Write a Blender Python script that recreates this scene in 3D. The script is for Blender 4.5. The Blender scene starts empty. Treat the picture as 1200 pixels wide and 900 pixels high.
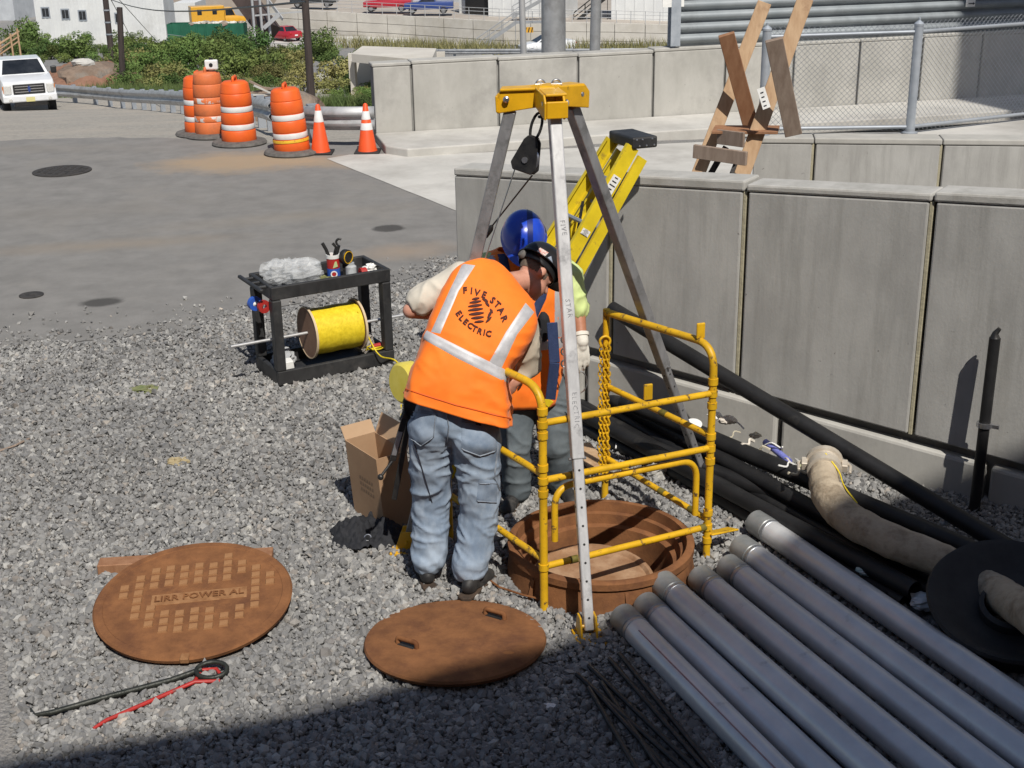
import bpy, bmesh, math, random
import numpy as np
from mathutils import Vector as V, Matrix, noise
from mathutils.bvhtree import BVHTree
R = math.radians
rnd = random.Random(7)
SC = bpy.context.scene
COL = SC.collection

# ---------------------------------------------------------------- camera
CAMH, PITCH, ROLL, FPX = 3.6, 20.5, 1.0, 1552.0
_p, _r = R(PITCH), R(ROLL)
FW = V((0, math.cos(_p), -math.sin(_p)))
_up0 = V((0, math.sin(_p), math.cos(_p)))
RT = V((1, 0, 0)) * math.cos(_r) - _up0 * math.sin(_r)
UP = RT.cross(FW)
CP = V((0, 0, CAMH))
cam = bpy.data.cameras.new('camera'); cam.sensor_width = 36; cam.lens = FPX / 1200 * 36
cam.clip_start = .05; cam.clip_end = 3000
camo = bpy.data.objects.new('camera', cam); COL.objects.link(camo)
camo.matrix_world = Matrix(((RT.x, UP.x, -FW.x, 0), (RT.y, UP.y, -FW.y, 0), (RT.z, UP.z, -FW.z, CAMH), (0, 0, 0, 1)))
SC.camera = camo

# ---------------------------------------------------------------- sun and sky
SUN_EL, SHADOW_AZ = 52.0, 19.0          # shadows run away from the viewer, 19 degrees to the left
sd = V((-math.sin(R(SHADOW_AZ)) * math.cos(R(SUN_EL)), math.cos(R(SHADOW_AZ)) * math.cos(R(SUN_EL)), -math.sin(R(SUN_EL))))
sl = bpy.data.lights.new('sun', 'SUN'); sl.energy = 4.2; sl.angle = R(.53); sl.color = (1, .95, .87)
so = bpy.data.objects.new('sun', sl); COL.objects.link(so)
so.rotation_euler = sd.to_track_quat('-Z', 'Y').to_euler(); so.location = (3, -8, 30)
W = bpy.data.worlds.new('World'); SC.world = W; W.use_nodes = True
nt = W.node_tree; bg = nt.nodes['Background']; bg.inputs[1].default_value = .07
sky = nt.nodes.new('ShaderNodeTexSky'); sky.sky_type = 'NISHITA'; sky.sun_disc = False
sky.sun_elevation = R(SUN_EL); sky.sun_rotation = R(180 - SHADOW_AZ)
sky.air_density = 1.0; sky.dust_density = 1.0
nt.links.new(sky.outputs[0], bg.inputs[0])
SC.view_settings.view_transform = 'Standard'; SC.view_settings.look = 'None'
SC.view_settings.exposure = 0.12; SC.view_settings.gamma = 1

# ---------------------------------------------------------------- survey helpers: a sight line met with a real level or distance
def ray(u, v): return FW * FPX + RT * (u - 600) - UP * (v - 450)
def G(u, v, z=0.0):
    r = ray(u, v); return CP + r * ((z - CAMH) / r.z)
def Y(u, v, y):
    r = ray(u, v); return CP + r * (y / r.y)
def terr(y):
    if y < 20: return 0.0
    if y < 54: return -(y - 20) * .13
    return -4.42 - (min(y, 235) - 54) * .079
def T(u, v):
    r = ray(u, v); lo, hi = .002, .3
    for _ in range(50):
        m = (lo + hi) / 2; p = CP + r * m
        if p.z > terr(p.y): lo = m
        else: hi = m
    return CP + r * lo

# ---------------------------------------------------------------- materials
MATS = {}
def mat(name, c1, c2=None, scale=8, rough=.7, metal=0, bump=0, bscale=None, detail=6, c3=None, s3=2.0, t3=(.5, .65), stretch=(1, 1, 1),
        alpha=1, trans=0, contrast=(.35, .65), spec=.5, bdist=.01, rvar=0, coat=0, sheen=0, st3=None, spk=None):
    if name in MATS: return MATS[name]
    m = bpy.data.materials.new(name); m.use_nodes = True; n = m.node_tree; L = n.links.new
    b = n.nodes['Principled BSDF']; tc = n.nodes.new('ShaderNodeTexCoord'); mp = n.nodes.new('ShaderNodeMapping')
    L(tc.outputs['Object'], mp.inputs[0]); mp.inputs['Scale'].default_value = stretch
    mp.inputs['Location'].default_value = (hash_(name) * 3, hash_(name + 'b') * 3, 0)
    b.inputs['Roughness'].default_value = rough; b.inputs['Metallic'].default_value = metal
    b.inputs['Specular IOR Level'].default_value = spec
    if coat: b.inputs['Coat Weight'].default_value = coat
    if sheen: b.inputs['Sheen Weight'].default_value = sheen
    if trans: b.inputs['Transmission Weight'].default_value = trans
    if alpha < 1: b.inputs['Alpha'].default_value = alpha
    b.inputs['Base Color'].default_value = (*c1, 1)
    out = None
    if c2 is not None:
        t = n.nodes.new('ShaderNodeTexNoise'); t.inputs['Scale'].default_value = scale; t.inputs['Detail'].default_value = detail
        t.inputs['Roughness'].default_value = .65
        L(mp.outputs[0], t.inputs[0])
        r = n.nodes.new('ShaderNodeValToRGB'); r.color_ramp.elements[0].position = contrast[0]; r.color_ramp.elements[1].position = contrast[1]
        r.color_ramp.elements[0].color = (*c1, 1); r.color_ramp.elements[1].color = (*c2, 1)
        L(t.outputs[0], r.inputs[0]); out = r.outputs[0]
        if rvar:
            mr = n.nodes.new('ShaderNodeMapRange'); mr.inputs['To Min'].default_value = rough - rvar; mr.inputs['To Max'].default_value = rough + rvar
            L(t.outputs[0], mr.inputs[0]); L(mr.outputs[0], b.inputs['Roughness'])
    if c3 is not None:
        if st3: mp3 = n.nodes.new('ShaderNodeMapping'); mp3.inputs['Scale'].default_value = st3; L(tc.outputs['Object'], mp3.inputs[0])
        t3n = n.nodes.new('ShaderNodeTexNoise'); t3n.inputs['Scale'].default_value = s3; t3n.inputs['Detail'].default_value = 9; t3n.inputs['Roughness'].default_value = .7
        L(mp3.outputs[0] if st3 else tc.outputs['Object'], t3n.inputs[0])
        r3 = n.nodes.new('ShaderNodeValToRGB'); r3.color_ramp.elements[0].position = t3[0]; r3.color_ramp.elements[1].position = t3[1]
        L(t3n.outputs[0], r3.inputs[0])
        mx = n.nodes.new('ShaderNodeMix'); mx.data_type = 'RGBA'
        L(r3.outputs[0], mx.inputs['Factor']); mx.inputs['A'].default_value = (*c1, 1)
        if out: L(out, mx.inputs['A'])
        mx.inputs['B'].default_value = (*c3, 1); out = mx.outputs['Result']
    if out: L(out, b.inputs['Base Color'])
    if spk:
        ts = n.nodes.new('ShaderNodeTexNoise'); ts.inputs['Scale'].default_value = spk[1]; ts.inputs['Detail'].default_value = 3; L(tc.outputs['Object'], ts.inputs[0]); rs_ = n.nodes.new('ShaderNodeValToRGB'); rs_.color_ramp.elements[0].position = spk[2]; rs_.color_ramp.elements[1].position = spk[2] + .03; L(ts.outputs[0], rs_.inputs[0])
        mx2 = n.nodes.new('ShaderNodeMix'); mx2.data_type = 'RGBA'; L(rs_.outputs[0], mx2.inputs['Factor']); mx2.inputs['A'].default_value = (*c1, 1); L(out, mx2.inputs['A']); mx2.inputs['B'].default_value = (*spk[0], 1); out = mx2.outputs['Result']; L(out, b.inputs['Base Color'])
    if bump:
        tb = n.nodes.new('ShaderNodeTexNoise'); tb.inputs['Scale'].default_value = bscale or scale * 3; tb.inputs['Detail'].default_value = 8
        L(mp.outputs[0], tb.inputs[0]); bp = n.nodes.new('ShaderNodeBump'); bp.inputs['Strength'].default_value = bump; bp.inputs['Distance'].default_value = bdist
        L(tb.outputs[0], bp.inputs['Height']); L(bp.outputs[0], b.inputs['Normal'])
    MATS[name] = m
    return m
def hash_(s): return (sum((i + 1) * ord(c) for i, c in enumerate(s)) % 997) / 99.7

# ---------------------------------------------------------------- mesh building
OFF = {}
def basis(d, up=V((0, 0, 1))):
    d = d.normalized()
    if abs(d.dot(up)) > .995: up = V((1, 0, 0))
    a = d.cross(up).normalized(); b = a.cross(d).normalized()
    return a, b, d
class MB:
    def __init__(s): s.v = []; s.f = []; s.mi = []
    def add(s, vs, fs, mi=0):
        o = len(s.v); s.v += [V(x) for x in vs]; s.f += [[o + i for i in f] for f in fs]; s.mi += [mi] * len(fs); return s
    def box(s, c, size, X=(1, 0, 0), Yd=(0, 1, 0), mi=0, taper=1.0):
        X = V(X).normalized(); Yd = V(Yd).normalized(); Z = X.cross(Yd); c = V(c); a, b, h = [k / 2 for k in size]
        vs = []
        for k in (-1, 1):
            t = taper if k == 1 else 1
            for i, j in ((-1, -1), (1, -1), (1, 1), (-1, 1)): vs.append(c + X * a * i * t + Yd * b * j * t + Z * h * k)
        return s.add(vs, [[0, 3, 2, 1], [4, 5, 6, 7], [0, 1, 5, 4], [1, 2, 6, 5], [2, 3, 7, 6], [3, 0, 4, 7]], mi)
    def bar(s, p0, p1, w, h, up=V((0, 0, 1)), mi=0):
        p0 = V(p0); p1 = V(p1); a, b, d = basis(p1 - p0, V(up)); return s.box((p0 + p1) / 2, (w, h, (p1 - p0).length), a, b, mi) if a.cross(b).dot(d) > 0 else s.box((p0 + p1) / 2, (h, w, (p1 - p0).length), b, a, mi)
    def tube(s, pts, r, n=10, closed=False, caps=True, mi=0):
        pts = [V(p) for p in pts]; N = len(pts); rs = r if isinstance(r, (list, tuple)) else [r] * N
        vs = []; pa = None
        for i, p in enumerate(pts):
            if closed: d = pts[(i + 1) % N] - pts[i - 1]
            else: d = pts[min(i + 1, N - 1)] - pts[max(i - 1, 0)]
            if d.length < 1e-9: d = V((0, 0, 1))
            d.normalize()
            if pa is None: a, b, _ = basis(d)
            else:
                a = pa - d * pa.dot(d)
                if a.length < 1e-6: a, b, _ = basis(d)
                a.normalize(); b = a.cross(d).normalized()
            pa = a
            for k in range(n):
                t = 2 * math.pi * k / n; vs.append(p + (a * math.cos(t) + b * math.sin(t)) * rs[i])
        fs = []
        for i in range(N if closed else N - 1):
            j = (i + 1) % N
            for k in range(n):
                l = (k + 1) % n; fs.append([i * n + k, i * n + l, j * n + l, j * n + k])
        if caps and not closed: fs += [list(range(n))[::-1], list(range((N - 1) * n, N * n))]
        return s.add(vs, fs, mi)
    def lathe(s, prof, n=24, o=(0, 0, 0), ax=(0, 0, 1), mi=0, closed=False, sx=1, sy=1, arc=1.0):
        a, b, d = basis(V(ax)); o = V(o)
        if a.cross(b).dot(d) < 0: a, b = b, a
        vs = []
        for r, z in prof:
            for k in range(n):
                t = 2 * math.pi * k / n; vs.append(o + a * (r * sx * math.cos(t)) + b * (r * sy * math.sin(t)) + d * z)
        fs = []; M = len(prof)
        for i in range(M if closed else M - 1):
            j = (i + 1) % M
            for k in range(n):
                l = (k + 1) % n; fs.append([i * n + k, i * n + l, j * n + l, j * n + k])
        if not closed:
            fs += [list(range(n))[::-1], list(range((M - 1) * n, M * n))]
        return s.add(vs, fs, mi)
    def prism(s, poly, o, X, Yd, depth, mi=0):
        o = V(o); X = V(X); Yd = V(Yd); Z = X.cross(Yd).normalized() * depth; n = len(poly)
        b = [o + X * p[0] + Yd * p[1] for p in poly]
        return s.add(b + [p + Z for p in b], [list(range(n))[::-1], list(range(n, 2 * n))] + [[i, (i + 1) % n, n + (i + 1) % n, n + i] for i in range(n)], mi)
    def ell(s, c, r, nu=16, nv=10, X=(1, 0, 0), Yd=(0, 1, 0), mi=0):
        X = V(X).normalized(); Yd = V(Yd).normalized(); Z = X.cross(Yd); c = V(c); vs = []
        for i in range(nv + 1):
            ph = math.pi * (i + .02) / (nv + .04)
            for k in range(nu):
                t = 2 * math.pi * k / nu
                vs.append(c + X * r[0] * math.sin(ph) * math.cos(t) + Yd * r[1] * math.sin(ph) * math.sin(t) - Z * r[2] * math.cos(ph))
        fs = []
        for i in range(nv):
            for k in range(nu):
                l = (k + 1) % nu; fs.append([i * nu + k, i * nu + l, (i + 1) * nu + l, (i + 1) * nu + k])
        fs += [list(range(nu))[::-1], list(range(nv * nu, nv * nu + nu))]
        return s.add(vs, fs, mi)
    def quad(s, a, b, c, d, mi=0): return s.add([a, b, c, d], [[0, 1, 2, 3]], mi)
    def mesh(s, name, off):
        me = bpy.data.meshes.new(name); me.from_pydata([tuple(p - off) for p in s.v], [], s.f)
        me.polygons.foreach_set('material_index', s.mi); me.update(); return me
    def build(s, name, m, parent=None, smooth=None, bevel=0, seg=1, loc=None, fix=True):
        if parent is not None: off = OFF[parent.name]
        elif loc is not None: off = V(loc)
        else:
            xs = [p.x for p in s.v]; ys = [p.y for p in s.v]; off = V(((min(xs) + max(xs)) / 2, (min(ys) + max(ys)) / 2, min(p.z for p in s.v)))
        me = s.mesh(name, off)
        if bevel or fix:
            bm = bmesh.new(); bm.from_mesh(me)
            if fix: bmesh.ops.recalc_face_normals(bm, faces=bm.faces)
            if bevel:
                es = [e for e in bm.edges if len(e.link_faces) == 2 and e.calc_face_angle(0) > .5]
                bmesh.ops.bevel(bm, geom=es, offset=bevel, segments=seg, affect='EDGES', profile=.5, clamp_overlap=True)
            bm.to_mesh(me); bm.free()
        for k in (m if isinstance(m, (list, tuple)) else [m]): me.materials.append(k)
        if smooth is not None:
            me.polygons.foreach_set('use_smooth', [True] * len(me.polygons)); me.set_sharp_from_angle(angle=R(smooth))
        return link(name, me, parent, off)
def link(name, me, parent, off):
    o = bpy.data.objects.new(name, me); COL.objects.link(o)
    if parent is not None: o.parent = parent; OFF[o.name] = OFF[parent.name].copy()
    else: o.location = off; OFF[o.name] = V(off)
    return o
def tag(o, label=None, cat=None, group=None, kind=None):
    if label: o['label'] = label
    if cat: o['category'] = cat
    if group: o['group'] = group
    if kind: o['kind'] = kind
    return o
def thing(name, label, cat, loc=(0, 0, 0), group=None):
    o = bpy.data.objects.new(name, None); COL.objects.link(o); o.location = loc; o.empty_display_size = .1; OFF[o.name] = V(loc)
    return tag(o, label, cat, group)
def copy_tree(o, parent=None):
    c = o.copy(); COL.objects.link(c)
    if parent is not None: c.parent = parent
    for ch in list(o.children): copy_tree(ch, c)
    return c
def arc(c, a, b, r, t0, t1, n=8):
    return [c + a * (r * math.cos(t0 + (t1 - t0) * i / n)) + b * (r * math.sin(t0 + (t1 - t0) * i / n)) for i in range(n + 1)]
def round_path(pts, r, n=6):
    pts = [V(p) for p in pts]; out = [pts[0]]
    for i in range(1, len(pts) - 1):
        a = (pts[i - 1] - pts[i]); b = (pts[i + 1] - pts[i]); k = min(r, a.length * .49, b.length * .49)
        p0 = pts[i] + a.normalized() * k; p1 = pts[i] + b.normalized() * k
        for j in range(n + 1):
            t = j / n; out.append(p0 * (1 - t) ** 2 + pts[i] * 2 * t * (1 - t) + p1 * t * t)
    return out + [pts[-1]]
def bez(pts, n=24):
    """smooth curve through the points (Catmull-Rom)"""
    pts = [V(p) for p in pts]; q = [pts[0] * 2 - pts[1]] + pts + [pts[-1] * 2 - pts[-2]]; out = []
    for i in range(1, len(q) - 2):
        for j in range(n):
            t = j / n; a, b, c, d = q[i - 1:i + 3]
            out.append(.5 * ((2 * b) + (c - a) * t + (2 * a - 5 * b + 4 * c - d) * t * t + (3 * b - a - 3 * c + d) * t ** 3))
    return out + [pts[-1]]
def text_mesh(s, size, name='lettering', spacing=1.0, res=2, bold=0.0):
    cu = bpy.data.curves.new(name, 'FONT'); cu.body = s; cu.size = size; cu.resolution_u = res; cu.align_x = 'CENTER'; cu.align_y = 'CENTER'; cu.space_character = spacing; cu.offset = bold
    o = bpy.data.objects.new('t', cu); COL.objects.link(o)
    dg = bpy.context.evaluated_depsgraph_get(); me = bpy.data.meshes.new_from_object(o.evaluated_get(dg)); bpy.data.objects.remove(o)
    vs = [v.co.copy() for v in me.vertices]; fs = [list(p.vertices) for p in me.polygons]; bpy.data.meshes.remove(me); bpy.data.curves.remove(cu)
    return vs, fs
#SECTION_END helpers
# ---------------------------------------------------------------- materials of the setting
CONC = mat('concrete', (.36, .352, .325), (.46, .45, .42), 2.2, .88, spk=((.26, .25, .23), 19, .74), bump=.25, bscale=60, c3=(.27, .262, .245), s3=1.1, t3=(.5, .78), stretch=(1, 1, .45), bdist=.004)
CONCW = mat('wall_concrete', (.34, .335, .32), (.43, .425, .405), 2.4, .85, bump=.3, bscale=60, c3=(.245, .24, .225), s3=3.5, t3=(.48, .85), st3=(2.6, 2.6, .22), spk=((.20, .195, .185), 21, .735), stretch=(1.2, 1.2, .7), bdist=.004)
CONCD = mat('dark_concrete', (.20, .198, .19), (.29, .285, .27), 3, .9, bump=.3, bscale=50, bdist=.004)
PAVE = mat('pavement_concrete', (.46, .45, .42), (.56, .545, .51), .9, .9, bump=.2, bscale=70, c3=(.34, .325, .30), s3=.6, t3=(.45, .7), bdist=.003)
CONCL = mat('coping_concrete', (.36, .355, .33), (.46, .45, .425), 5, .88, bump=.3, bscale=70, c3=(.29, .28, .255), s3=4, t3=(.5, .75), bdist=.004)
SEAL = mat('sealant', (.42, .385, .27), (.33, .30, .21), 14, .85, bump=.4)
DIRT = mat('dirt', (.16, .115, .085), (.27, .20, .15), 1.3, .95, bump=.8, bscale=9, bdist=.1, c3=(.20, .19, .17), s3=.35)
RDIRT = mat('red_dirt', (.19, .095, .06), (.27, .15, .10), 1.2, .95, bump=.8, bscale=5, bdist=.15)
GALV = mat('galvanised', (.38, .40, .43), (.50, .52, .55), 14, .42, .75, bump=.05, rvar=.1)
GALVD = mat('dull_galvanised', (.30, .33, .37), (.38, .41, .45), 3, .55, .35)
BLACKM = mat('black', (.012, .012, .013), (.03, .03, .031), 8, .5)

def spot_material(name, base, spots):
    m = base.copy(); m.name = name; n = m.node_tree; L = n.links.new; b = n.nodes['Principled BSDF']
    src = b.inputs['Base Color'].links[0].from_socket
    tc = n.nodes.new('ShaderNodeTexCoord'); nz = n.nodes.new('ShaderNodeTexNoise'); nz.inputs['Scale'].default_value = 2.2; nz.inputs['Detail'].default_value = 10; nz.inputs['Roughness'].default_value = .72
    L(tc.outputs['Object'], nz.inputs[0])
    for (x, y, rx, ry, rot, col, st, soft) in spots:
        mp = n.nodes.new('ShaderNodeMapping'); mp.vector_type = 'TEXTURE'; mp.inputs['Location'].default_value = (x, y, 0); mp.inputs['Rotation'].default_value = (0, 0, R(rot)); mp.inputs['Scale'].default_value = (rx, ry, 1)
        L(tc.outputs['Object'], mp.inputs[0]); ln = n.nodes.new('ShaderNodeVectorMath'); ln.operation = 'LENGTH'; L(mp.outputs[0], ln.inputs[0])
        ad = n.nodes.new('ShaderNodeMath'); ad.operation = 'MULTIPLY_ADD'; L(nz.outputs[0], ad.inputs[0]); ad.inputs[1].default_value = 1.1; L(ln.outputs['Value'], ad.inputs[2])
        mr = n.nodes.new('ShaderNodeMapRange'); mr.inputs['From Min'].default_value = 1.45 - soft; mr.inputs['From Max'].default_value = 1.55; mr.inputs['To Min'].default_value = st; mr.inputs['To Max'].default_value = 0
        L(ad.outputs[0], mr.inputs[0]); mx = n.nodes.new('ShaderNodeMix'); mx.data_type = 'RGBA'; L(mr.outputs[0], mx.inputs['Factor']); L(src, mx.inputs['A']); mx.inputs['B'].default_value = (*col, 1); src = mx.outputs['Result']
    L(src, b.inputs['Base Color']); return m

# ---------------------------------------------------------------- ground
GRAVB = mat('gravel_bed', (.15, .149, .146), (.31, .305, .295), 42, .95, bump=1, bscale=45, bdist=.03, c3=(.30, .27, .24), s3=.5, t3=(.5, .7))
b = MB(); ys = [-60, -10, 0, 3, 6.04, 7.20, 9, 12, 15, 18, 20, 24, 30, 40, 54, 70, 100, 150, 235, 1500]; xs = [-700, -200, -60, -25, -12, -6, -3, -.10, 1.06, 3, 6, 12, 25, 60, 200, 700]
vs = [(x, y, terr(y)) for y in ys for x in xs]; nx = len(xs)
b.add(vs, [[i * nx + k, i * nx + k + 1, (i + 1) * nx + k + 1, (i + 1) * nx + k] for i in range(len(ys) - 1) for k in range(nx - 1) if not (ys[i] == 6.04 and xs[k] == -.10)])
ring_ = [(math.cos(2 * math.pi * k / 40), math.sin(2 * math.pi * k / 40)) for k in range(40)]   # the ground stops round the manhole shaft
b.add([(.48 + c * .5, 6.62 + s_ * .5, 0) for c, s_ in ring_] + [(.48 + c * .58 / max(abs(c), abs(s_)), 6.62 + s_ * .58 / max(abs(c), abs(s_)), 0) for c, s_ in ring_], [[k, (k + 1) % 40, 40 + (k + 1) % 40, 40 + k] for k in range(40)])
tag(b.build('ground', GRAVB, loc=(0, 0, 0)), kind='structure')

def wob(pts, n=14, amp=.07, seed=0):
    out = []
    for a, c in zip(pts, pts[1:]):
        for i in range(n):
            p = V(a).lerp(V(c), i / n); k = noise.noise(V((p.x * 2.3 + seed, p.y * 2.3, 0))) + .6 * noise.noise(V((p.x * 7 + seed, p.y * 7, 3)))
            out.append(V((p.x, p.y + k * amp, 0)))
    return out + [V(pts[-1])]
edge = [G(*q) for q in ((-420, 460), (-150, 425), (0, 411), (100, 399), (200, 391), (245, 383), (330, 358), (420, 342), (475, 328), (525, 305), (620, 270))]
EDGE = wob(edge, 16, .12)
far = [G(*q) for q in ((640, 150), (420, 166), (300, 168), (225, 163), (110, 161), (0, 165), (-400, 172))]
ASPH0 = mat('asphalt', (.185, .180, .172), (.235, .228, .218), 2.6, .95, bump=.6, bscale=150, bdist=.008, c3=(.24, .228, .21), s3=.8, t3=(.52, .75), stretch=(1, 1, 1), spec=.2, detail=14)
tan = (.36, .27, .18); drk = (.035, .034, .033)
def sp(u, v, rx, ry, rot, col, st, soft=.5): p = G(u, v); return (p.x, p.y, rx, ry, rot, col, st, soft)
ASPH = spot_material('stained_asphalt', ASPH0, [sp(285, 190, 1.55, .95, 5, tan, .85), sp(395, 192, 1.0, .45, -20, tan, .5), sp(120, 288, 2.0, .35, 12, (.26, .215, .165), .55, .9), sp(340, 255, 2.2, .4, 18, (.25, .22, .18), .45, .9),
    sp(475, 295, .7, .45, 20, (.32, .24, .17), .6, .8), sp(117, 355, .24, .17, 20, drk, .75, .3), sp(455, 268, .2, .2, 0, drk, .75, .2), sp(30, 175, 2.4, .5, 0, (.23, .21, .185), .5, .9), sp(60, 250, 3, .6, 8, (.2, .185, .165), .4, 1)])
b = MB(); pts = [V((p.x, p.y, .006)) for p in EDGE] + [V((p.x, p.y, .006)) for p in wob(far, 8, .12, 5)]
b.add(pts, [list(range(len(pts)))])
tag(b.build('road', ASPH, loc=(0, 0, 0), fix=False), kind='structure')
b = MB(); pts = [G(*q) for q in ((383, 187), (410, 182), (452, 181), (478, 184))] + [V((13, 21.5, 0)), V((13, 10.5, 0)), V((2.1, 10.9, 0)), V((.75, 13.1, 0)), V((-.95, 16.1, 0))]
pts = [V((p.x, p.y, .012)) for p in wob(pts + [pts[0]], 10, .02, 9)][:-1]
b.add(pts, [list(range(len(pts)))])
tag(b.build('pavement', PAVE, loc=(0, 0, 0), fix=False), kind='structure')

GLOT = mat('gravel_lot', (.25, .232, .205), (.42, .395, .35), 9, .95, bump=1, bscale=12, bdist=.08, c3=(.40, .36, .31), s3=.4, t3=(.45, .65), detail=12)
b = MB(); nr = [G(*q) for q in ((640, 158), (420, 166), (300, 168.5), (225, 163.5), (110, 161.5), (0, 165.5), (-400, 173))]; nr = wob(nr, 8, .16, 5); vs = []
yrs = [0, 1.5, 4, 8, 14, 22, 32, 40]; m_ = len(yrs)
for p in nr:
    for k in yrs: f_ = 1 + k * .05; vs.append(V((p.x * f_, p.y + k, terr(p.y + k) + .012)))
b.add(vs, [[i * m_ + k, (i + 1) * m_ + k, (i + 1) * m_ + k + 1, i * m_ + k + 1] for i in range(len(nr) - 1) for k in range(m_ - 1)])
tag(b.build('gravel_lot', GLOT, loc=(0, 0, 0)), kind='structure')
# crushed stone, one mesh of separately shaped stones
def gravel():
    rs = np.random.default_rng(3)
    RC = G(703, 645, .2)
    ph = (1 + 5 ** .5) / 2
    ico = np.array([(-1, ph, 0), (1, ph, 0), (-1, -ph, 0), (1, -ph, 0), (0, -1, ph), (0, 1, ph), (0, -1, -ph), (0, 1, -ph), (ph, 0, -1), (ph, 0, 1), (-ph, 0, -1), (-ph, 0, 1)]) / 1.9
    icf = np.array([(0, 11, 5), (0, 5, 1), (0, 1, 7), (0, 7, 10), (0, 10, 11), (1, 5, 9), (5, 11, 4), (11, 10, 2), (10, 7, 6), (7, 1, 8), (3, 9, 4), (3, 4, 2), (3, 2, 6), (3, 6, 8), (3, 8, 9), (4, 9, 5), (2, 4, 11), (6, 2, 10), (8, 6, 7), (9, 8, 1)])
    ex = np.array([p.x for p in EDGE]); ey = np.array([p.y for p in EDGE]); o = np.argsort(ex); ex, ey = ex[o], ey[o]
    N = 205000
    y = 3.85 + (13.4 - 3.85) * rs.random(N) ** 1.2; x = (rs.random(N) * 2 - 1) * (.405 * y + .35) + .12
    lim = np.interp(x, ex, ey)
    pn = np.array([noise.noise(V((a * 1.3, c * 1.3, 0))) for a, c in zip(x, y)])
    keep = (y < lim - .05 + .45 * pn + rs.normal(0, .12, N)) & (np.hypot(x - .48, y - 6.62) > .53) & (np.hypot(x + .31, y - 5.9) > .40) & (np.hypot(x + 1.71, y - 6.1) > .46)
    keep |= (y < lim + .45 + .5 * pn) & (rs.random(N) < .12)
    keep |= (y < lim + 1.0) & (rs.random(N) < .015) & (np.hypot(x - .48, y - 6.62) > .53)
    keep &= (np.hypot(x - .48, y - 6.62) > .53) & (np.hypot(x + .31, y - 5.9) > .40) & (np.hypot(x + 1.71, y - 6.1) > .46)
    x, y, pn = x[keep], y[keep], pn[keep]; n = len(x)
    dist = y / 6.0
    s = np.exp(rs.normal(math.log(.0118), .40, n)) * np.where(dist > 1.4, 1.12, 1.0); s = np.clip(s, .005, .03)
    octa = np.array([(1, 0, 0), (-1, 0, 0), (0, 1, 0), (0, -1, 0), (0, 0, 1), (0, 0, -1)]) * 1.12
    ocf = np.array([(0, 2, 4), (2, 1, 4), (1, 3, 4), (3, 0, 4), (2, 0, 5), (1, 2, 5), (3, 1, 5), (0, 3, 5)])
    od = np.argsort(y); x, y, pn, s = x[od], y[od], pn[od], s[od]; nn_ = int((y < 7.7).sum())     # many-sided stones near, eight-sided ones farther off
    q = rs.normal(size=(n, 4)); q /= np.linalg.norm(q, axis=1)[:, None]; w, a, c, d = q.T
    Rm = np.stack([np.stack([1 - 2 * (c * c + d * d), 2 * (a * c - d * w), 2 * (a * d + c * w)], -1), np.stack([2 * (a * c + d * w), 1 - 2 * (a * a + d * d), 2 * (c * d - a * w)], -1), np.stack([2 * (a * d - c * w), 2 * (c * d + a * w), 1 - 2 * (a * a + c * c)], -1)], 1)
    pos = np.stack([x, y, .006 + rs.random(n) * .013 + s * .2], -1)
    def stones(tp, fc, i0, i1, base):
        k, m_ = i1 - i0, len(tp); vv = tp[None] * (1 + rs.uniform(-.38, .3, (k, m_, 1))) * (s[i0:i1, None, None] * rs.uniform(.65, 1.25, (k, 1, 3)))
        vv = np.einsum('nij,nkj->nki', Rm[i0:i1], vv) + pos[i0:i1, None, :]
        return vv.reshape(-1, 3), (fc[None] + base + (np.arange(k) * m_)[:, None, None]).reshape(-1, 3)
    v1, f1 = stones(ico, icf, 0, nn_, 0); v2, f2 = stones(octa, ocf, nn_, n, len(v1))
    vv = np.concatenate([v1, v2]); f = np.concatenate([f1, f2]); per = np.concatenate([np.full(nn_, 12), np.full(n - nn_, 6)])
    me = bpy.data.meshes.new('gravel'); me.vertices.add(len(vv)); me.vertices.foreach_set('co', vv.reshape(-1).astype(np.float32))
    me.loops.add(len(f) * 3); me.loops.foreach_set('vertex_index', f.reshape(-1).astype(np.int32))
    me.polygons.add(len(f)); me.polygons.foreach_set('loop_start', np.arange(0, len(f) * 3, 3, dtype=np.int32)); me.polygons.foreach_set('loop_total', np.full(len(f), 3, dtype=np.int32))
    me.update(calc_edges=True); me.polygons.foreach_set('use_smooth', [False] * len(f))
    tone = np.clip(rs.normal(.5, .16, n) + .17 * pn, 0, 1); warm = rs.random(n)
    at = me.attributes.new('tone', 'FLOAT', 'POINT'); at.data.foreach_set('value', np.repeat(tone, per).astype(np.float32))
    at = me.attributes.new('warm', 'FLOAT', 'POINT'); at.data.foreach_set('value', np.repeat(warm, per).astype(np.float32))
    m = mat('crushed_stone', (.2, .2, .2), (.3, .3, .3), 40, .9, bump=.5, bscale=150, bdist=.004)
    nn = m.node_tree; L = nn.links.new; bs = nn.nodes['Principled BSDF']; src = bs.inputs['Base Color'].links[0].from_socket
    a1 = nn.nodes.new('ShaderNodeAttribute'); a1.attribute_name = 'tone'; rp = nn.nodes.new('ShaderNodeValToRGB')
    e = rp.color_ramp.elements; e[0].position = 0; e[0].color = (.15, .15, .152, 1); e[1].position = 1; e[1].color = (.56, .55, .52, 1); k = e.new(.5); k.color = (.27, .268, .264, 1)
    L(a1.outputs['Fac'], rp.inputs[0])
    a2 = nn.nodes.new('ShaderNodeAttribute'); a2.attribute_name = 'warm'; r2 = nn.nodes.new('ShaderNodeValToRGB')
    e = r2.color_ramp.elements; e[0].position = .86; e[0].color = (1, 1, 1, 1); e[1].position = 1; e[1].color = (1.06, .97, .89, 1); L(a2.outputs['Fac'], r2.inputs[0])
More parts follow.
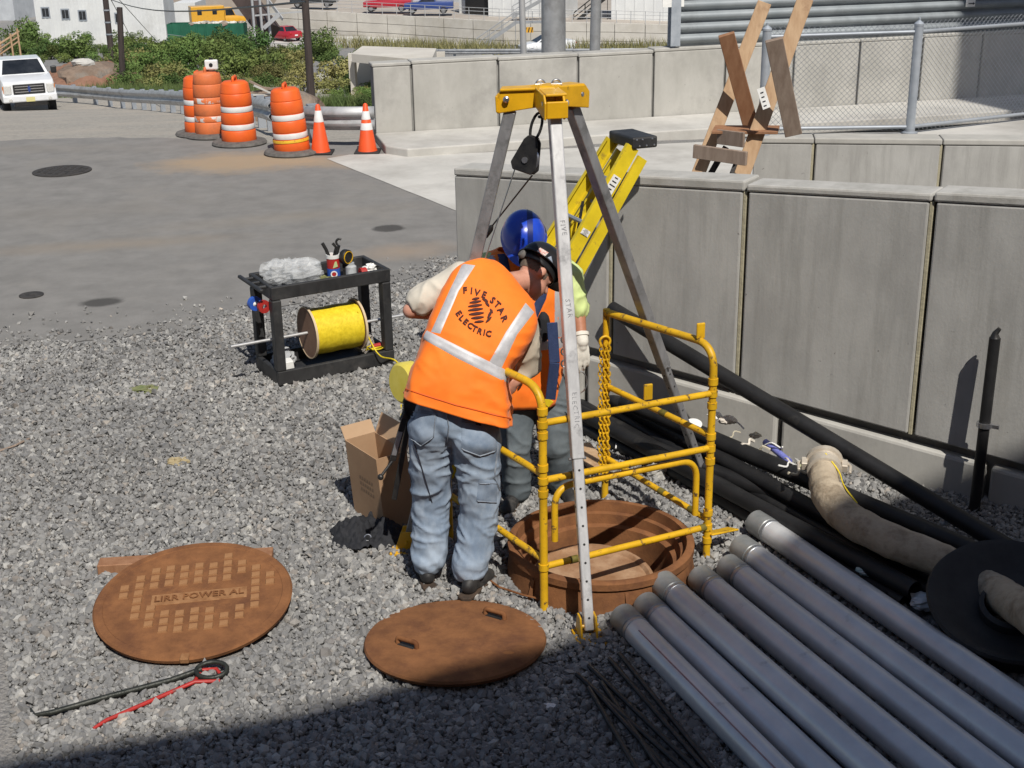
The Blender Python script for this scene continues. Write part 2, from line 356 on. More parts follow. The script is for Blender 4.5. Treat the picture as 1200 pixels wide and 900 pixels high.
    m1 = nn.nodes.new('ShaderNodeMix'); m1.data_type = 'RGBA'; m1.blend_type = 'MULTIPLY'; m1.inputs['Factor'].default_value = 1; L(rp.outputs[0], m1.inputs['A']); L(r2.outputs[0], m1.inputs['B'])
    m2 = nn.nodes.new('ShaderNodeMix'); m2.data_type = 'RGBA'; m2.blend_type = 'OVERLAY'; m2.inputs['Factor'].default_value = .35; L(m1.outputs['Result'], m2.inputs['A']); L(src, m2.inputs['B'])
    L(m2.outputs['Result'], bs.inputs['Base Color']); me.materials.append(m)
    o = bpy.data.objects.new('gravel', me); COL.objects.link(o); tag(o, kind='stuff')
    return n
gravel()

# manhole cover and valve cover in the asphalt
IRON = mat('dark_iron', (.035, .033, .032), (.075, .068, .062), 14, .75, .3, bump=.6, bscale=60)
p = G(73, 201.5); b = MB(); b.lathe([(0, .0), (.40, .0), (.40, .016), (.385, .02), (0, .02)], 40, (p.x, p.y, .004))
for i in range(7):
    for j in range(7):
        a, c = (i - 3) * .1, (j - 3) * .1
        if math.hypot(a, c) < .35: b.box((p.x + a, p.y + c, .026), (.06, .06, .006))
tag(b.build('manhole_cover', IRON, smooth=30), 'round dark iron manhole cover set flush in the asphalt at far left', 'manhole cover')
p = G(37, 347); b = MB(); b.lathe([(0, 0), (.115, 0), (.115, .012), (0, .014)], 28, (p.x, p.y, .004)); b.lathe([(.035, .014), (.03, .018), (0, .018)], 10, (p.x, p.y, .004))
tag(b.build('valve_cover', IRON, smooth=30), 'small dark iron valve cover in the asphalt near left edge', 'valve cover')

# ---------------------------------------------------------------- concrete walls
def panel(b, P, s0, s1, zb, zt, d0, d1, mi=0):
    """block between stations s0..s1 along the wall; zb, zt are functions of the station"""
    vs = [P(s, z, d) for d in (d0, d1) for s, z in ((s0, zb(s0)), (s1, zb(s1)), (s1, zt(s1)), (s0, zt(s0)))]
    b.add(vs, [[0, 1, 2, 3], [7, 6, 5, 4], [0, 4, 5, 1], [1, 5, 6, 2], [2, 6, 7, 3], [3, 7, 4, 0]], mi)
QA = V((1.51, 8.33, 0)); UA = V((math.cos(R(-34)), math.sin(R(-34)), 0)); NA = V((-UA.y, UA.x, 0))
def PA(s, z, d): q = QA + UA * s + NA * d; return V((q.x, q.y, z))
ztA = lambda s: 1.80 + .055 * s
zgA = lambda s: .405 - .07 * s
wa = thing('retaining_wall', 'tall grey precast panel wall in front, beside the black pipes', 'wall', PA(-2.3, -.2, 0))
js = [-2.3, -.98, 0.0, 1.19, 2.4, 3.6, 4.9]
b = MB(); panel(b, PA, -2.285, 4.9, lambda s: -.3, lambda s: ztA(s) - .034, .09, .22); b.build('wall_core', CONCD, wa)
for i, (a, c) in enumerate(zip(js, js[1:])):
    a2 = a + (.022 if i else 0); c2 = c - .022
    b = MB(); panel(b, PA, a2, c2, lambda s: zgA(s) + .025, lambda s: ztA(s) - .035, .0, .088); b.build('panel', CONCW, wa, bevel=.012, seg=2)
    b = MB(); panel(b, PA, a2, c2, ztA, lambda s: ztA(s) + .0, 0, 0)
    k = .012 * math.sin(i * 2.1)
    b = MB(); panel(b, PA, a + (.006 if i else 0), c - .006, lambda s: ztA(s) - .033, lambda s: ztA(s) + .026 + k, -.006, .235); b.build('cap', CONCL, wa, bevel=.014, seg=2)
    if i:
        b = MB(); panel(b, PA, a - .021, a + .004, lambda s: zgA(s) + .02, lambda s: ztA(s) - .036, .012, .086); b.build('joint_strip', SEAL, wa, bevel=.004)
for a, c in ((-2.3, -1.2), (-1.16, .3), (.34, 1.66), (1.7, 3.2), (3.24, 4.9)):
    b = MB(); panel(b, PA, a, c, lambda s: -.25, lambda s: zgA(s) - .04, -.015, .088); b.build('footing_panel', CONC, wa, bevel=.02, seg=2)

# wall B, a second lower wall behind the first, with a raised slab and a fence on it
B0 = G(884, 161, 1.2); B1 = G(1200, 164, 1.2); UB = (B1 - B0).normalized(); NB = V((-UB.y, UB.x, 0)); LB = (B1 - B0).length
def PB(s, z, d): q = B0 + UB * s + NB * d; return V((q.x, q.y, z))
wb = thing('parapet_wall', 'low grey concrete panel wall under the chain-link fence', 'wall', PB(0, 0, 0))
def sB(u, v): p = G(u, v, 1.2) - B0; return p.dot(UB)
jb = [0, sB(955, 163), sB(1106, 164), sB(1106, 164) + 1.42, sB(1106, 164) + 2.84]
b = MB(); panel(b, PB, 0.01, jb[-1], lambda s: -.1, lambda s: 1.13, .07, .3); b.build('wall_core', CONCD, wb)
for i, (a, c) in enumerate(zip(jb, jb[1:])):
    b = MB(); panel(b, PB, a + (.02 if i else 0), c - .02, lambda s: 0, lambda s: 1.14, 0, .068); b.build('panel', CONCW, wb, bevel=.01)
    b = MB(); panel(b, PB, a + (.004 if i else 0), c - .004, lambda s: 1.142, lambda s: 1.2, -.008, .3); b.build('cap', CONC, wb, bevel=.012, seg=2)
    if i:
        b = MB(); panel(b, PB, a - .019, a + .003, lambda s: 0, lambda s: 1.14, .01, .066); b.build('joint_strip', SEAL, wb)
fa = G(893, 158, 1.2); fb = G(1066, 155.5, 1.2); fc = fb + (G(1200, 140, 1.2) - fb).normalized() * 3.2
b = MB(); pl = [PB(.02, 0, .305), PB(jb[-1], 0, .305), fc + V((0, .1, 0)), fb + V((0, .1, 0)), fa + V((0, .12, 0))]
b.prism([(p.x, p.y) for p in pl], (0, 0, .9), (1, 0, 0), (0, 1, 0), .29)
b.build('slab', PAVE, wb)

# wall C, the long far wall with a sidewalk and kerb before it
cw = [G(*q) for q in ((440, 166), (1148, 122.5))]
UC = (cw[1] - cw[0]); UC.z = 0; UC.normalize(); NC = V((-UC.y, UC.x, 0)); C0 = V((cw[0].x, cw[0].y, 0))
def PC(s, z, d): q = C0 + UC * s + NC * d; return V((q.x, q.y, z))
def sC(u, v): p = G(u, v, .12) - C0; return p.dot(UC)
wc = thing('boundary_wall', 'long pale concrete panel wall at the back of the yard', 'wall', PC(0, 0, 0))
jc = [0.0, sC(494, 162), sC(594, 154), sC(688, 148), sC(775.5, 142)]
while jc[-1] < 14: jc.append(jc[-1] + (jc[-1] - jc[-2]) * .98)
ztC = lambda s: 1.17 + .004 * s
b = MB(); panel(b, PC, .02, jc[-1], lambda s: -.2, lambda s: ztC(s) - .07, .06, .3); b.build('wall_core', CONCD, wc)
for i, (a, c) in enumerate(zip(jc, jc[1:])):
    k = .012 * math.sin(i * 1.7)
    b = MB(); panel(b, PC, a + .02, c - .02, lambda s: -.05, lambda s: ztC(s) - .055 + k, 0, .058); b.build('panel', CONC, wc, bevel=.015, seg=2)
    b = MB(); panel(b, PC, a + .004, c - .004, lambda s: ztC(s) - .053 + k, lambda s: ztC(s) + k, -.006, .32); b.build('cap', CONC, wc, bevel=.012)
b = MB(); kerb = [G(*q) for q in ((452, 181), (478, 185), (575, 178), (700, 168.5), (880, 157), (1056, 147), (1156, 140.5))]
kerb.append(kerb[-1] + (kerb[-1] - kerb[-2]).normalized() * 6)
back = [PC(15, 0, -.012), PC(0, 0, -.012)]
b.prism([(p.x, p.y) for p in [V((p.x, p.y, 0)) for p in kerb] + back], (0, 0, -.05), (1, 0, 0), (0, 1, 0), .18)
tag(b.build('sidewalk', PAVE, bevel=.02, seg=2), kind='structure')
#SECTION_END walls
# ---------------------------------------------------------------- buildings behind and right of the viewer (they cast the shade)
BRK = mat('brick_wall', (.22, .13, .10), (.30, .19, .15), 6, .9)
SHAD = [(-30, -2.0), (-8, 3.5), (-2.29, 4.95), (-1.06, 5.27), (.15, 5.80), (1.40, 6.72), (2.55, 7.62), (3.6, 7.55), (12, 7.2), (26, 6)]   # where the roof edge's shade falls
SHED = [V((x + 11.7 / 1.27994 * .32557, y - 11.7 / 1.27994 * .94552, 0)) for x, y in SHAD] + [V((29, -30, 0)), V((-30, -30, 0))]
b = MB(); b.prism([(p.x, p.y) for p in SHED], (0, 0, -.2), (1, 0, 0), (0, 1, 0), 11.9)
o = thing('workshop_building', 'tall brick workshop building right behind the viewer, casting the foreground shade', 'building', (0, -4.2, 0))
b.build('wall', BRK, o)
b = MB(); b.box((-9, -6.1, 1.05), (1.2, .2, 2.1), (1, .25, 0), (-.25, 1, 0)); b.build('door', BLACKM, o)
o2 = thing('office_building', 'tall plain brick building beyond the right edge', 'building', (14, 12, 0))
b = MB(); b.box((18.0, 13.5, 10), (12, 7, 20.4)); b.build('wall', BRK, o2)
for k in range(5): b = MB(); b.box((11.98, 14, 2 + k * 3.2), (.1, 1.6, 1.5)); b.build('window', BLACKM, o2)

# ---------------------------------------------------------------- materials of objects
def painted(name, c, rough=.4, chip=(.10, .06, .03), amt=(.63, .7), s=14, dirt=.8):
    return mat(name, tuple(k * dirt for k in c), c, 5, rough, c3=chip, s3=s, t3=amt, bump=.08, bscale=40, bdist=.003)
YEL = painted('yellow_paint', (.76, .44, .012), .48, amt=(.57, .64), s=20, dirt=.7)
YELL = painted('ladder_yellow', (.74, .56, .02), .42, chip=(.25, .17, .04), amt=(.58, .7), s=10, dirt=.78)
YELC = painted('cast_yellow', (.78, .42, .012), .36, chip=(.2, .11, .02), amt=(.6, .7), dirt=.75)
OLIVE = mat('olive_tape', (.10, .085, .012), (.16, .13, .02), 20, .7)
ALU = mat('aluminium', (.60, .60, .61), (.74, .74, .745), 20, .4, .4, bump=.06, bscale=80, c3=(.34, .34, .35), s3=9, t3=(.55, .72), rvar=.08, stretch=(1, 1, .25))
ALUD = mat('worn_aluminium', (.27, .27, .28), (.38, .38, .39), 14, .5, .5, bump=.08, bscale=80, c3=(.2, .2, .2), s3=9, stretch=(1, 1, .3))
STEEL = mat('steel', (.45, .46, .48), (.6, .6, .62), 20, .3, .9)
RUST = mat('rust', (.15, .066, .03), (.27, .12, .05), 7, .92, bump=.5, bscale=90, bdist=.004, c3=(.12, .052, .028), s3=5, t3=(.48, .7), contrast=(.3, .7), spec=.2)
RUSTL = mat('light_rust', (.24, .13, .07), (.40, .26, .16), 9, .85, bump=.3, bscale=80, bdist=.003, c3=(.24, .12, .055), s3=3, t3=(.45, .7), spec=.25)
RUSTD = mat('deep_rust', (.13, .052, .022), (.25, .11, .045), 7, .9, bump=.5, bscale=70, bdist=.004, spec=.2)
BPL = mat('black_plastic', (.018, .018, .019), (.038, .038, .039), 9, .55, bump=.15, bscale=120, bdist=.002, c3=(.085, .08, .075), s3=5, t3=(.56, .8), stretch=(1, 1, .5))
HDPE = mat('black_pipe', (.010, .010, .011), (.02, .02, .021), 6, .5, c3=(.05, .046, .04), s3=7, t3=(.6, .8), bump=.06, spec=.35)
RUB = mat('black_rubber', (.014, .014, .015), (.026, .026, .026), 8, .7, bump=.2, bscale=60, c3=(.05, .05, .048), s3=6, t3=(.6, .8))
WOOD = mat('wood', (.40, .25, .14), (.52, .36, .22), 3, .8, stretch=(6, 6, .8), bump=.3, bscale=20, bdist=.003, c3=(.28, .16, .09), s3=4, t3=(.55, .75))
WOODR = mat('red_brown_wood', (.25, .115, .055), (.33, .17, .09), 3, .75, stretch=(6, 6, .8), bump=.3, bscale=20, bdist=.003)
WOODG = mat('weathered_wood', (.22, .16, .12), (.31, .24, .19), 3, .85, stretch=(6, 6, .8), bump=.4, bscale=20, bdist=.003)
CARD = mat('cardboard', (.36, .22, .125), (.42, .27, .16), 3, .85, bump=.05)
CARDI = mat('cardboard_inside', (.42, .28, .17), (.47, .32, .2), 3, .85)
WHITEP = mat('white_paper', (.72, .72, .70), (.80, .80, .78), 9, .8, bump=.3, bscale=20)
REDP = mat('red_paint', (.45, .025, .02), (.32, .03, .025), 18, .5, c3=(.12, .06, .05), s3=12, t3=(.6, .7))
BLUEP = mat('blue_paint', (.03, .10, .45), None, 8, .4)
DARKM = mat('dark_metal', (.03, .03, .032), (.06, .058, .055), 16, .45, .6, bump=.2)
INK = mat('ink', (.02, .02, .03), None, 8, .6); PENCIL = mat('marker_ink', (.16, .16, .18), (.45, .45, .46), 60, .6, contrast=(.45, .6))

# ---------------------------------------------------------------- rescue tripod
AP = V((.20, 6.80, 2.60))
FEET = [G(690, 748), G(478, 646), G(823, 563)]
tp = thing('rescue_tripod', 'tall aluminium rescue tripod with yellow head standing over the open manhole', 'tripod', (AP.x, AP.y, 0))
LEGTOP = []
for i, f in enumerate(FEET):
    h = V((f.x - AP.x, f.y - AP.y, 0)).normalized()
    t0 = AP + h * .185 + V((0, 0, -.06)); LEGTOP.append(t0)
    sd_ = V((-h.y, h.x, 0)); d = (f - t0).normalized(); nrm = sd_.cross(d)
    f2 = f + V((0, 0, .05)); mid = t0.lerp(f2, .66)
    m = ALU if i == 0 else ALUD
    b = MB(); b.bar(t0, mid, .062, .062, sd_); lg = b.build('leg', m, tp, bevel=.006, seg=2)
    b = MB(); b.bar(mid - d * .02, f2, .05, .05, sd_); b.build('inner_tube', m, lg, bevel=.005)
    b = MB()
    for k in range(9):
        q = mid + (f2 - mid) * ((k + .6) / 9.3)
        for s in (-1, 1):
            b.tube([q + nrm * .0245 * s, q + nrm * .0262 * s], .0065, 8)
            b.tube([q + sd_ * .0245 * s, q + sd_ * .0262 * s], .0065, 8)
    tag(b.build('pin_holes', BLACKM, lg), kind='stuff')
    b = MB(); b.tube([mid + d * .0 - sd_ * .045, mid + sd_ * .045], .008, 8); b.build('lock_pin', STEEL, lg)
    # foot shoe: base plate with two ears
    b = MB(); b.box(f + V((0, 0, .012)) + h * .01, (.15, .17, .018), sd_, h * -1 if False else V((0, 0, 1)).cross(sd_))
    for s in (-1, 1): b.prism([(-.07, 0), (.07, 0), (.03, .12), (-.03, .12)], f + sd_ * (.040 * s - .005) + V((0, 0, .02)), h, V((0, 0, 1)), .010)
    b.tube([f + sd_ * -.05 + V((0, 0, .075)), f + sd_ * .05 + V((0, 0, .075))], .009, 8)
    b.build('foot', YELC, tp, bevel=.003)
    # head arm: cast channel over the leg top
    b = MB(); c0 = AP + V((0, 0, .015)); o_ = c0 + h * .0
    prof = [(.02, -.05), (.25, -.085), (.255, .0), (.225, .036), (.02, .05)]
    for s in (-1, 1): b.prism(prof, o_ + sd_ * (.048 * s - .006), h, V((0, 0, 1)), .012)
    b.bar(o_ + h * .0 + V((0, 0, .042)), o_ + h * .232 + V((0, 0, .034)), .108, .014, V((0, 0, 1)))
    b.bar(o_ + h * .247 + V((0, 0, -.078)), o_ + h * .25 + V((0, 0, .006)), .108, .014, h)
    hd = b.build('head_arm', YELC, tp, bevel=.005, seg=2)
    for s in (-1, 1):
        b = MB(); q = o_ + h * .20 + V((0, 0, -.01)); b.lathe([(.0, 0), (.017, 0), (.017, .008), (.009, .014), (0, .014)], 8, q + sd_ * .055 * s, sd_ * s); b.build('bolt', STEEL, hd, smooth=30)
b = MB(); b.lathe([(0, -.05), (.075, -.05), (.085, -.02), (.085, .05), (.06, .062), (0, .066)], 6, AP + V((0, 0, .01))); b.build('head_hub', YELC, tp, bevel=.006)
for k in range(2):
    q = AP + V((-.03 + .08 * k, .01, .07)); b = MB(); b.tube(arc(q, V((1, .2, 0)).normalized(), V((0, 0, 1)), .022, 0, math.pi, 8), .006, 8); b.tube([q + V((-.028, -.006, 0)), q + V((.028, .006, 0))], .008, 8); b.build('eye_shackle', STEEL, tp, smooth=40)
b = MB(); q = AP + V((.03, 0, -.075)); b.tube(arc(q, V((.5, -.8, 0)).normalized(), V((0, 0, 1)), .035, 0, 2 * math.pi, 14)[:-1], .008, 8, closed=True); b.build('eye_ring', STEEL, tp, smooth=40)
# hand lettering along the front leg
t0, f = LEGTOP[0], FEET[0] + V((0, 0, .05)); d = (f - t0).normalized(); h = V((f.x - AP.x, f.y - AP.y, 0)).normalized(); sd_ = V((-h.y, h.x, 0)); nrm = sd_.cross(d)
if nrm.y > 0: nrm = -nrm
b = MB()
for wd, at in (('FIVE', .20), ('STAR', .345), ('ELECTRIC', .53)):
    vs, fs = text_mesh(wd, .036, spacing=1.2, res=1)
    q = t0 + d * (at * (f - t0).length * .66 / .62); ya = nrm.cross(d) if False else d.cross(nrm)
    up_ = ya if ya.x > 0 else -ya
    b.add([q + d * p.x + up_ * (p.y + .004 * math.sin(p.x * 40)) + nrm * .0325 for p in vs], fs)
tag(b.build('lettering', PENCIL, tp, fix=False), kind='stuff')

# pulley block under the head, with its line
PU = Y(619, 182, 6.70); U1 = V((.28, .05, .95)).normalized()
pb = thing('pulley_block', 'black pulley block hanging from the yellow tripod head on a carabiner', 'pulley', PU)
fx = V((.92, -.38, 0)); fx = (fx - U1 * fx.dot(U1)).normalized()
prof = [(-.075, -.055), (-.055, -.088), (.05, -.088), (.07, -.06), (.042, .075), (.02, .10), (-.02, .10), (-.038, .075)]
for s in (-1, 1):
    n_ = fx.cross(U1); b = MB(); b.prism(prof, PU + n_ * (.022 * s - .004), fx, U1, .008); b.build('side_plate', DARKM, pb, bevel=.004)
b = MB(); b.lathe([(0, -.016), (.062, -.016), (.05, 0), (.062, .016), (0, .016)], 24, PU - U1 * .02, fx.cross(U1)); b.build('sheave', STEEL, pb, smooth=40)
b = MB(); b.lathe([(0, -.034), (.016, -.034), (.016, .034), (0, .034)], 10, PU - U1 * .025, fx.cross(U1)); b.build('axle_bolt', STEEL, pb, smooth=40)
b = MB(); ca = PU + U1 * .15; b.tube([ca + U1 * (.07 * math.sin(t)) + fx * (.027 * math.cos(t)) for t in [2 * math.pi * k / 18 for k in range(18)]], .0075, 8, closed=True); b.build('carabiner', DARKM, pb, smooth=50)
b = MB(); b.tube([PU + U1 * .2, AP + V((.03, 0, -.1))], .008, 8); b.build('swivel', DARKM, pb, smooth=50)
# winch line: down from the pulley to the man and the winch
WL0 = PU - U1 * .09 + fx * .05; FIT = Y(571, 272, 6.95)
ln = thing('winch_line', 'thin dark steel winch cable running down from the pulley block', 'cable', FIT)
b = MB(); b.tube([WL0, FIT], .0042, 6); b.build('cable', DARKM, ln)
dd = (WL0 - FIT).normalized(); b = MB(); b.tube([FIT - dd * .05, FIT - dd * .03, FIT + dd * .03, FIT + dd * .06], [.012, .021, .02, .008], 10); b.build('end_fitting', RUB, ln, smooth=50)
b = MB(); b.tube([PU - U1 * .09 - fx * .05, LEGTOP[1].lerp(FEET[1], .42) + V((.02, -.03, 0))], .0035, 6); b.build('return_cable', STEEL, ln)
# winch on the left leg
Lw = LEGTOP[1].lerp(FEET[1] + V((0, 0, .05)), .585); dL = (FEET[1] - LEGTOP[1]).normalized()
wn = thing('rescue_winch', 'black hand winch with yellow drum housing clamped to the left tripod leg', 'winch', Lw)
wx = Y(477, 448, 6.80); axw = V((-.75, -.62, .1)).normalized()
b = MB(); b.lathe([(0, -.05), (.10, -.05), (.115, -.035), (.115, .035), (.10, .05), (0, .052)], 28, wx, axw); b.build('drum_housing', mat('faded_yellow', (.60, .50, .06), (.70, .60, .12), 6, .5), wn, smooth=40)
cr = Y(473, 488, 6.72); b = MB(); b.box(cr + V((.05, .04, .02)), (.10, .10, .16)); b.tube([cr + V((.03, .1, .05)), cr + V((-.0, -.06, 0))], .022, 10); b.build('gearbox', DARKM, wn, bevel=.01)
b = MB(); b.bar(cr + V((.05, .06, .03)), Lw, .05, .08); b.build('mounting_bracket', DARKM, wn, bevel=.006)
b = MB(); b.bar(wx + axw * -.03, cr + V((.05, .05, .08)), .06, .05); b.build('bracket', STEEL, wn)
b = MB(); k0 = Y(474, 490, 6.64); k1 = Y(460, 540, 6.64); k2 = Y(446, 559, 6.60)
b.bar(k0, k1, .034, .014, V((.3, -.9, .2))); b.tube([k1, k2], .009, 8); b.ell(k2, (.018, .018, .018), 10, 8); b.build('crank_handle', DARKM, wn, bevel=.003)
b = MB(); b.bar(k0.lerp(k1, .3) + V((-.002, -.011, 0)), k0.lerp(k1, .85) + V((-.002, -.011, 0)), .024, .004, V((.3, -.9, .2))); b.build('label_plate', GALV, wn)
b = MB(); k3 = Y(478, 500, 6.70); k4 = Y(462, 585, 6.70); b.bar(k3, k4, .03, .03); b.build('lower_arm', DARKM, wn, bevel=.005)

# ---------------------------------------------------------------- manhole casting
RCN = V((.48, 6.62, 0)); RO = .515
mh = thing('open_manhole', 'open round rusty manhole frame standing proud of the gravel', 'manhole', RCN)
prof = [(.53, -.06), (.525, .02), (.505, .145), (.52, .152), (.52, .188), (.50, .198), (.478, .195), (.47, .135), (.445, .130), (.44, .07), (.405, .062), (.40, .02), (.40, -.9)]
b = MB(); n = 64
vs = []
for r, z in prof:
    for k in range(n):
        t = 2 * math.pi * k / n; vs.append(RCN + V((math.cos(t) * r, math.sin(t) * r, z)))
fs = [[i * n + k, i * n + (k + 1) % n, (i + 1) * n + (k + 1) % n, (i + 1) * n + k] for i in range(len(prof) - 1) for k in range(n)]
b.add(vs, fs); b.build('casting', RUST, mh, smooth=35, fix=True)
b = MB()
for a in (2.2, 3.9, 4.95):
    b = MB(); h = V((math.cos(a), math.sin(a), 0)); b.prism([(.505, 0), (.56, 0), (.512, .13), (.50, .13)], RCN + V((-h.y, h.x, 0)) * -.009, h, V((0, 0, 1)), .018); b.build('rib', RUST, mh)
b = MB(); b.lathe([(0, -.01), (.345, -.01), (.355, .0), (.345, .012), (0, .016)], 48, V((.43, 6.53, -.03)), V((.02, -.10, 1)).normalized()); b.lathe([(.31, .012), (.345, .012), (.345, .03), (.325, .032), (.315, .02)], 48, V((.43, 6.53, -.03)), V((.02, -.10, 1)).normalized(), closed=True); b.build('inner_lid', RUSTL, mh, smooth=30)
b = MB(); b.lathe([(0, -.02), (.6, -.02), (.6, 0), (0, 0)], 24, RCN + V((0, 0, -.88))); b.build('shaft_floor', BLACKM, mh)
b = MB(); q0 = G(577, 640); b.tube([G(563, 672, .03), G(585, 688, .04), G(612, 697, .05), G(640, 704, .05)], .006, 6); tag(b.build('wire', RUSTD), 'short rusty wire lying in the gravel beside the manhole frame', 'wire')

# ---------------------------------------------------------------- yellow guard rail round the hole
A_, B_, C_ = V((.15, 6.16, 0)), V((1.09, 6.72, 0)), V((.57, 7.53, 0)); D_ = A_ + (C_ - B_) * 1.02
gb = thing('manhole_guard', 'yellow folding tube guard rail around the open manhole', 'guard rail', (A_ + C_) / 2)
zA = lambda v: Y(637, v, A_.y).z
zB = lambda v: Y(828, v, B_.y).z
zC = lambda v: Y(708, v, C_.y).z
up = lambda p, z: V((p.x, p.y, z))
rr = .0215
TOPB = 1.29; TOPA = 1.27
b = MB(); b.tube(round_path([up(B_, -.02), up(B_, TOPB), up(C_, zC(367)), up(C_, -.02)], .14, 8)[:-1] if False else round_path([up(B_, -.02), up(B_, TOPB), up(C_, zC(366))], .15, 8), rr, 12); b.build('side_hoop', YEL, gb, smooth=50)
b = MB(); b.tube([up(C_, -.02), up(C_, zC(366) + .02)], rr, 12); b.build('post', YEL, gb, smooth=50)
b = MB(); b.tube(round_path([up(A_, -.02), up(A_, TOPA), up(D_, TOPA - .02), up(D_, -.02)], .15, 8), rr, 12); b.build('side_hoop', YEL, gb, smooth=50)
def rail(p, q, nm='rail', r=.0185, tape=None):
    b = MB(); b.tube([p, q], r, 12); o = b.build(nm, YEL, gb, smooth=50)
    if tape is not None:
        for t in tape:
            a = p.lerp(q, t); d = (q - p).normalized(); b = MB(); b.tube([a - d * .025, a + d * .025], r + .0022, 12); b.build('tape_band', OLIVE, o, smooth=50)
    return o
rail(up(A_, zA(496)), up(B_, zB(461)), tape=(.17,))
rail(up(A_, zA(563)), up(B_, zB(525)), tape=(.17, ))
rail(up(A_, zA(664)), up(B_, zB(617)), tape=(.17, .97))
rail(up(B_, zB(511)), up(C_, zC(452)), tape=(.42,))
rail(up(B_, zB(609)), up(C_, zC(536)), tape=(.42, .14))
rail(up(A_, zA(556)), up(D_, zA(556)))
rail(up(A_, zA(656)), up(D_, zA(656)))
# inner folding hoop on the front
e = (B_ - A_); i0 = A_ + e * .075 + V((0, -.0, 0)); i1 = A_ + e * .93
off = V((e.y, -e.x, 0)).normalized() * -.02
b = MB(); b.tube(round_path([up(i0 + off, zA(640)), up(i0 + off, zA(577)), up(i1 + off, zB(536)), up(i1 + off, zB(601))], .12, 8), .018, 12); o = b.build('folding_hoop', YEL, gb, smooth=50)
q = up(i0 + off, zA(577)).lerp(up(i1 + off, zB(536)), .16); d = (i1 - i0).normalized(); b = MB(); b.tube([q - d * .03 + V((0, 0, -.002)), q + d * .03 + V((0, 0, .002))], .0205, 12); b.build('tape_band', OLIVE, o, smooth=50)
for P_, f_ in ((A_, zA), (B_, zB)):
    for v in ((497, 482, 510, 563, 548, 578, 664) if P_ is A_ else (461, 447, 475, 525, 511, 540, 617, 600, 632)):
        b = MB(); z = f_(v); b.tube([up(P_, z - .018), up(P_, z + .018)], rr + .006, 12); b.build('collar', YEL, gb, smooth=50)
for p, z in ((up(B_, 0).lerp(up(C_, 0), .12), TOPB + .05), (up(A_, 0).lerp(up(B_, 0), .60), zA(496) + .03)):
    hgt = .09; b = MB(); b.box(V((p.x, p.y, z)), (.05, .014, hgt), (1, .3, 0), (-.3, 1, 0)); b.build('latch_tab', YEL, gb, bevel=.006, seg=2)
q0, q1 = up(B_, .16), G(849, 592, .06); q1 = up(B_, .13) + (V((.17, .12, 0))); b = MB(); b.bar(q0, q1, .09, .012, V((0, .3, 1))); b.build('foot_plate', YEL, gb, bevel=.004)
# chain hung on the back post
ch = thing('chain', 'yellow chain doubled up and hanging on the back post of the guard', 'chain', up(C_, .1))
b = MB(); zt = zC(402); 
def link_ring(b, c, d, s, L=.017, w=.011, r=.0042):
    b.tube([c + d * (L * math.sin(t)) + s * (w * math.cos(t)) for t in [2 * math.pi * k / 8 for k in range(8)]], r, 5, closed=True)
for st, (dx, dy) in enumerate(((-.035, -.035), (-.012, -.04), (.012, -.035))):
    for k in range(40 if st < 2 else 36):
        z = zt - k * .0265
        if z < .16: break
        c = V((C_.x + dx + .004 * math.sin(k * .7 + st), C_.y + dy, z)); d = V((.06 * math.sin(k * .9), 0, 1)).normalized()
        s = (V((1, 0, 0)) if k % 2 else V((.3, 1, 0)).normalized()); link_ring(b, c, d, s)
b.build('chain_links', YEL, ch, smooth=60)
b = MB(); b.tube(arc(V((C_.x - .01, C_.y - .03, zt + .02)), V((1, .2, 0)).normalized(), V((0, 0, 1)), .032, -.6, math.pi + .9, 12), .008, 8); b.build('hook', YEL, ch, smooth=60)

# ---------------------------------------------------------------- the two manhole covers lying on the gravel, plank, lifting hooks
near, fr = G(228, 776), G(228, 641)
c1 = V((-1.71, 6.20, .095)); tl = R(6.8)
X1 = V((1, .0, .0)); Y1 = V((0, math.cos(tl), math.sin(tl))); Z1 = V((0, -math.sin(tl), math.cos(tl)))
cv = thing('manhole_cover', 'lettered rusty manhole cover propped up on a wooden plank', 'manhole cover', c1)
b = MB(); b.lathe([(0, -.022), (.49, -.022), (.515, -.015), (.52, .004), (.51, .014), (.47, .016), (.465, .012), (0, .012)], 72, c1, Z1); b.build('plate', RUST, cv, smooth=30)
ra = R(8); ux = X1 * math.cos(ra) + Y1 * math.sin(ra); uy = Y1 * math.cos(ra) - X1 * math.sin(ra)
RAISED = mat('raised_rust', (.215, .10, .043), (.34, .18, .085), 14, .85, bump=.4, bscale=90, bdist=.003, spec=.2)
cols = {-4: (1, 2), -3: (-2, -1, 0, 1, 2, 3, ), -2: (-3, -2, -1, 2, 3, 4), -1: (-4, -3, -2, 2, 3, 4), 0: (-4, -3, -2, 2, 3, 4), 1: (-4, -3, -2, 2, 3, 4), 2: (-4, -3, -2, 2, 3, 4), 3: (-4, -3, 2, 3, 4, 5), 4: (-3, -2, 3, 4), 5: (-2, -1, 0, 1, 2, 3), 6: (1, 2)}
b0 = MB(); b0.box(c1 + Z1 * .015, (.052, .05, .012), ux, uy, taper=.82); me = None
for cx, rows in cols.items():
    for ry in rows:
        q = ux * ((cx - .8) * .077) + uy * (ry * .068 + .01 * (cx % 2))
        if q.length > .46: continue
        if me is None:
            o = b0.build('raised_stud', RAISED, cv); me = o.data
        else:
            o = bpy.data.objects.new('raised_stud', me); COL.objects.link(o); o.parent = cv
        o.location = q
b = MB(); b.box(c1 + Z1 * .012 + ux * .03, (.50, .095, .008), ux, uy); b.build('name_plate', RAISED, cv, bevel=.002)
vs, fs = text_mesh('LIRR POWER AL', .066, spacing=1.02, bold=.0012)
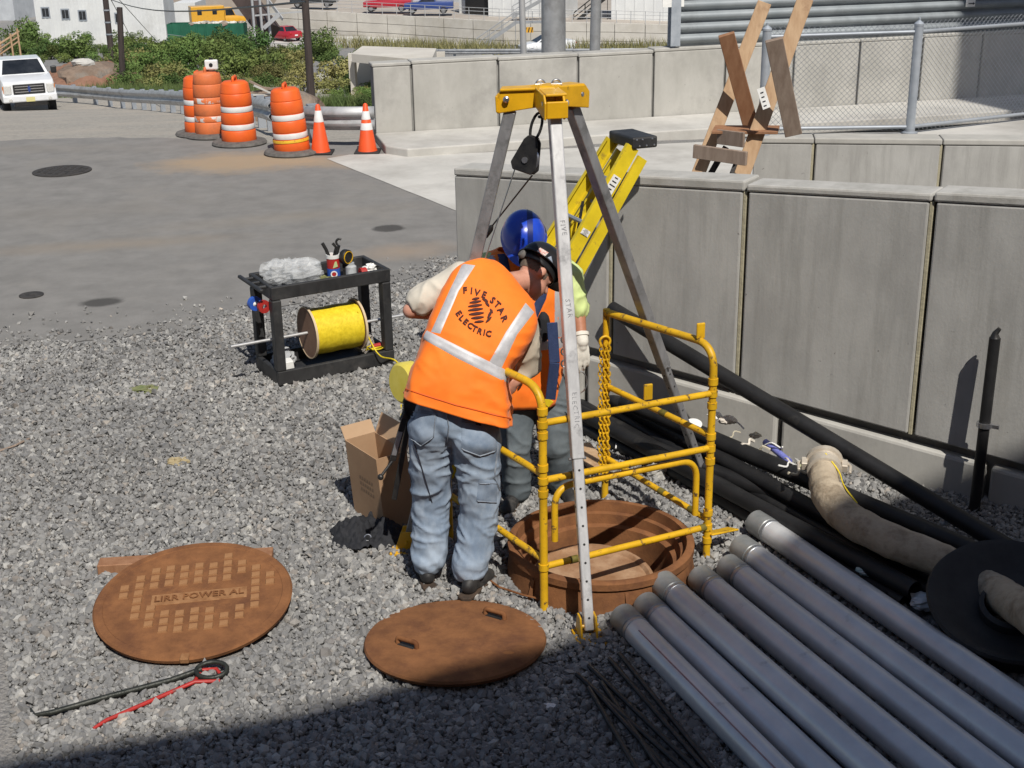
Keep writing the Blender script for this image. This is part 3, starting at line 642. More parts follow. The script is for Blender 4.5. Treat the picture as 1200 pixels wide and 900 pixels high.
b = MB(); b.add([c1 + Z1 * .0175 + ux * (p.x * .98 + .03) + uy * p.y for p in vs] , fs)
nv = len(vs); b.add([c1 + Z1 * .022 + ux * (p.x * .98 + .03) + uy * p.y for p in vs], fs)
b.build('lettering', RUSTD, cv, fix=False)
b = MB(); b.box(c1 - Y1 * .50 + X1 * .06 + Z1 * .006, (.045, .05, .03), X1, Y1); b.build('pick_hole_lug', RAISED, cv, bevel=.004)
b = MB(); p0, p1 = G(116, 664, .045), G(320, 651, .045); b.bar(p0, p1, .10, .062); tag(b.build('plank', WOODR, bevel=.004), 'rusty brown wooden plank under the far edge of the lettered cover', 'plank')

tl = R(-5); c2 = V((-.31, 5.83, .04))
Y2 = V((0, math.cos(tl), math.sin(tl))); Z2 = V((0, -math.sin(tl), math.cos(tl)))
cv2 = thing('manhole_cover', 'plain rusty manhole pan with two handle recesses, lying half in shade', 'manhole cover', c2)
b = MB(); b.lathe([(0, -.02), (.42, -.03), (.45, -.02), (.462, .0), (.455, .012), (.40, .022), (.2, .027), (0, .028)], 72, c2, Z2); b.build('plate', RUST, cv2, smooth=30)
for (hx, hy) in ((-.235, -.10), (.20, .215)):
    q = c2 + X1 * hx + Y2 * hy + Z2 * .026; a = (X1 * .82 - Y2 * .57).normalized(); s = Z2.cross(a)
    b = MB(); b.tube(round_path([q - a * .06, q - a * .06 + Z2 * .03, q + a * .06 + Z2 * .03, q + a * .06], .02, 4), .013, 8); hn = b.build('handle', RUSTD, cv2, smooth=50)
    b = MB(); b.prism([(-.05, -.018), (.05, -.018), (.05, .018), (-.05, .018)], q + Z2 * -.004, a, s, .005); b.build('recess', BLACKM, hn)
q = c2 + X1 * .27 - Y2 * .19 + Z2 * .022; b = MB(); b.ell(q, (.03, .018, .006), 12, 6, X1, Y2); b.build('rust_lump', RUSTD, cv2, smooth=60)

hk = thing('lifting_hook', 'long black steel lifting hook with a loop handle lying on the gravel', 'lifting hook', G(150, 812))
pts = [G(40, 838, .03), G(60, 835, .045), G(120, 818, .04), G(200, 797, .04), G(236, 784, .05)]
lp = G(248, 785, .055); b = MB(); b.tube(pts, [.009, .013, .014, .014, .013], 8); b.tube([lp + V((.075 * math.cos(t), .055 * math.sin(t), .01 * math.sin(t))) for t in [2 * math.pi * k / 18 for k in range(18)]], .012, 8, closed=True); b.tube([G(40, 838, .03), G(36, 832, .02)], .009, 6)
b.build('bar', mat('dark_green_steel', (.02, .024, .02), (.05, .052, .045), 20, .5, .4, bump=.3), hk, smooth=50)
hk = thing('lifting_hook', 'red painted lifting hook half hidden beside the black one', 'lifting hook', G(170, 822))
pts = [G(109, 854, .03), G(125, 844, .035), G(180, 820, .035), G(228, 799, .035), G(258, 798, .035)]
b = MB(); b.tube(pts, [.008, .0105, .011, .011, .01], 8); b.tube([G(228, 799, .035), G(236, 785, .03), G(254, 784, .03), G(260, 793, .03)], .010, 8); b.build('bar', REDP, hk, smooth=50)

# ---------------------------------------------------------------- steel conduits, rods
CONDM = mat('conduit_steel', (.60, .61, .625), (.72, .725, .735), 4, .33, .3, stretch=(1, 1, .12), bump=.06, c3=(.40, .39, .39), s3=6, t3=(.62, .78), rvar=.08, bscale=60)
CAPM = mat('thread_cap', (.22, .23, .23), (.32, .33, .33), 10, .4, .35)
ends = [(729, 722, .075, .0), (756, 708, .072, 0), (776, 683, .13, 0), (819, 676, .08, 0), (852, 663, .075, 0), (867, 640, .115, 0), (885, 611, .10, 0)]
labs = ['steel conduit at the near left edge of the pile, with a reddish streak', 'steel conduit half hidden between the near left ones', 'steel conduit riding higher, third from the near left', 'steel conduit in the middle of the pile, fourth from left',
        'steel conduit third from the wall side with its end set back', 'steel conduit second from the wall side of the pile', 'steel conduit at the wall side, reaching farthest back beside the black pipes']
DC = (G(1200, 835, .06) - G(884, 610, .06)).normalized()
REDS = mat('red_marking', (.32, .16, .17), (.36, .27, .28), 30, .5, .4)
for i, ((u, v, z, _), lab) in enumerate(zip(ends, labs)):
    p0 = G(u, v, z); d = (DC + V((.012 * (i - 3), 0, 0)) * .6).normalized(); d.z = 0; p1 = p0 + d * 4.2; rC = .0715
    cd = thing('steel_conduit', lab, 'conduit', p0, 'galvanised conduits lying side by side')
    b = MB(); b.tube([p0 + d * .13, p1], rC, 24, caps=True); b.build('pipe', CONDM, cd, smooth=50)
    b = MB(); b.lathe([(.05, .03), (.062, .0), (rC + .003, .006), (rC + .004, .135), (rC, .14)], 24, p0, d); b.build('end_cap', CAPM, cd, smooth=35)
    b = MB(); b.lathe([(rC + .001, .141), (rC + .0035, .146), (rC + .003, .165), (rC, .168)], 24, p0, d); b.build('thread_collar', GALV, cd, smooth=35)
    if i == 0:
        b = MB(); a, s, _ = basis(d); t = -2.4
        s1 = [p0 + d * (.25 + .1 * k) + (V((0, 0, 1)) * .86 + V((d.y, -d.x, 0)) * .52).normalized() * (rC + .0006) for k in range(16)]
        b.tube(s1, .004, 5); b.build('red_streak', REDS, cd)
for k in range(7):
    u0 = [676, 690, 700, 714, 726, 705, 690][k]; v0 = [790, 780, 812, 772, 766, 800, 806][k]
    p0 = G(u0, v0, .05); d = V((DC.x + .10 - .03 * k, DC.y - .05 * k, 0)).normalized(); p1 = p0 + d * (1.5 + .13 * k)
    b = MB(); b.tube([p0, p0.lerp(p1, .5) + V((0, 0, .01)), p1], .0125, 8)
    tag(b.build('steel_rod', DARKM, smooth=50), ['thin dark steel rod at the outer left of the shaded pile', 'short dark rod second from left in the shaded pile', 'dark rod at the near side of the shaded pile', 'dark steel rod in the middle of the shaded pile',
        'long dark rod nearest to the steel conduits', 'lowest dark rod in the middle of the shaded pile', 'longest dark rod slanting across the shaded pile'][k], 'rod', 'dark steel rods in the shade')
#SECTION_END front
# ---------------------------------------------------------------- utility cart with the rope reel
FL = V((-1.80, 9.60, 0)); cx, cy = V((.866, .5, 0)), V((-.5, .866, 0)); CLn, CW = .99, .50
def CT(a, c, z): q = FL + cx * a + cy * c; return V((q.x, q.y, z))
ct = thing('utility_cart', 'black plastic two shelf utility cart holding a reel of yellow rope', 'cart', CT(CLn / 2, CW / 2, 0))
def tray(z0, z1, nm, x0=0.0):
    b = MB(); w = .035
    b.box(CT((CLn + x0) / 2, CW / 2, z0 + .012), (CLn - x0 - .02, CW - .02, .024), cx, cy)
    b.box(CT((CLn + x0) / 2, w / 2, (z0 + z1) / 2), (CLn - x0, w, z1 - z0), cx, cy); b.box(CT((CLn + x0) / 2, CW - w / 2, (z0 + z1) / 2), (CLn - x0, w, z1 - z0), cx, cy)
    b.box(CT(x0 + w / 2, CW / 2, (z0 + z1) / 2), (w, CW - 2 * w - .004, z1 - z0), cx, cy); b.box(CT(CLn - w / 2, CW / 2, (z0 + z1) / 2), (w, CW - 2 * w - .004, z1 - z0), cx, cy)
    return b.build(nm, BPL, ct, bevel=.008, seg=2)
tray(.71, .815, 'top_shelf'); tray(.025, .14, 'bottom_shelf')
for a, c in ((.035, .04), (CLn - .04, .04), (.035, CW - .04), (CLn - .04, CW - .04)):
    b = MB(); b.box(CT(a, c, .424), (.075, .085, .572), cx, cy); b.build('leg', BPL, ct, bevel=.012, seg=2)
    b = MB(); q = CT(a + (.05 if a < .5 else -.05), c, .02); b.lathe([(0, -.014), (.016, -.014), (.02, -.008), (.02, .008), (.016, .014), (0, .014)], 16, q, cy); b.build('caster', RUB, ct, smooth=40)
b = MB()
for k in range(3): b.box(CT(-.035, .11 + .14 * k, .80), (.07, .03, .022), cx, cy)
b.box(CT(-.075, CW / 2, .80), (.03, CW, .026), cx, cy); b.build('push_handle', BPL, ct, bevel=.006)
# handle recess bars
# rope reel on an axle rod
RC_ = CT(.54, .17, .355); RL = .21
rp = thing('rope_reel', 'big reel of bright yellow rope lying across the cart', 'rope reel', RC_ - V((0, 0, .2)))
ROPE = mat('yellow_rope', (.62, .47, .01), (.80, .63, .03), 30, .6, bump=.3, bscale=200, bdist=.002)
FIB = mat('reel_board', (.23, .13, .085), (.30, .18, .12), 7, .8); RIM = mat('reel_rim', (.55, .42, .27), (.62, .5, .35), 8, .8)
for s in (-1, 1):
    b = MB(); b.lathe([(.02, -.006), (.200, -.006), (.200, .006), (.02, .006)], 40, RC_ + cx * RL * s, cx, closed=True); fl = b.build('flange', FIB, rp, smooth=30)
    b = MB(); b.lathe([(.199, -.0085), (.208, -.0085), (.208, .0085), (.199, .0085)], 40, RC_ + cx * RL * s, cx, closed=True); b.build('rim', RIM, fl, smooth=30)
b = MB(); turns = 34
pts = [RC_ + cx * (-RL + .012 + (2 * RL - .024) * t / (turns * 18)) + (V((0, 0, 1)) * math.cos(2 * math.pi * t / 18) + cy * math.sin(2 * math.pi * t / 18)) * (.178 + .0022 * math.sin(t * .37)) for t in range(turns * 18)]
b.tube(pts, .0068, 6); b.lathe([(.0, -RL + .008), (.173, -RL + .008), (.173, RL - .008), (.0, RL - .008)], 30, RC_, cx); b.build('rope_winding', ROPE, rp, smooth=60)
b = MB(); b.tube([CT(-.30, .17, .355), CT(1.16, .17, .355)], .0125, 12)
tag(b.build('axle_rod', mat('bright_conduit', (.55, .55, .55), (.7, .7, .7), 10, .4, .6), smooth=50), 'thin pale metal rod through the rope reel, sticking out of the cart', 'rod')
E0 = RC_ + cx * .17 + V((0, 0, .14)) - cy * .12
pts = bez([E0, CT(.79, .0, .24), CT(.84, -.06, .13), CT(.98, -.10, .03), G(470, 500, .02)], 8)
b = MB(); b.tube(pts, .0062, 6)
b.tube(bez([CT(.78, .10, .145), CT(.84, .04, .17), CT(.92, .10, .15), CT(.85, .16, .15), CT(.79, .08, .16), CT(.86, .02, .16), CT(.95, .08, .15)], 8), .0062, 6)
tag(b.build('rope_end', ROPE, smooth=60), 'loose yellow rope tail coming off the reel down to the gravel', 'rope')
# things on the cart: plastic wrap, can of tools, jar, rags, spools
def crumple(b, c, rx, ry, rz, seed, nu=26, nv=16, amp=.35, f=2.2, mi=0):
    i0 = len(b.v); b.ell(c, (rx, ry, rz), nu, nv, mi=mi)
    for k in range(i0, len(b.v)):
        p = b.v[k] - V(c); d = p.normalized() if p.length else p
        n_ = noise.noise(d * f + V((seed, seed * 2, 0))) + .6 * noise.noise(d * f * 2.7 + V((seed, 0, 5))) + .35 * abs(noise.noise(d * f * 6 + V((0, seed, 9))))
        b.v[k] = V(c) + p * (1 + amp * n_)
    return b
m = bpy.data.materials.new('clear_film'); m.use_nodes = True; n = m.node_tree; pr = n.nodes['Principled BSDF']; pr.inputs['Base Color'].default_value = (.75, .77, .78, 1); pr.inputs['Roughness'].default_value = .13; pr.inputs['Alpha'].default_value = .26; pr.inputs['IOR'].default_value = 1.5; tb = n.nodes.new('ShaderNodeTexNoise'); tb.inputs['Scale'].default_value = 11; tb.inputs['Detail'].default_value = 2; bp = n.nodes.new('ShaderNodeBump'); bp.inputs['Strength'].default_value = 1; bp.inputs['Distance'].default_value = .06; 
FILM = m
b = MB(); crumple(b, CT(.27, .25, .85), .21, .17, .085, 3.3, 22, 13, .42, 2.4); crumple(b, CT(.16, .27, .86), .13, .13, .085, 8.3, 18, 11, .42, 2.8); crumple(b, CT(.36, .27, .85), .15, .14, .07, 5.1, 18, 11, .42, 2.8)
tag(b.build('plastic_film', FILM), 'crumpled clear plastic wrapping heaped on the left of the cart', 'plastic wrap', kind=None)
cq = CT(.61, .24, .735)
can = thing('paint_can', 'red white and blue printed can standing on the cart full of tools', 'can', cq)
b = MB(); b.lathe([(.0, 0), (.052, 0), (.052, .09), (0, .09)], 28, cq); b.build('blue_band', BLUEP, can, smooth=40)
b = MB(); b.lathe([(.0, .091), (.051, .091), (.051, .17), (0, .17)], 28, cq); b.build('red_band', REDP, can, smooth=40)
b = MB(); b.lathe([(.0515, .171), (.0535, .171), (.0535, .20), (.0515, .20), (.047, .2), (.047, .172)], 28, cq, closed=True); b.build('white_rim', WHITEP, can, smooth=40)
vd = V((.17, -.98, 0)); sdv = V((.98, .17, 0)); b = MB(); b.lathe([(.018, 0), (.027, 0), (.027, .003), (.018, .003)], 20, cq + vd * .0512 + V((0, 0, .05)), vd, closed=True); b.build('round_emblem', WHITEP, can)
b = MB(); b.lathe([(0, 0), (.0165, 0), (.0165, .002), (0, .002)], 18, cq + vd * .0516 + V((0, 0, .05)), vd); b.build('emblem_dot', REDP, can)
b = MB(); b.prism([(-.012, 0), (.028, .012), (.02, .055), (.006, .05)], cq + vd * .0512 + V((0, 0, .098)) + sdv * .005, sdv, V((0, 0, 1)), -.002); b.build('print_patch', mat('print_green', (.45, .55, .25), None), can)
b = MB(); b.tube([cq + V((-.02, 0, .15)), cq + V((-.05, .0, .24)), cq + V((-.075, 0, .29))], .014, 8); b.tube([cq + V((.0, .01, .15)), cq + V((.03, .01, .25)), cq + V((.005, .01, .285))], .012, 8)
tag(b.build('pliers', DARKM, smooth=50), 'black handled pliers standing in the printed can', 'pliers')
b = MB(); b.tube([cq + V((.02, 0, .16)), cq + V((.055, 0, .27))], .012, 8); b.tube(arc(cq + V((.06, 0, .295)), V((1, 0, 0)), V((0, 0, 1)), .026, .9, 4.2, 8), .009, 8)
tag(b.build('wrench', DARKM, smooth=50), 'dark hooked wrench standing upright in the printed can', 'wrench')
b = MB(); b.lathe([(0, -.025), (.055, -.025), (.06, -.018), (.06, .018), (.055, .025), (0, .025)], 24, cq + V((.10, .02, .17)), V((.8, -.6, 0))); b.box(cq + V((.09, .03, .08)), (.04, .04, .15))
tm = b.build('tape_measure', DARKM, smooth=40); tag(tm, 'black round tool reel with a yellow edge beside the printed can', 'tool')
b = MB(); b.lathe([(.045, .0), (.05, .0), (.05, .006), (.045, .006)], 20, cq + V((.10, .02, .17)) + V((.8, -.6, 0)) * .0262, V((.8, -.6, 0)), closed=True); b.build('yellow_ring', YEL, tm)
GLASS = bpy.data.materials.new('clear_plastic'); GLASS.use_nodes = True; pr = GLASS.node_tree.nodes['Principled BSDF']; pr.inputs['Base Color'].default_value = (.8, .84, .86, 1); pr.inputs['Roughness'].default_value = .1; pr.inputs['Alpha'].default_value = .45
b = MB(); b.lathe([(0, 0), (.045, 0), (.045, .09), (.03, .105), (.03, .12), (0, .12)], 20, CT(.74, .2, .735)); tag(b.build('jar', GLASS, smooth=40), 'small clear plastic jar on the cart right of the printed can', 'jar')
b = MB(); b.lathe([(.018, -.025), (.042, -.025), (.042, .025), (.018, .025)], 20, CT(.83, .17, .765), cx, closed=True); tag(b.build('tape_roll', REDP, smooth=40), 'small red tape roll lying on the right end of the cart', 'tape roll')
b = MB(); crumple(b, CT(.92, .22, .765), .055, .045, .04, 7.7, 18, 12, .6, 2.5); tag(b.build('rag', WHITEP), 'crumpled white rag on the right corner of the cart top', 'rag')
b = MB(); crumple(b, CT(.50, .18, .755), .06, .05, .03, 2.2, 16, 10, .5); tag(b.build('rag', mat('green_cloth', (.16, .17, .06), (.22, .22, .1), 12, .9)), 'small olive green cloth lump beside the plastic wrapping', 'rag')
tr = thing('tape_roll', 'blue and red tape rolls hanging off the left cart handle', 'tape roll', CT(-.05, .17, .62))
b = MB(); b.lathe([(.02, -.02), (.055, -.02), (.055, .02), (.02, .02)], 22, CT(-.07, .20, .655), V((.6, -.8, 0)), closed=True); b.build('blue_roll', BLUEP, tr, smooth=40)
b = MB(); b.lathe([(.02, -.016), (.05, -.016), (.05, .016), (.02, .016)], 22, CT(-.035, .10, .65), V((.6, -.8, 0)), closed=True); b.build('red_roll', REDP, tr, smooth=40)
b = MB(); b.lathe([(0, 0), (.018, 0), (0, .012)], 12, CT(-.075, .18, .655), V((.6, -.8, 0))); b.build('white_core', WHITEP, tr)
# clutter on the bottom shelf
b = MB(); b.box(CT(.12, .16, .115), (.12, .10, .10), (1, .4, .1), (-.4, 1, 0)); tag(b.build('carton', WHITEP, bevel=.004), 'small white carton on the bottom shelf left of the reel', 'carton')
b = MB(); crumple(b, CT(.16, .30, .135), .09, .08, .08, 1.4, 18, 12, .4); tag(b.build('bag', mat('grey_cloth', (.33, .34, .35), (.42, .43, .44), 9, .8)), 'grey bag on the bottom shelf behind the white carton', 'bag')
b = MB(); crumple(b, CT(.86, .30, .15), .08, .06, .09, 6.4, 18, 12, .4); tag(b.build('rag', mat('dusty_cloth', (.28, .25, .22), (.4, .37, .34), 9, .8)), 'dusty rag heap on the bottom shelf right of the reel', 'rag')
b = MB(); b.lathe([(0, -.05), (.022, -.05), (.022, .05), (0, .05)], 14, CT(.9, .12, .155), cx); tag(b.build('screwdriver', REDP, smooth=40), 'red handled tool on the bottom shelf beside the rope coil', 'tool')

# ---------------------------------------------------------------- cardboard box and black cloth
bx0 = G(452, 627); k = G(417, 601) - bx0; ex = k; ey = G(483, 613) - bx0
ex = V((-.58, .815, 0)); ey = V((.815, .58, 0))
wx_, wy_, hz = 0.37, .21, .50
cb = thing('cardboard_box', 'open brown cardboard box standing on the gravel behind the man', 'box', bx0)
b = MB(); t = .006
lean = V((-.03, -.02, 0))
def BXP(a, c, z): return bx0 + ex * a + ey * c + V((0, 0, z)) + lean * (z / hz)
def slab(b, pts, n_, th, mi=0):
    n_ = V(n_).normalized() * th; b.add(pts + [p + n_ for p in pts], [[0, 1, 2, 3], [7, 6, 5, 4], [0, 4, 5, 1], [1, 5, 6, 2], [2, 6, 7, 3], [3, 7, 4, 0]], mi)
slab(b, [BXP(0, 0, 0), BXP(wx_, 0, 0), BXP(wx_, 0, hz), BXP(0, 0, hz)], ey, t)
slab(b, [BXP(0, wy_, 0), BXP(wx_, wy_, 0), BXP(wx_, wy_, hz), BXP(0, wy_, hz)], -ey, t)
slab(b, [BXP(0, t, 0), BXP(0, wy_ - t, 0), BXP(0, wy_ - t, hz), BXP(0, t, hz)], ex, t)
slab(b, [BXP(wx_, t, 0), BXP(wx_, wy_ - t, 0), BXP(wx_, wy_ - t, hz), BXP(wx_, t, hz)], -ex, t)
slab(b, [BXP(t, t, .002), BXP(wx_ - t, t, .002), BXP(wx_ - t, wy_ - t, .002), BXP(t, wy_ - t, .002)], (0, 0, 1), t)
b.build('box_body', CARD, cb)
for nm, p, q, o_ in (('flap', BXP(wx_, 0, hz), BXP(wx_, wy_, hz), ex * .05 + V((0, 0, .07))), ('flap', BXP(0, wy_, hz), BXP(wx_, wy_, hz), ey * .05 + V((0, 0, .12))), ('flap', BXP(0, t * 2, hz - .01), BXP(wx_, t * 2, hz - .01), ey * .06 + V((0, 0, -.17)))):
    b = MB(); slab(b, [p, q, q + o_, p + o_], (q - p).cross(o_), .004); b.build(nm, CARDI, cb)
b = MB()
PRN = mat('faded_print', (.20, .13, .08), None, 8, .9)
for r_ in range(3):
    for k in range(6):
        a = .08 + k * .028; z = .30 - r_ * .04; p = BXP(a, 0, z) - ey * .0015
        b.quad(p, p + ex * .018, p + ex * .018 + V((0, 0, .016)), p + V((0, 0, .016)))
tag(b.build('print', PRN, cb, fix=False), kind='stuff')
def cloth(name, c, rx, ry, h, seed, m, label, cat, n=44):
    b = MB(); vs = []
    for i in range(n):
        for j in range(n):
            u, v = i / (n - 1) * 2 - 1, j / (n - 1) * 2 - 1
            rad = math.hypot(u, v); u2, v2 = u * (1 - .25 * abs(v)), v * (1 - .25 * abs(u))
            w = 1 + .28 * noise.noise(V((u * 1.5 + seed, v * 1.5, 2)))
            z = h * (.5 + .55 * noise.noise(V((u * 2.1 + seed, v * 2.1, 0))) + .5 * abs(noise.noise(V((u * 4.2, v * 4.2 + seed, 4)))) + .2 * noise.noise(V((u * 11, v * 11, seed)))) * max(0, 1 - rad ** 2.2 * .62)
            vs.append(V(c) + V((u2 * rx * w, v2 * ry * w, max(.016, z + .012))))
    b.add(vs, [[i * n + j, (i + 1) * n + j, (i + 1) * n + j + 1, i * n + j + 1] for i in range(n - 1) for j in range(n - 1)])
    return tag(b.build(name, m, smooth=70, fix=False), label, cat)
BLKC = mat('black_cloth', (.008, .009, .012), (.018, .019, .024), 20, .85, bump=.3, bscale=90, bdist=.003)
cloth('black_jacket', G(428, 632), .22, .20, .15, 4.0, BLKC, 'crumpled black jacket dropped on the gravel by the cardboard box', 'jacket')
b = MB(); b.tube(arc(G(431, 630, .085), V((1, 0, 0)), V((0, .8, .6)), .02, 0, 5, 8), .004, 5); tag(b.build('buckle', STEEL), 'small bright metal buckle on the black jacket', 'buckle')

# ---------------------------------------------------------------- black pipes, leaning conduit, hose
def pipe(p0, p1, r, label, sag=0, hollow=True, nm='black_pipe', grp='black plastic pipes along the wall'):
    p0, p1 = V(p0), V(p1); d = (p1 - p0).normalized(); o = thing(nm, label, 'pipe', p0, grp)
    n_ = 10; pts = [p0.lerp(p1, i / n_) + V((0, 0, -sag * 4 * (i / n_) * (1 - i / n_))) for i in range(n_ + 1)]
    b = MB(); b.tube(pts, r, 20, caps=not hollow)
    if hollow: b.lathe([(r, 0), (r * .86, 0), (r * .86, .12), (0, .12)], 20, p0, d)
    b.build('pipe', HDPE, o, smooth=50); return o
pipe(PA(-.93, .86, -.07), V((2.86, 6.36, .10)), .052, 'black pipe leaning against the wall panels with its top end raised', nm='leaning_pipe')
pipe(PA(-.75, .25, -.20), G(1168, 657, .18), .055, 'upper black pipe lying close along the foot of the wall')
pipe(PA(-.98, .10, -.33), G(1112, 662, .09), .05, 'second black pipe from the wall, running under the hose coupling')
pipe(G(640, 425, .15), G(1098, 676, .15), .05, 'black pipe ending behind the gloved hand, top of the bundle')
pipe(G(632, 436, .06), G(1092, 694, .06), .05, 'black pipe in the middle of the bundle under the hose')
pipe(G(640, 452, .06), G(1078, 703, .06), .05, 'black pipe lying in front of the bundle with a scuffed end')
pipe(G(652, 468, .15), G(1072, 692, .15), .05, 'black pipe riding on top of the bundle beside the tripod leg')
pipe(G(700, 500, .06), G(1060, 708, .06), .05, 'outermost long black pipe on the gravel nearest the steel conduits')
pipe(G(800, 552, .055), G(1040, 702, .055), .045, 'thin black pipe between the guard rail and the conduits')
pipe(G(660, 488, .055), G(775, 548, .055), .04, 'thin black pipe stub behind the guard rail')
SHT = mat('plastic_sheet', (.55, .57, .58), (.65, .67, .68), 12, .5); TEAL = mat('teal_tape', (.25, .45, .45), (.6, .62, .6), 22, .6)
po = thing('conduit_riser', 'thin black upright pole leaning on the right wall panel', 'pole', PA(1.58, -.05, -.16))
def onA(u, v, d):
    r = ray(u, v); q = QA + NA * d; return CP + r * ((q - CP).dot(NA) / r.dot(NA))
pb_, pt_ = onA(1141, 603, -.17), onA(1166, 396, -.12)
b = MB(); b.tube([pb_, pt_], .033, 14); b.build('pole', HDPE, po, smooth=50)
b = MB(); q = pb_.lerp(pt_, .52); d = (pt_ - pb_).normalized(); b.lathe([(.033, -.014), (.046, -.014), (.046, .014), (.033, .014)], 16, q, d, closed=True); b.bar(q, q + UA * .085, .02, .022); b.build('clamp', STEEL, po, smooth=40)
b = MB(); b.tube([pt_, pt_ + d * .03, pt_ + d * .06 + UA * .02], [.03, .018, .012], 10); b.build('top_fitting', DARKM, po, smooth=40)
HOSE = mat('canvas_hose', (.36, .29, .205), (.50, .42, .31), 5, .9, bump=.6, bscale=35, c3=(.17, .125, .08), s3=6, t3=(.5, .72), bdist=.012)
hs = thing('canvas_hose', 'thick beige canvas hose with metal coupling lying over the black pipes', 'hose', G(1020, 640))
cpts = [G(966, 548, .40), G(968, 574, .36), G(992, 606, .32), G(1045, 634, .29), G(1105, 658, .23), G(1150, 684, .19), G(1190, 708, .26), G(1250, 745, .38), G(1400, 800, .22), G(1650, 880, .12)]
pts = bez(cpts, 8); rs_ = [.086 + .004 * noise.noise(V((i * .6, 0, 0))) + (.008 if i > 8 else 0) for i in range(len(pts))]
b = MB(); b.tube(pts, rs_, 24)
for i, p in enumerate(b.v): b.v[i] = p + V((0, 0, 1)) * .006 * noise.noise(p * 14) + V((1, 0, 0)) * .006 * noise.noise(p * 11 + V((3, 0, 0)))
b.build('hose', HOSE, hs, smooth=60)
h0 = pts[0]; hd = (pts[0] - pts[2]).normalized(); CPL = mat('coupling_metal', (.50, .44, .36), (.63, .57, .48), 10, .55, .35, bump=.2)
b = MB(); b.lathe([(.088, -.05), (.100, -.045), (.100, .0), (.094, .01), (.094, .04), (.108, .045), (.108, .075), (.085, .08), (.08, .0)], 24, h0, hd); b.build('coupling', CPL, hs, smooth=30)
a, c, _ = basis(hd)
for s in (-1, 1):
    b = MB(); q = h0 + (a * s) * .115 + hd * .03; b.box(q, (.035, .05, .07), a, c); b.tube([q + a * s * .01 + hd * .04, q + a * s * .035 + hd * .0, q + a * s * .03 - hd * .07], .010, 8); b.build('cam_lever', CPL, hs, bevel=.005)
b = MB(); b.lathe([(0, .03), (.074, .03), (.074, .083), (0, .083)], 20, h0, hd); b.build('coupling_plug', mat('brown_plug', (.16, .11, .07), None), hs)
for s in (.25, -.4):
    b = MB(); ps = [h0 - hd * .0 + c * .1, pts[5] + V((.08, 0, .06)), pts[10] + V((.085, .02, .055)), pts[16] + V((.06, .03, .07))]
    if s > 0: b.tube(bez([p + V((0, 0, .0)) for p in ps], 6), .0045, 6); b.build('yellow_cord', ROPE, hs, smooth=60)
# black rubber cone over the hose
ka = (cpts[5] - cpts[4]).normalized(); kc = G(1186, 706, .25)
kn = thing('rubber_cone', 'wide black rubber flange lying round the hose at right edge', 'rubber flange', V((kc.x, kc.y, 0)))
kx = V((-.10, -.30, .93)).normalized()
b = MB(); b.lathe([(.15, -.20), (.30, -.20), (.36, -.10), (.40, .0), (.41, .02), (.40, .035), (.375, .03), (.30, -.03), (.20, -.06), (.15, -.07)], 48, kc, kx, closed=True); b.build('flange', RUB, kn, smooth=45)
b = MB(); b.lathe([(.128, -.24), (.15, -.24), (.155, -.02), (.13, -.01)], 32, kc, kx, closed=True); b.build('sleeve', RUB, kn, smooth=45)

# small litter between the pipes
def litter(u, v, z, r, m, label, cat, nm, seed, flat=.6):
    b = MB(); crumple(b, G(u, v, z), r, r * .7, r * flat, seed, 18, 12, .4, 2.0); tag(b.build(nm, m), label, cat)
litter(852, 492, .30, .055, mat('white_cloth', (.66, .60, .52), (.75, .70, .62), 9, .9), 'dirty white rag lying on the black pipes behind the guard', 'rag', 'rag', 1.1, .5)
litter(838, 487, .31, .045, WHITEP, 'small white cloth knot beside the dirty white rag', 'rag', 'rag', 4.1, .5)
b = MB(); b.tube([G(897, 518, .24), G(925, 541, .22)], .022, 10); tag(b.build('bottle', mat('blue_bottle', (.16, .18, .55), (.25, .27, .65), 8, .3), smooth=40), 'small blue plastic bottle wedged between the black pipes', 'bottle')
litter(940, 548, .2, .035, mat('olive_scrap', (.35, .36, .2), (.5, .5, .35), 9, .9), 'crumpled olive wrapper left of the hose coupling', 'wrapper', 'wrapper', 2.7)
litter(1018, 668, .13, .06, TEAL, 'teal and white plastic bag between hose and conduits', 'plastic bag', 'plastic_bag', 5.5, .5)
litter(1085, 705, .10, .09, SHT, 'pale plastic sheet bunched up below the hose', 'plastic sheet', 'plastic_sheet', 6.5, .4)
litter(1108, 612, .16, .03, SHT, 'shiny foil scrap at the foot of the wall by the pole', 'foil', 'foil_scrap', 3.5)
litter(644, 828, .02, .035, WHITEP, 'white paper scrap on the shaded gravel', 'paper', 'paper_scrap', 8.5, .3)
litter(885, 510, .24, .04, mat('tan_scrap', (.5, .45, .35), (.6, .55, .42), 9, .9), 'tan paper scrap among the black pipes left of the blue bottle', 'paper', 'paper_scrap', 9.1, .4)
for k in range(9):
    t = k / 8; u, v = 862 + 90 * t + rnd.uniform(-6, 6), 498 + 62 * t + rnd.uniform(-3, 5)
    b = MB(); q = G(u, v, .26); d_ = V((rnd.uniform(-1, 1), rnd.uniform(-1, .4), rnd.uniform(-.1, .3))).normalized()
    b.tube(bez([q, q + d_ * .05 + V((0, 0, .02)), q + d_ * .09 + V((.02, 0, -.01)), q + d_ * .13], 3), [.010 * rnd.uniform(.4, 1)] * 10, 5); tag(b.build('scrap', (WHITEP, MATS['tan_scrap'], MATS['white_cloth'])[k % 3]), 'small pale scrap of tape or string lying among the black pipes', 'scrap', 'scraps among the black pipes')
b = MB(); q = G(813, 497, .30); b.lathe([(0, 0), (.055, 0), (.055, .004), (0, .004)], 20, q, V((0, -.3, 1))); tag(b.build('lid', WHITEP), 'round white plastic lid lying on the black pipes', 'lid')
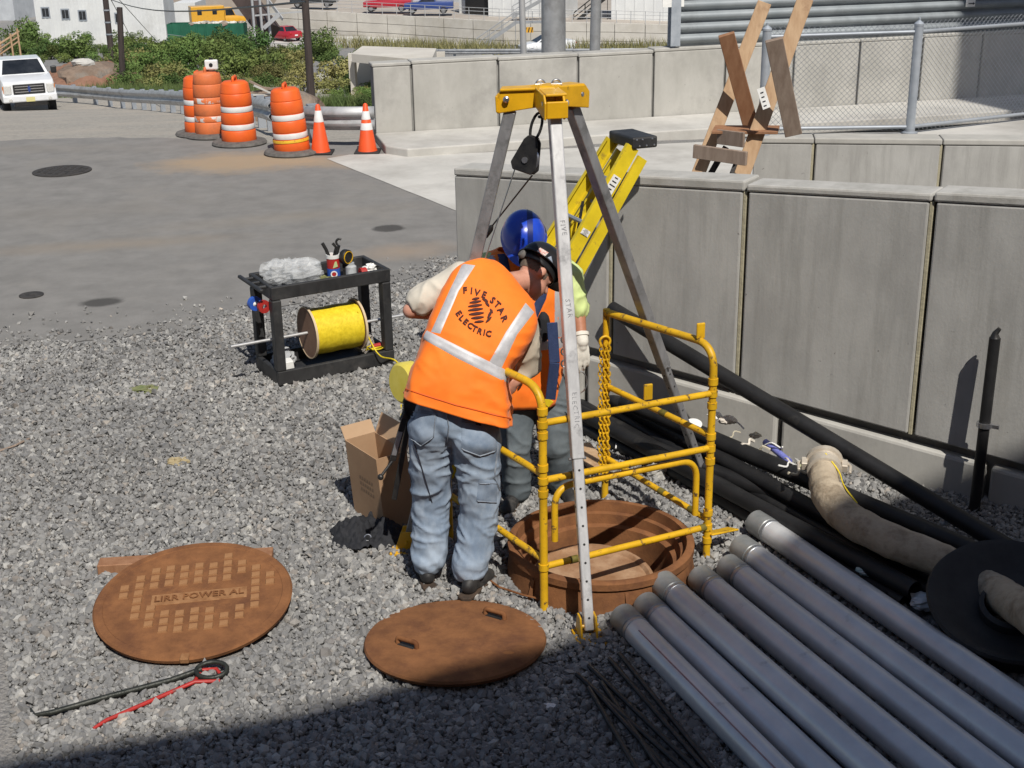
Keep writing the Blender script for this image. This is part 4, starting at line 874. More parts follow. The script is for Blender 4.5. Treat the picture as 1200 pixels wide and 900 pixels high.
b = MB(); q = G(207, 541, .02); crumple(b, q, .07, .045, .025, 2.3, 14, 9, .7); tag(b.build('dry_leaf', mat('dry_leaf', (.3, .24, .13), (.4, .33, .2), 9, .9)), 'dry leaf scrap on the gravel left of the box', 'leaf')
b = MB(); q = G(171, 457, .02); crumple(b, q, .10, .05, .03, 4.3, 14, 9, .7); tag(b.build('weed', mat('weed', (.10, .14, .05), (.2, .2, .1), 9, .9)), 'small weed tuft in the gravel near the asphalt edge', 'weed')
b = MB(); b.tube([G(-2, 529, .03), G(18, 522, .04), G(34, 514, .03)], .008, 6); tag(b.build('stick', WOODG), 'thin dark stick on the gravel at the left edge', 'stick')
# boards and cardboard behind the manhole
b = MB(); p = [G(640, 480, .05), G(700, 455, .05), G(742, 486, .05), G(712, 505, .05)]; slab(b, p, (0, 0, 1), .012); tag(b.build('cardboard_sheet', CARD), 'flat brown cardboard sheet on the gravel behind the chain', 'cardboard')
b = MB(); b.bar(G(680, 522, .06), G(703, 548, .06), .14, .03); tag(b.build('board', WOOD, bevel=.004), 'short pale board on the gravel behind the manhole', 'board')
litter(770, 560 - 8, .05, .075, mat('pale_stone', (.36, .35, .33), (.46, .45, .42), 8, .9), 'larger pale stone in the gravel beyond the guard rail', 'stone', 'stone', 3.9, .7)
b = MB(); q = G(733, 521, .05)
for a_ in range(5): t = a_ * 1.3; b.tube([q, q + V((.09 * math.cos(t), .06 * math.sin(t), .03)), q + V((.15 * math.cos(t + .3), .1 * math.sin(t + .3), .01))], .006, 5)
tag(b.build('string_scrap', WHITEP), 'tangle of white string on the gravel by the pipes', 'string')
#SECTION_END middle
# ---------------------------------------------------------------- yellow stepladder leaning on the wall
PB0, PT0 = V((-.56, 8.05, 0)), Y(735, 158, 8.62)
ld = thing('stepladder', 'yellow fibreglass stepladder with black cap leaning folded against the wall', 'ladder', PB0)
dl = (PT0 - PB0).normalized(); Ll = (PT0 - PB0).length
wl = V((-.36, .93, 0)); wl = (wl - dl * wl.dot(dl)).normalized(); fl_ = wl.cross(dl)
if fl_.x > 0: fl_ = -fl_
fl_.normalize()
hw = lambda t: .26 - .115 * t
def LP(t, w, d): return PB0 + dl * (t * Ll) + wl * w - fl_ * d
for s in (-1, 1):
    b = MB(); p0, p1 = LP(0, hw(0) * s, 0), LP(.975, hw(1) * s, 0); dd = (p1 - p0).normalized()
    b.bar(p0 + wl * .012 * s, p1 + wl * .012 * s, .090, .005, wl)  # web (faces sideways)
    b.bar(p0 - fl_ * .043, p1 - fl_ * .043, .006, .030, wl); b.bar(p0 + fl_ * .043, p1 + fl_ * .043, .006, .030, wl); b.build('front_rail', YELL, ld)
    b = MB(); p0, p1 = LP(.0, (hw(0) + .02) * s, .115), LP(.965, (hw(1) + .008) * s, .10)
    b.bar(p0 + wl * .012 * s, p1 + wl * .012 * s, .068, .005, wl); b.bar(p0 - fl_ * .032, p1 - fl_ * .032, .005, .026, wl); b.bar(p0 + fl_ * .032, p1 + fl_ * .032, .005, .026, wl); b.build('rear_rail', YELL, ld)
for k in range(1, 8):
    t = k / 8; b = MB(); b.bar(LP(t, -hw(t) + .01, -.0), LP(t, hw(t) - .01, -.0), .085, .022, dl); b.build('step', GALVD, ld, bevel=.004)
    if k % 2: b = MB(); b.bar(LP(t - .06, -hw(t), .11), LP(t - .06, hw(t), .11), .03, .02, dl); b.build('rear_brace', GALVD, ld)
b = MB(); fh = V((fl_.x, fl_.y, 0)); fh = (fh - wl * fh.dot(wl)).normalized(); b.box(LP(1.0, 0, .05), (2 * hw(1) + .06, .18, .075), wl, fh); cap = b.build('top_cap', BPL, ld, bevel=.012, seg=2)
for i, (a, c) in enumerate(((-.06, .02), (-.02, .02), (.05, .02), (-.04, -.02), (.01, -.02), (.065, -.02))):
    b = MB(); q = LP(1.0, -hw(1) - .0315, .05) + fh * -a + wl.cross(fh) * c; b.lathe([(0, 0), (.007, 0), (.004, .004), (0, .005)], 8, q, -wl); b.build('rivet', STEEL, cap)
for t, ln_, m in ((.86, .16, WHITEP), (.56, .11, mat('yellow_label', (.78, .68, .25), (.7, .55, .1), 40, .6)), (.73, .04, WHITEP)):
    b = MB(); q = LP(t, -hw(t) - .0175, 0); b.box(q, (ln_, .06, .002), dl, fl_); lb = b.build('label', m, ld)
    b = MB()
    for k in range(6): b.box(q - wl * .0016 + dl * (ln_ * (k / 6 - .42)), (ln_ * .05, .045 - .01 * (k % 3), .001), dl, fl_)
    tag(b.build('fine_print', INK, lb), kind='stuff')
b = MB()
for t in (.62, .64, .80): b.bar(LP(t, .06, .0), LP(t - .10, .02, .09), .02, .006)
tag(b.build('spreader', DARKM, ld), kind='stuff')

# ---------------------------------------------------------------- wooden frame at the end of the parapet
wf = thing('wooden_stair_frame', 'rough wooden stair frame of crossed planks propped at the parapet end', 'wooden frame', V((2.4, 12.9, 0)))
def plank(p0, p1, w, t, m, nm='plank', upv=(.2, 1, .0)): b = MB(); b.bar(p0, p1, t, w, V(upv)); return b.build(nm, m, wf, bevel=.004)
plank(Y(784, 292, 12.85), Y(896, 3, 13.25), .045, .135, WOOD, 'stringer')
plank(Y(838, 292, 12.45), Y(944, -2, 12.85), .045, .15, WOOD, 'stringer')
plank(Y(851, 40, 12.75), Y(880, 148, 12.98), .05, .15, WOODR, 'cross_plank')
plank(Y(907, 46, 12.28), Y(930, 158, 12.50), .05, .16, WOODG, 'cross_plank')
plank(Y(813, 177, 12.68), Y(875, 186, 12.36), .13, .04, WOODG, 'rung', (0, 0, 1))
b = MB(); b.box((Y(874, 152, 12.75)), (.62, .34, .03), (1, -.25, .02), (.25, 1, .0)); b.build('tread', WOODR, wf, bevel=.004)
plank(Y(841, 160, 12.70), Y(872, 164, 12.45), .14, .03, WOODG, 'riser', (0, 0, 1))
plank(Y(832, 205, 12.95), Y(851, 172, 12.98), .03, .06, DARKM, 'brace'); plank(Y(858, 205, 12.6), Y(868, 180, 12.66), .03, .06, DARKM, 'brace')
b = MB(); q = Y(895, 115, 12.36); b.box(q, (.075, .004, .20), (.93, .1, .33), (0, 1, 0)); tg = b.build('paper_tag', WHITEP, wf)
b = MB()
for k in range(4): b.box(q + V((.012 * k - .02, -.003, .05 - .04 * k)), (.03, .002, .012), (.93, .1, .33), (0, 1, 0))
tag(b.build('tag_print', INK, tg), kind='stuff')

# ---------------------------------------------------------------- chain-link fence
FENP = mat('fence_pipe', (.36, .40, .45), (.46, .50, .55), 7, .5, .35, bump=.08)
fn = thing('chain_link_fence', 'galvanised chain-link fence standing on the parapet slab', 'fence', fb)
HF = Y(1069, 30, fb.y).z
def post(p, z1, r=.045, nm='post'):
    b = MB(); b.tube([V((p.x, p.y, 1.19)), V((p.x, p.y, z1))], r, 16); b.lathe([(r + .004, 0), (r + .004, .02), (r * .7, .035), (.012, .05), (.012, .075), (0, .08)], 14, V((p.x, p.y, z1))); b.build(nm, FENP, fn, smooth=40)
    b = MB(); b.lathe([(.08, 0), (.08, .012), (r + .005, .02), (r + .005, .05)], 16, V((p.x, p.y, 1.196)), closed=False); b.build('post_base', GALVD, fn, smooth=40)
post(fa, Y(895, 36, fa.y).z); post(fb, HF); post(fc, HF)
HA = Y(895, 36, fa.y).z
for p, q, zp, zq in ((fa, fb, HA, HF), (fb, fc, HF, HF)):
    for dz0, dz1 in ((-.06, -.06), (1.26 - zp, 1.26 - zq)):
        b = MB(); b.tube([V((p.x, p.y, zp + dz0)), V((q.x, q.y, zq + dz1))], .019, 10); b.build('fence_rail', GALVD, fn, smooth=40)
    b = MB(); e = q - p; L_ = math.hypot(e.x, e.y); ed = V((e.x, e.y, 0)).normalized(); pn_ = V((-ed.y, ed.x, 0)) * .004; zb_ = 1.22; st = .0565; H_ = min(zp, zq) - zb_ + .04
    n_ = int(L_ / st)
    for k in range(-int(H_ / st) - 1, n_ + 1):
        for sgn in (1, -1):
            x0 = k * st if sgn == 1 else k * st + H_; x1 = k * st + H_ if sgn == 1 else k * st; z0, z1 = zb_, zb_ + H_
            def clip(x0, z0, x1, z1):
                if x0 > x1: x0, z0, x1, z1 = x1, z1, x0, z0
                if x1 <= 0 or x0 >= L_: return None
                if x0 < 0: z0 += (z1 - z0) * (-x0) / (x1 - x0); x0 = 0
                if x1 > L_: z1 = z0 + (z1 - z0) * (L_ - x0) / (x1 - x0); x1 = L_
                return x0, z0, x1, z1
            c = clip(x0, z0, x1, z1)
            if c: b.tube([p + ed * c[0] + V((0, 0, c[1] - p.z)) + pn_ * sgn, p + ed * c[2] + V((0, 0, c[3] - p.z)) + pn_ * sgn], .0021, 3, caps=False)
    tag(b.build('wire_mesh', GALV, fn, fix=False), kind='stuff')
# ---------------------------------------------------------------- metal building with horizontal ribs on the far wall
SID = mat('grey_siding', (.235, .265, .285), (.30, .33, .35), 2, .5, .1, bump=.03, c3=(.2, .22, .235), s3=1.2)
sb = thing('metal_building', 'grey metal building with wide horizontal ribs above the far wall', 'building', PC(8.5, 1.2, .5))
s0 = sC(797, 141) + .15; s1 = jc[-1] - .1
pitch = .172
for k in range(16):
    z0 = 1.235 + k * pitch; prof = [(0, 0)] + [(.075 * math.sin(math.pi * t / 7) ** .6 + .004, .012 + (pitch - .03) * t / 7) for t in range(8)] + [(0, pitch - .004)]
    b = MB(); vs = [PC(s, z0 + z, .10 - d) for s in (s0, s1) for d, z in prof]; m_ = len(prof)
    b.add(vs, [[i, i + 1, m_ + i + 1, m_ + i] for i in range(m_ - 1)] + [list(range(m_))[::-1], list(range(m_, 2 * m_))]); b.build('siding_rib', SID, sb, smooth=50, fix=True)
b = MB(); pl = [PC(s0 + .02, 0, .102), PC(s1 - .02, 0, .102), PC(s1 - .02, 0, 5), PC(s0 + 2.2, 0, 5)]; b.prism([(p.x, p.y) for p in pl], (0, 0, 1.19), (1, 0, 0), (0, 1, 0), 16 * pitch); b.build('wall', SID, sb)
b = MB(); q = PC(s0 - .10, 1.22, .05)
for dd in (-.07, .07): b.box(q + V((0, 0, 1.6)) + NC * dd, (.16, .016, 3.2), UC, NC)
b.box(q + V((0, 0, 1.6)), (.012, .124, 3.2), UC, NC); b.build('steel_post', FENP, sb)
for u, w in ((1137.5, .17), (789, .36)):
    r = ray(u, 2); q_ = C0 + NC * -.02; p = CP + r * ((q_ - CP).dot(NC) / r.dot(NC)); sg = thing('sign', 'small white sign with a black arrow high on the ribbed building' if u > 1000 else 'small white sign on the post left of the ribbed building', 'sign', p)
    b = MB(); b.box(p, (w, .012, .16), UC, NC); b.build('plate', WHITEP, sg)
    if u > 1000:
        b = MB(); b.box(p - NC * .008 - V((0, 0, .03)), (.08, .004, .014), UC, NC); b.prism([(0, -.02), (.035, 0), (0, .02)], p - NC * .010 + UC * .04 - V((0, 0, .03)), UC, V((0, 0, 1)), .004); tag(b.build('arrow', INK, sg), kind='stuff')
# ---------------------------------------------------------------- drums and cones
ORG = mat('drum_orange', (.80, .135, .018), (.72, .11, .016), 4, .5, c3=(.50, .11, .03), s3=4, t3=(.6, .85), bump=.05)
ORGF = mat('faded_orange', (.72, .19, .06), (.62, .15, .045), 4, .6, c3=(.42, .14, .06), s3=5, t3=(.5, .8))
ORGC = mat('cone_orange', (.82, .10, .02), (.74, .085, .018), 5, .5, c3=(.45, .08, .03), s3=6, t3=(.62, .8))
REFW = mat('reflective_white', (.74, .74, .73), (.66, .66, .65), 9, .45, c3=(.5, .48, .45), s3=5, t3=(.6, .8))
REFP = mat('peeling_white', (.70, .70, .68), (.62, .6, .57), 8, .6, c3=(.72, .19, .06), s3=5, t3=(.47, .5))
def drum(p, label, H=1.0, tilt=(0, 0), body=ORG, stripe=REFW, lamp=False, tape=False, rot=0):
    o = thing('traffic_drum', label, 'traffic drum', p, 'orange traffic drums at the road edge'); ax = V((tilt[0], tilt[1], 1)).normalized(); P0 = V(p)
    R0 = .265
    lev = [.06, .22, .31, .46, .55, .70, .80, .88]
    segs = [(.05, .235, .265, .258, body), (.235, .335, .250, .246, stripe), (.335, .50, .250, .244, body), (.50, .60, .238, .234, stripe), (.60, .78, .238, .231, body), (.78, .93, .226, .205, body)]
    b = MB(); prof = [(0, .05)]
    for a, c, r0, r1, m in segs: prof += [(r0 - .006, a + .002), (r0, a + .012), (r1, c - .012), (r1 - .006, c - .002)]
    prof += [(.16, .955), (0, .96)]
    prof = [(r, z * H) for r, z in prof]; b.lathe(prof, 32, P0, ax); b.build('body', body, o, smooth=40)
    for a, c, r0, r1, m in segs:
        if m is stripe:
            b = MB(); b.lathe([(r0 + .0005, (a + .010) * H), (r0 + .003, (a + .014) * H), (r1 + .003, (c - .014) * H), (r1 + .0005, (c - .010) * H)], 32, P0, ax, closed=True); b.build('reflective_stripe', stripe, o, smooth=40)
    b = MB(); a, c, _ = basis(ax); q = P0 + ax * .955 * H; b.tube(round_path([q - a * .11, q - a * .11 + ax * .06, q + a * .11 + ax * .06, q + a * .11], .03, 4), .022, 8); b.build('handle', body, o, smooth=50)
    b = MB(); b.lathe([(.27, .0), (.41, .0), (.42, .02), (.40, .05), (.29, .075), (.26, .06)], 32, P0 + V((0, 0, .008)), (0, 0, 1), closed=True); b.build('rubber_base', RUBG, o, smooth=40)
    if lamp:
        q = P0 + ax * (H + .06) + V((.10, -.05, 0)); b = MB(); b.box(q, (.20, .08, .15)); l = b.build('warning_lamp', WHITEP, o, bevel=.02, seg=2)
        b = MB(); b.lathe([(0, 0), (.03, 0), (.03, .006), (0, .008)], 12, q + V((.0, -.041, .0)), (0, -1, 0)); b.box(q + V((0, 0, .09)), (.06, .03, .03)); b.build('lens', DARKM, l)
    if tape:
        b = MB(); b.lathe([(.263, .19), (.267, .195), (.264, .23), (.262, .235)], 32, P0, ax, closed=True); b.build('yellow_tape', mat('caution_yellow', (.75, .48, .03), (.65, .36, .03), 30, .5, c3=(.08, .06, .02), s3=26, t3=(.6, .64)), o, smooth=40)
    return o
RUBG = mat('grey_rubber', (.085, .08, .075), (.15, .14, .13), 9, .85, bump=.2)
drum(G(281, 169), 'orange traffic drum with two clean white stripes, in front centre of the row', 1.0)
drum(G(343, 180), 'leaning orange traffic drum with yellow tape near its base, right end of the row', 1.0, (-.05, .0), tape=True)
drum(G(249, 160), 'faded orange traffic drum with peeling stripes and a white lamp on top', 1.06, (.0, 0), ORGF, REFP, True)
drum(G(237, 158), 'orange traffic drum half hidden at the left end of the row', .97)
def cone(p, label, bands, H=.71):
    o = thing('traffic_cone', label, 'traffic cone', p, 'orange traffic cones'); P0 = V(p) + V((0, 0, .01)); rad = lambda z: .138 - (.138 - .030) * (z - .03) / (H - .03)
    b = MB(); b.lathe([(0, .02), (.145, .02), (.14, .035), (rad(.05), .05), (rad(H - .02), H - .02), (rad(H) - .012, H), (0, H)], 24, P0); b.build('body', ORGC, o, smooth=40)
    for z0, z1 in bands:
        b = MB(); b.lathe([(rad(z0) + .0005, z0), (rad(z0) + .003, z0 + .003), (rad(z1) + .003, z1 - .003), (rad(z1) + .0005, z1)], 24, P0, closed=True); b.build('reflective_collar', REFW, o, smooth=40)
    b = MB(); b.box(P0 + V((0, 0, .012)), (.37, .37, .026)); b.build('base', RUB, o, bevel=.008)
cone(G(376, 180), 'orange traffic cone with one white collar beside the leaning drum', [(.455, .62)])
cone(G(431, 179), 'orange traffic cone with two white collars beside the far wall end', [(.33, .43), (.48, .60)])
# ---------------------------------------------------------------- steel guardrails
def beam(path, heights, sizes, label, posts=True, step=1.9, off=.12, nm='guardrail', mtl=None):
    o = thing(nm, label, 'guardrail', path[0]); b = MB(); mtl = mtl or GALVR
    prof = [(0.0, -.5), (-.01, -.46), (-.075, -.30), (-.075, -.20), (0, -.06), (0, .06), (-.075, .20), (-.075, .30), (-.01, .46), (0, .5)]
    pts = path; N = len(pts); vs = []
    for i, p in enumerate(pts):
        d = (pts[min(i + 1, N - 1)] - pts[max(i - 1, 0)]); d.z = 0; d.normalize(); n_ = V((d.y, -d.x, 0)); n_ = -n_ if n_.y > 0 and abs(n_.y) > .3 or (abs(n_.y) <= .3 and n_.x < 0 and False) else n_
        for a, z in prof: vs.append(p - n_ * a * 1.0 + V((0, 0, heights[i] - sizes[i] * .5 + z * sizes[i])))
    m_ = len(prof); b.add(vs, [[i * m_ + k, i * m_ + k + 1, (i + 1) * m_ + k + 1, (i + 1) * m_ + k] for i in range(N - 1) for k in range(m_ - 1)])
    ob = b.build('rail_beam', mtl, o, smooth=50, fix=False); sm = ob.modifiers.new('thickness', 'SOLIDIFY'); sm.thickness = .008
    acc = 0.3
    for i in range(N - 1):
        e = pts[i + 1] - pts[i]; L_ = e.length; d = V((e.x, e.y, 0)).normalized(); n_ = V((d.y, -d.x, 0)); n_ = -n_ if n_.y > 0 else n_
        while acc < L_:
            q = pts[i].lerp(pts[i + 1], acc / L_); h_ = heights[i] * (1 - acc / L_) + heights[i + 1] * acc / L_
            b = MB(); b.box(q - n_ * .14 + V((0, 0, h_ / 2 - .1)), (.16, .12, h_ + .24), n_, d); b.build('post', GALVD, o)
            b = MB(); b.box(q - n_ * .035 + V((0, 0, h_ - sizes[i] * .5)), (.085, .11, sizes[i] * .9), n_, d); b.build('spacer_block', GALVD, o)
            acc += step
        acc -= L_
    return o
GALVR = mat('guardrail_steel', (.40, .41, .42), (.52, .53, .54), 3, .5, .45, bump=.04, c3=(.33, .33, .33), s3=2)
gp = [T(*q) for q in ((55, 119.5), (75, 121), (110, 124), (150, 128), (190, 131.5), (225, 135.5), (262, 142), (300, 151), (322, 160))]
gp = bez(gp, 3); gh = [.80 - .16 * i / (len(gp) - 1) for i in range(len(gp))]; gs = [.52 - .14 * i / (len(gp) - 1) for i in range(len(gp))]
beam(gp, gh, gs, 'long galvanised guardrail running down the slope towards the white pickup')
gp = bez([T(*q) for q in ((318, 157), (340, 166), (366, 171), (400, 172.5), (441, 172))], 3)
beam(gp, [.60] * len(gp), [.34] * len(gp), 'short bright guardrail end section between the drums and the wall', step=1.5)
#SECTION_END yard
# ---------------------------------------------------------------- the valley behind: trucks, buildings, poles, bushes
TYRE = mat('tyre', (.015, .015, .016), (.03, .03, .03), 9, .85); GLS = mat('dark_glass', (.012, .014, .017), (.03, .033, .038), 2, .12, spec=.7)
CHROME = mat('chrome', (.55, .55, .56), (.65, .65, .66), 9, .25, .85)
def glossy(name, c, r=.3): return mat(name, c, tuple(k * .9 for k in c), 3, r, coat=.4)
WPAINT = glossy('white_car_paint', (.76, .77, .78)); RPAINT = glossy('red_car_paint', (.42, .02, .035)); BPAINT = glossy('blue_car_paint', (.03, .06, .22)); OPAINT = glossy('school_yellow', (.72, .38, .04)); DPAINT = glossy('dark_car_paint', (.04, .045, .05))
LAMP = mat('lamp_glass', (.75, .74, .70), (.55, .55, .53), 30, .15, .2); AMB = mat('amber_glass', (.6, .2, .04), None, 3, .2); REDL = mat('red_lens', (.4, .02, .02), None, 3, .25)
class Loc:
    """local axes of a vehicle: x to its right side, y forward, z up"""
    def __init__(s, p, yaw, roll=0): s.p = V(p); s.X = V((math.cos(yaw), math.sin(yaw), 0)); s.Y = V((-math.sin(yaw), math.cos(yaw), 0))
    def __call__(s, x, y, z): return s.p + s.X * x + s.Y * y + V((0, 0, z))
def wheel(o, L, x, y, r=.36, w=.25):
    b = MB(); c = L(x, y, r); b.lathe([(r * .62, -w / 2), (r * .93, -w / 2), (r, -w * .35), (r, w * .35), (r * .93, w / 2), (r * .62, w / 2)], 24, c, L.X, closed=True); t = b.build('wheel', TYRE, o, smooth=40)
    b = MB(); b.lathe([(0, -w * .38), (r * .6, -w * .42), (r * .62, w * .42), (0, w * .38)], 16, c, L.X); b.build('rim', CHROME, t, smooth=40)
def loft_body(o, L, secs, m, nm='body', smooth=30):
    """secs: (y, half width bottom, half width top, z bottom, z top)"""
    b = MB(); vs = []
    for y, wb_, wt, z0, z1 in secs: vs += [L(-wb_, y, z0), L(wb_, y, z0), L(wb_, y, z0 + (z1 - z0) * .55), L(wt, y, z1), L(-wt, y, z1), L(-wb_, y, z0 + (z1 - z0) * .55)]
    k = 6; fs = [[i * k + j, i * k + (j + 1) % k, (i + 1) * k + (j + 1) % k, (i + 1) * k + j] for i in range(len(secs) - 1) for j in range(k)]
    fs += [list(range(k))[::-1], list(range((len(secs) - 1) * k, len(secs) * k))]
    b.add(vs, fs); return b.build(nm, m, o, smooth=smooth, bevel=.03, seg=2)
def cab(o, L, y0, y1, ry0, ry1, w0, w1, z0, z1, m):
    """glasshouse: y0..y1 at the belt line, ry0..ry1 at the roof"""
    B = [L(-w0, y0, z0), L(w0, y0, z0), L(w0, y1, z0), L(-w0, y1, z0)]; Tp = [L(-w1, ry0, z1), L(w1, ry0, z1), L(w1, ry1, z1), L(-w1, ry1, z1)]
    b = MB(); b.add(B + Tp, [[0, 3, 2, 1], [4, 5, 6, 7], [0, 1, 5, 4], [1, 2, 6, 5], [2, 3, 7, 6], [3, 0, 4, 7]]); c = b.build('cab', m, o, bevel=.03, seg=2)
    cen = sum(B + Tp, V()) / 8
    for q, nm in (([B[2], B[3], Tp[3], Tp[2]], 'windscreen'), ([B[0], B[1], Tp[1], Tp[0]], 'rear_window'), ([B[1], B[2], Tp[2], Tp[1]], 'side_window'), ([B[3], B[0], Tp[0], Tp[3]], 'side_window')):
        mid = sum(q, V()) / 4; n_ = (q[1] - q[0]).cross(q[3] - q[0]).normalized(); n_ = n_ if n_.dot(mid - cen) > 0 else -n_
        qq = [mid + (p - mid) * .86 + n_ * .012 for p in q]; b = MB(); b.add(qq + [p - n_ * .01 for p in qq], [[0, 1, 2, 3], [7, 6, 5, 4], [0, 4, 5, 1], [1, 5, 6, 2], [2, 6, 7, 3], [3, 7, 4, 0]]); b.build(nm, GLS, c)
def place(u, v): return T(u, v)

# white pickup coming up the slope
p = T(31, 128.6); L = Loc(p, math.pi + .42)
pk = thing('pickup_truck', 'white pickup truck facing the viewer at the far left of the road', 'pickup truck', p)
L0 = L; L = Loc(p + V((0, 0, .15)), math.pi + .42)
loft_body(pk, L, [(-3.0, .95, .93, .55, 1.38), (.5, .98, .95, .55, 1.40), (1.0, 1.0, .97, .5, 1.38), (2.40, 1.0, .93, .5, 1.29), (2.62, .98, .90, .52, 1.22)], WPAINT)
cab(pk, L, -1.3, 1.15, -1.0, .25, .93, .76, 1.36, 1.88, WPAINT)
b = MB(); b.box(L(0, 2.655, 1.0), (1.16, .06, .36), L.X, L.Y); g = b.build('grille', DARKM, pk, bevel=.02)
for k in range(3): b = MB(); b.box(L(0, 2.69, .90 + k * .1), (1.04, .02, .03), L.X, L.Y); b.build('grille_bar', CHROME, g)
b = MB(); b.lathe([(0, 0), (.055, 0), (.055, .01), (0, .012)], 20, L(0, 2.70, 1.0), L.Y, sx=2.2, sy=.95); b.build('oval_badge', BPAINT, g)
for s in (-1, 1):
    b = MB(); b.box(L(.78 * s, 2.60, 1.0), (.28, .14, .34), L.X, L.Y); b.build('headlight', LAMP, pk, bevel=.04, seg=2)
    b = MB(); b.box(L(.93 * s, 2.55, .99), (.06, .14, .28), L.X, L.Y); b.build('turn_signal', AMB, pk, bevel=.02)
    b = MB(); b.box(L(1.14 * s, 1.0, 1.48), (.22, .12, .28), L.X, L.Y); b.build('mirror', DARKM, pk, bevel=.04, seg=2)
    b = MB(); b.lathe([(0, 0), (.07, 0), (.06, .02), (0, .02)], 14, L(.72 * s, 2.752, .62), L.Y); b.build('fog_lamp', LAMP, pk, smooth=40)
    for y in (1.75, -1.75): wheel(pk, L0, .84 * s, y, .40, .27)
b = MB(); b.box(L(0, 2.66, .66), (1.98, .18, .28), L.X, L.Y); bu = b.build('bumper', WPAINT, pk, bevel=.05, seg=2)
b = MB(); b.box(L(0, 2.70, .44), (1.2, .10, .16), L.X, L.Y); b.build('bumper_opening', DARKM, bu)
b = MB(); b.box(L(0, 2.765, .62), (.32, .012, .17), L.X, L.Y); b.build('number_plate', mat('plate_yellow', (.68, .62, .28), (.6, .55, .25), 60, .5), bu)
def sedan(nm, label, p, yaw, paint, S=1.0, cat='car'):
    o = thing(nm, label, cat, p); L = Loc(p, yaw)
    loft_body(o, L, [(-2.2, .74, .66, .42, .92), (-2.0, .84, .76, .3, 1.0), (-1.0, .88, .8, .26, .98), (1.0, .88, .8, .26, .94), (1.9, .84, .72, .3, .82), (2.2, .7, .6, .38, .70)], paint)
    cab(o, L, -1.5, 1.15, -.95, .25, .78, .58, .92, 1.42, paint)
    for s in (-1, 1):
        b = MB(); b.box(L(.62 * s, -2.18, .78), (.26, .10, .16), L.X, L.Y); b.build('tail_light', REDL, o, bevel=.02)
        b = MB(); b.box(L(.6 * s, 2.14, .64), (.26, .10, .13), L.X, L.Y); b.build('headlight', LAMP, o, bevel=.02)
        for y in (1.35, -1.35): wheel(o, L, .76 * s, y, .32, .2)
    b = MB(); b.box(L(0, -2.24, .62), (.34, .02, .13), L.X, L.Y); b.build('number_plate', WHITEP, o)
    return o
sedan('red_car', 'red sedan seen from behind, parked below the far concrete wall', Y(333, 47, 138), .75, RPAINT)
b = MB(); q0, q1, q2, q3 = Y(296, 49, 133), Y(480, 50, 133), Y(480, 50, 138.6), Y(296, 49, 144.5); b.prism([(q.x, q.y) for q in (q0, q1, q2, q3)], (0, 0, Y(333, 47, 138).z - 2.2), (1, 0, 0), (0, 1, 0), 2.19); tag(b.build('service_road', PAVE), kind='structure')
sedan('white_car', 'white hatchback parked behind the thick galvanised pole', T(641, 62.5), 1.9, WPAINT)

# far concrete wall of stacked courses, with railing; terrace on top
FW_ = [Y(*q) for q in ((318, 44, 146), (455, 49.5, 139), (590, 59, 132), (720, 59, 130), (900, 62, 128))]
ftop = [Y(q[0], q[1], p.y).z for q, p in zip(((318, 9), (455, 17.5), (590, 25), (720, 27), (900, 33)), FW_)]
fwl = thing('far_wall', 'long weathered concrete wall in three courses across the valley', 'wall', FW_[1])
FCON = mat('far_concrete', (.50, .47, .42), (.60, .57, .51), .5, .9, c3=(.42, .385, .32), s3=.25, t3=(.5, .75))
for i in range(4):
    p, q = FW_[i], FW_[i + 1]; n_seg = 4 if i < 3 else 5
    for c in range(3):
        for k in range(n_seg):
            t0, t1 = k / n_seg + .002, (k + 1) / n_seg - .002; a0, a1 = p.lerp(q, t0), p.lerp(q, t1); h0, h1 = ftop[i] - p.z, ftop[i + 1] - q.z
            h0, h1 = h0 * (1 - t0) + h1 * t0, h0 * (1 - t1) + h1 * t1; f0, f1 = (c / 3 + (.008 if c else -.9)), (c + 1) / 3 - .008; bk = V((.08, .6, 0)); fo = V((0, -.03 * (c % 2), 0))
            vs = [a0 + V((0, 0, h0 * f0)) + fo, a1 + V((0, 0, h1 * f0)) + fo, a1 + V((0, 0, h1 * f1)) + fo, a0 + V((0, 0, h0 * f1)) + fo]; b = MB(); b.add(vs + [v + bk for v in vs], [[0, 1, 2, 3], [7, 6, 5, 4], [0, 4, 5, 1], [1, 5, 6, 2], [2, 6, 7, 3], [3, 7, 4, 0]]); b.build('wall_course', FCON, fwl)
b = MB()
vs = []
for p, z in zip(FW_, ftop): vs += [V((p.x, p.y + .58, z - .25)), V((p.x * 1.5, p.y + 120, z + .4))]
b.add(vs, [[2 * i, 2 * i + 2, 2 * i + 3, 2 * i + 1] for i in range(4)]); tag(b.build('terrace', mat('terrace_ground', (.33, .29, .25), (.42, .38, .33), .3, .95), fix=False), kind='structure')
def onW(u, off=0.0):
    """point on top of the far wall seen at column u, set back by off metres"""
    us = (318, 455, 590, 720, 900); k = min(3, max(0, sum(u > x for x in us) - 1)); t = (u - us[k]) / (us[k + 1] - us[k]); p = FW_[k].lerp(FW_[k + 1], t); z = ftop[k] * (1 - t) + ftop[k + 1] * t
    p = V((p.x, p.y, z)); d = V((p.x, p.y, 0)).normalized(); return p + d * off
FR = mat('far_rail', (.42, .43, .44), (.5, .5, .5), 3, .6, .3)
rl = thing('far_railing', 'thin grey pipe railing along the top of the far wall', 'railing', onW(460))
us = list(range(365, 800, 17)); pt = [onW(u, .3) for u in us]
for p in pt: b = MB(); b.tube([p - V((0, 0, .2)), p + V((0, 0, 1.15))], .035, 6); b.build('post', FR, rl)
for h in (.45, .8, 1.12): b = MB(); b.tube([p + V((0, 0, h)) for p in pt], .028, 5); b.build('rail', FR, rl)
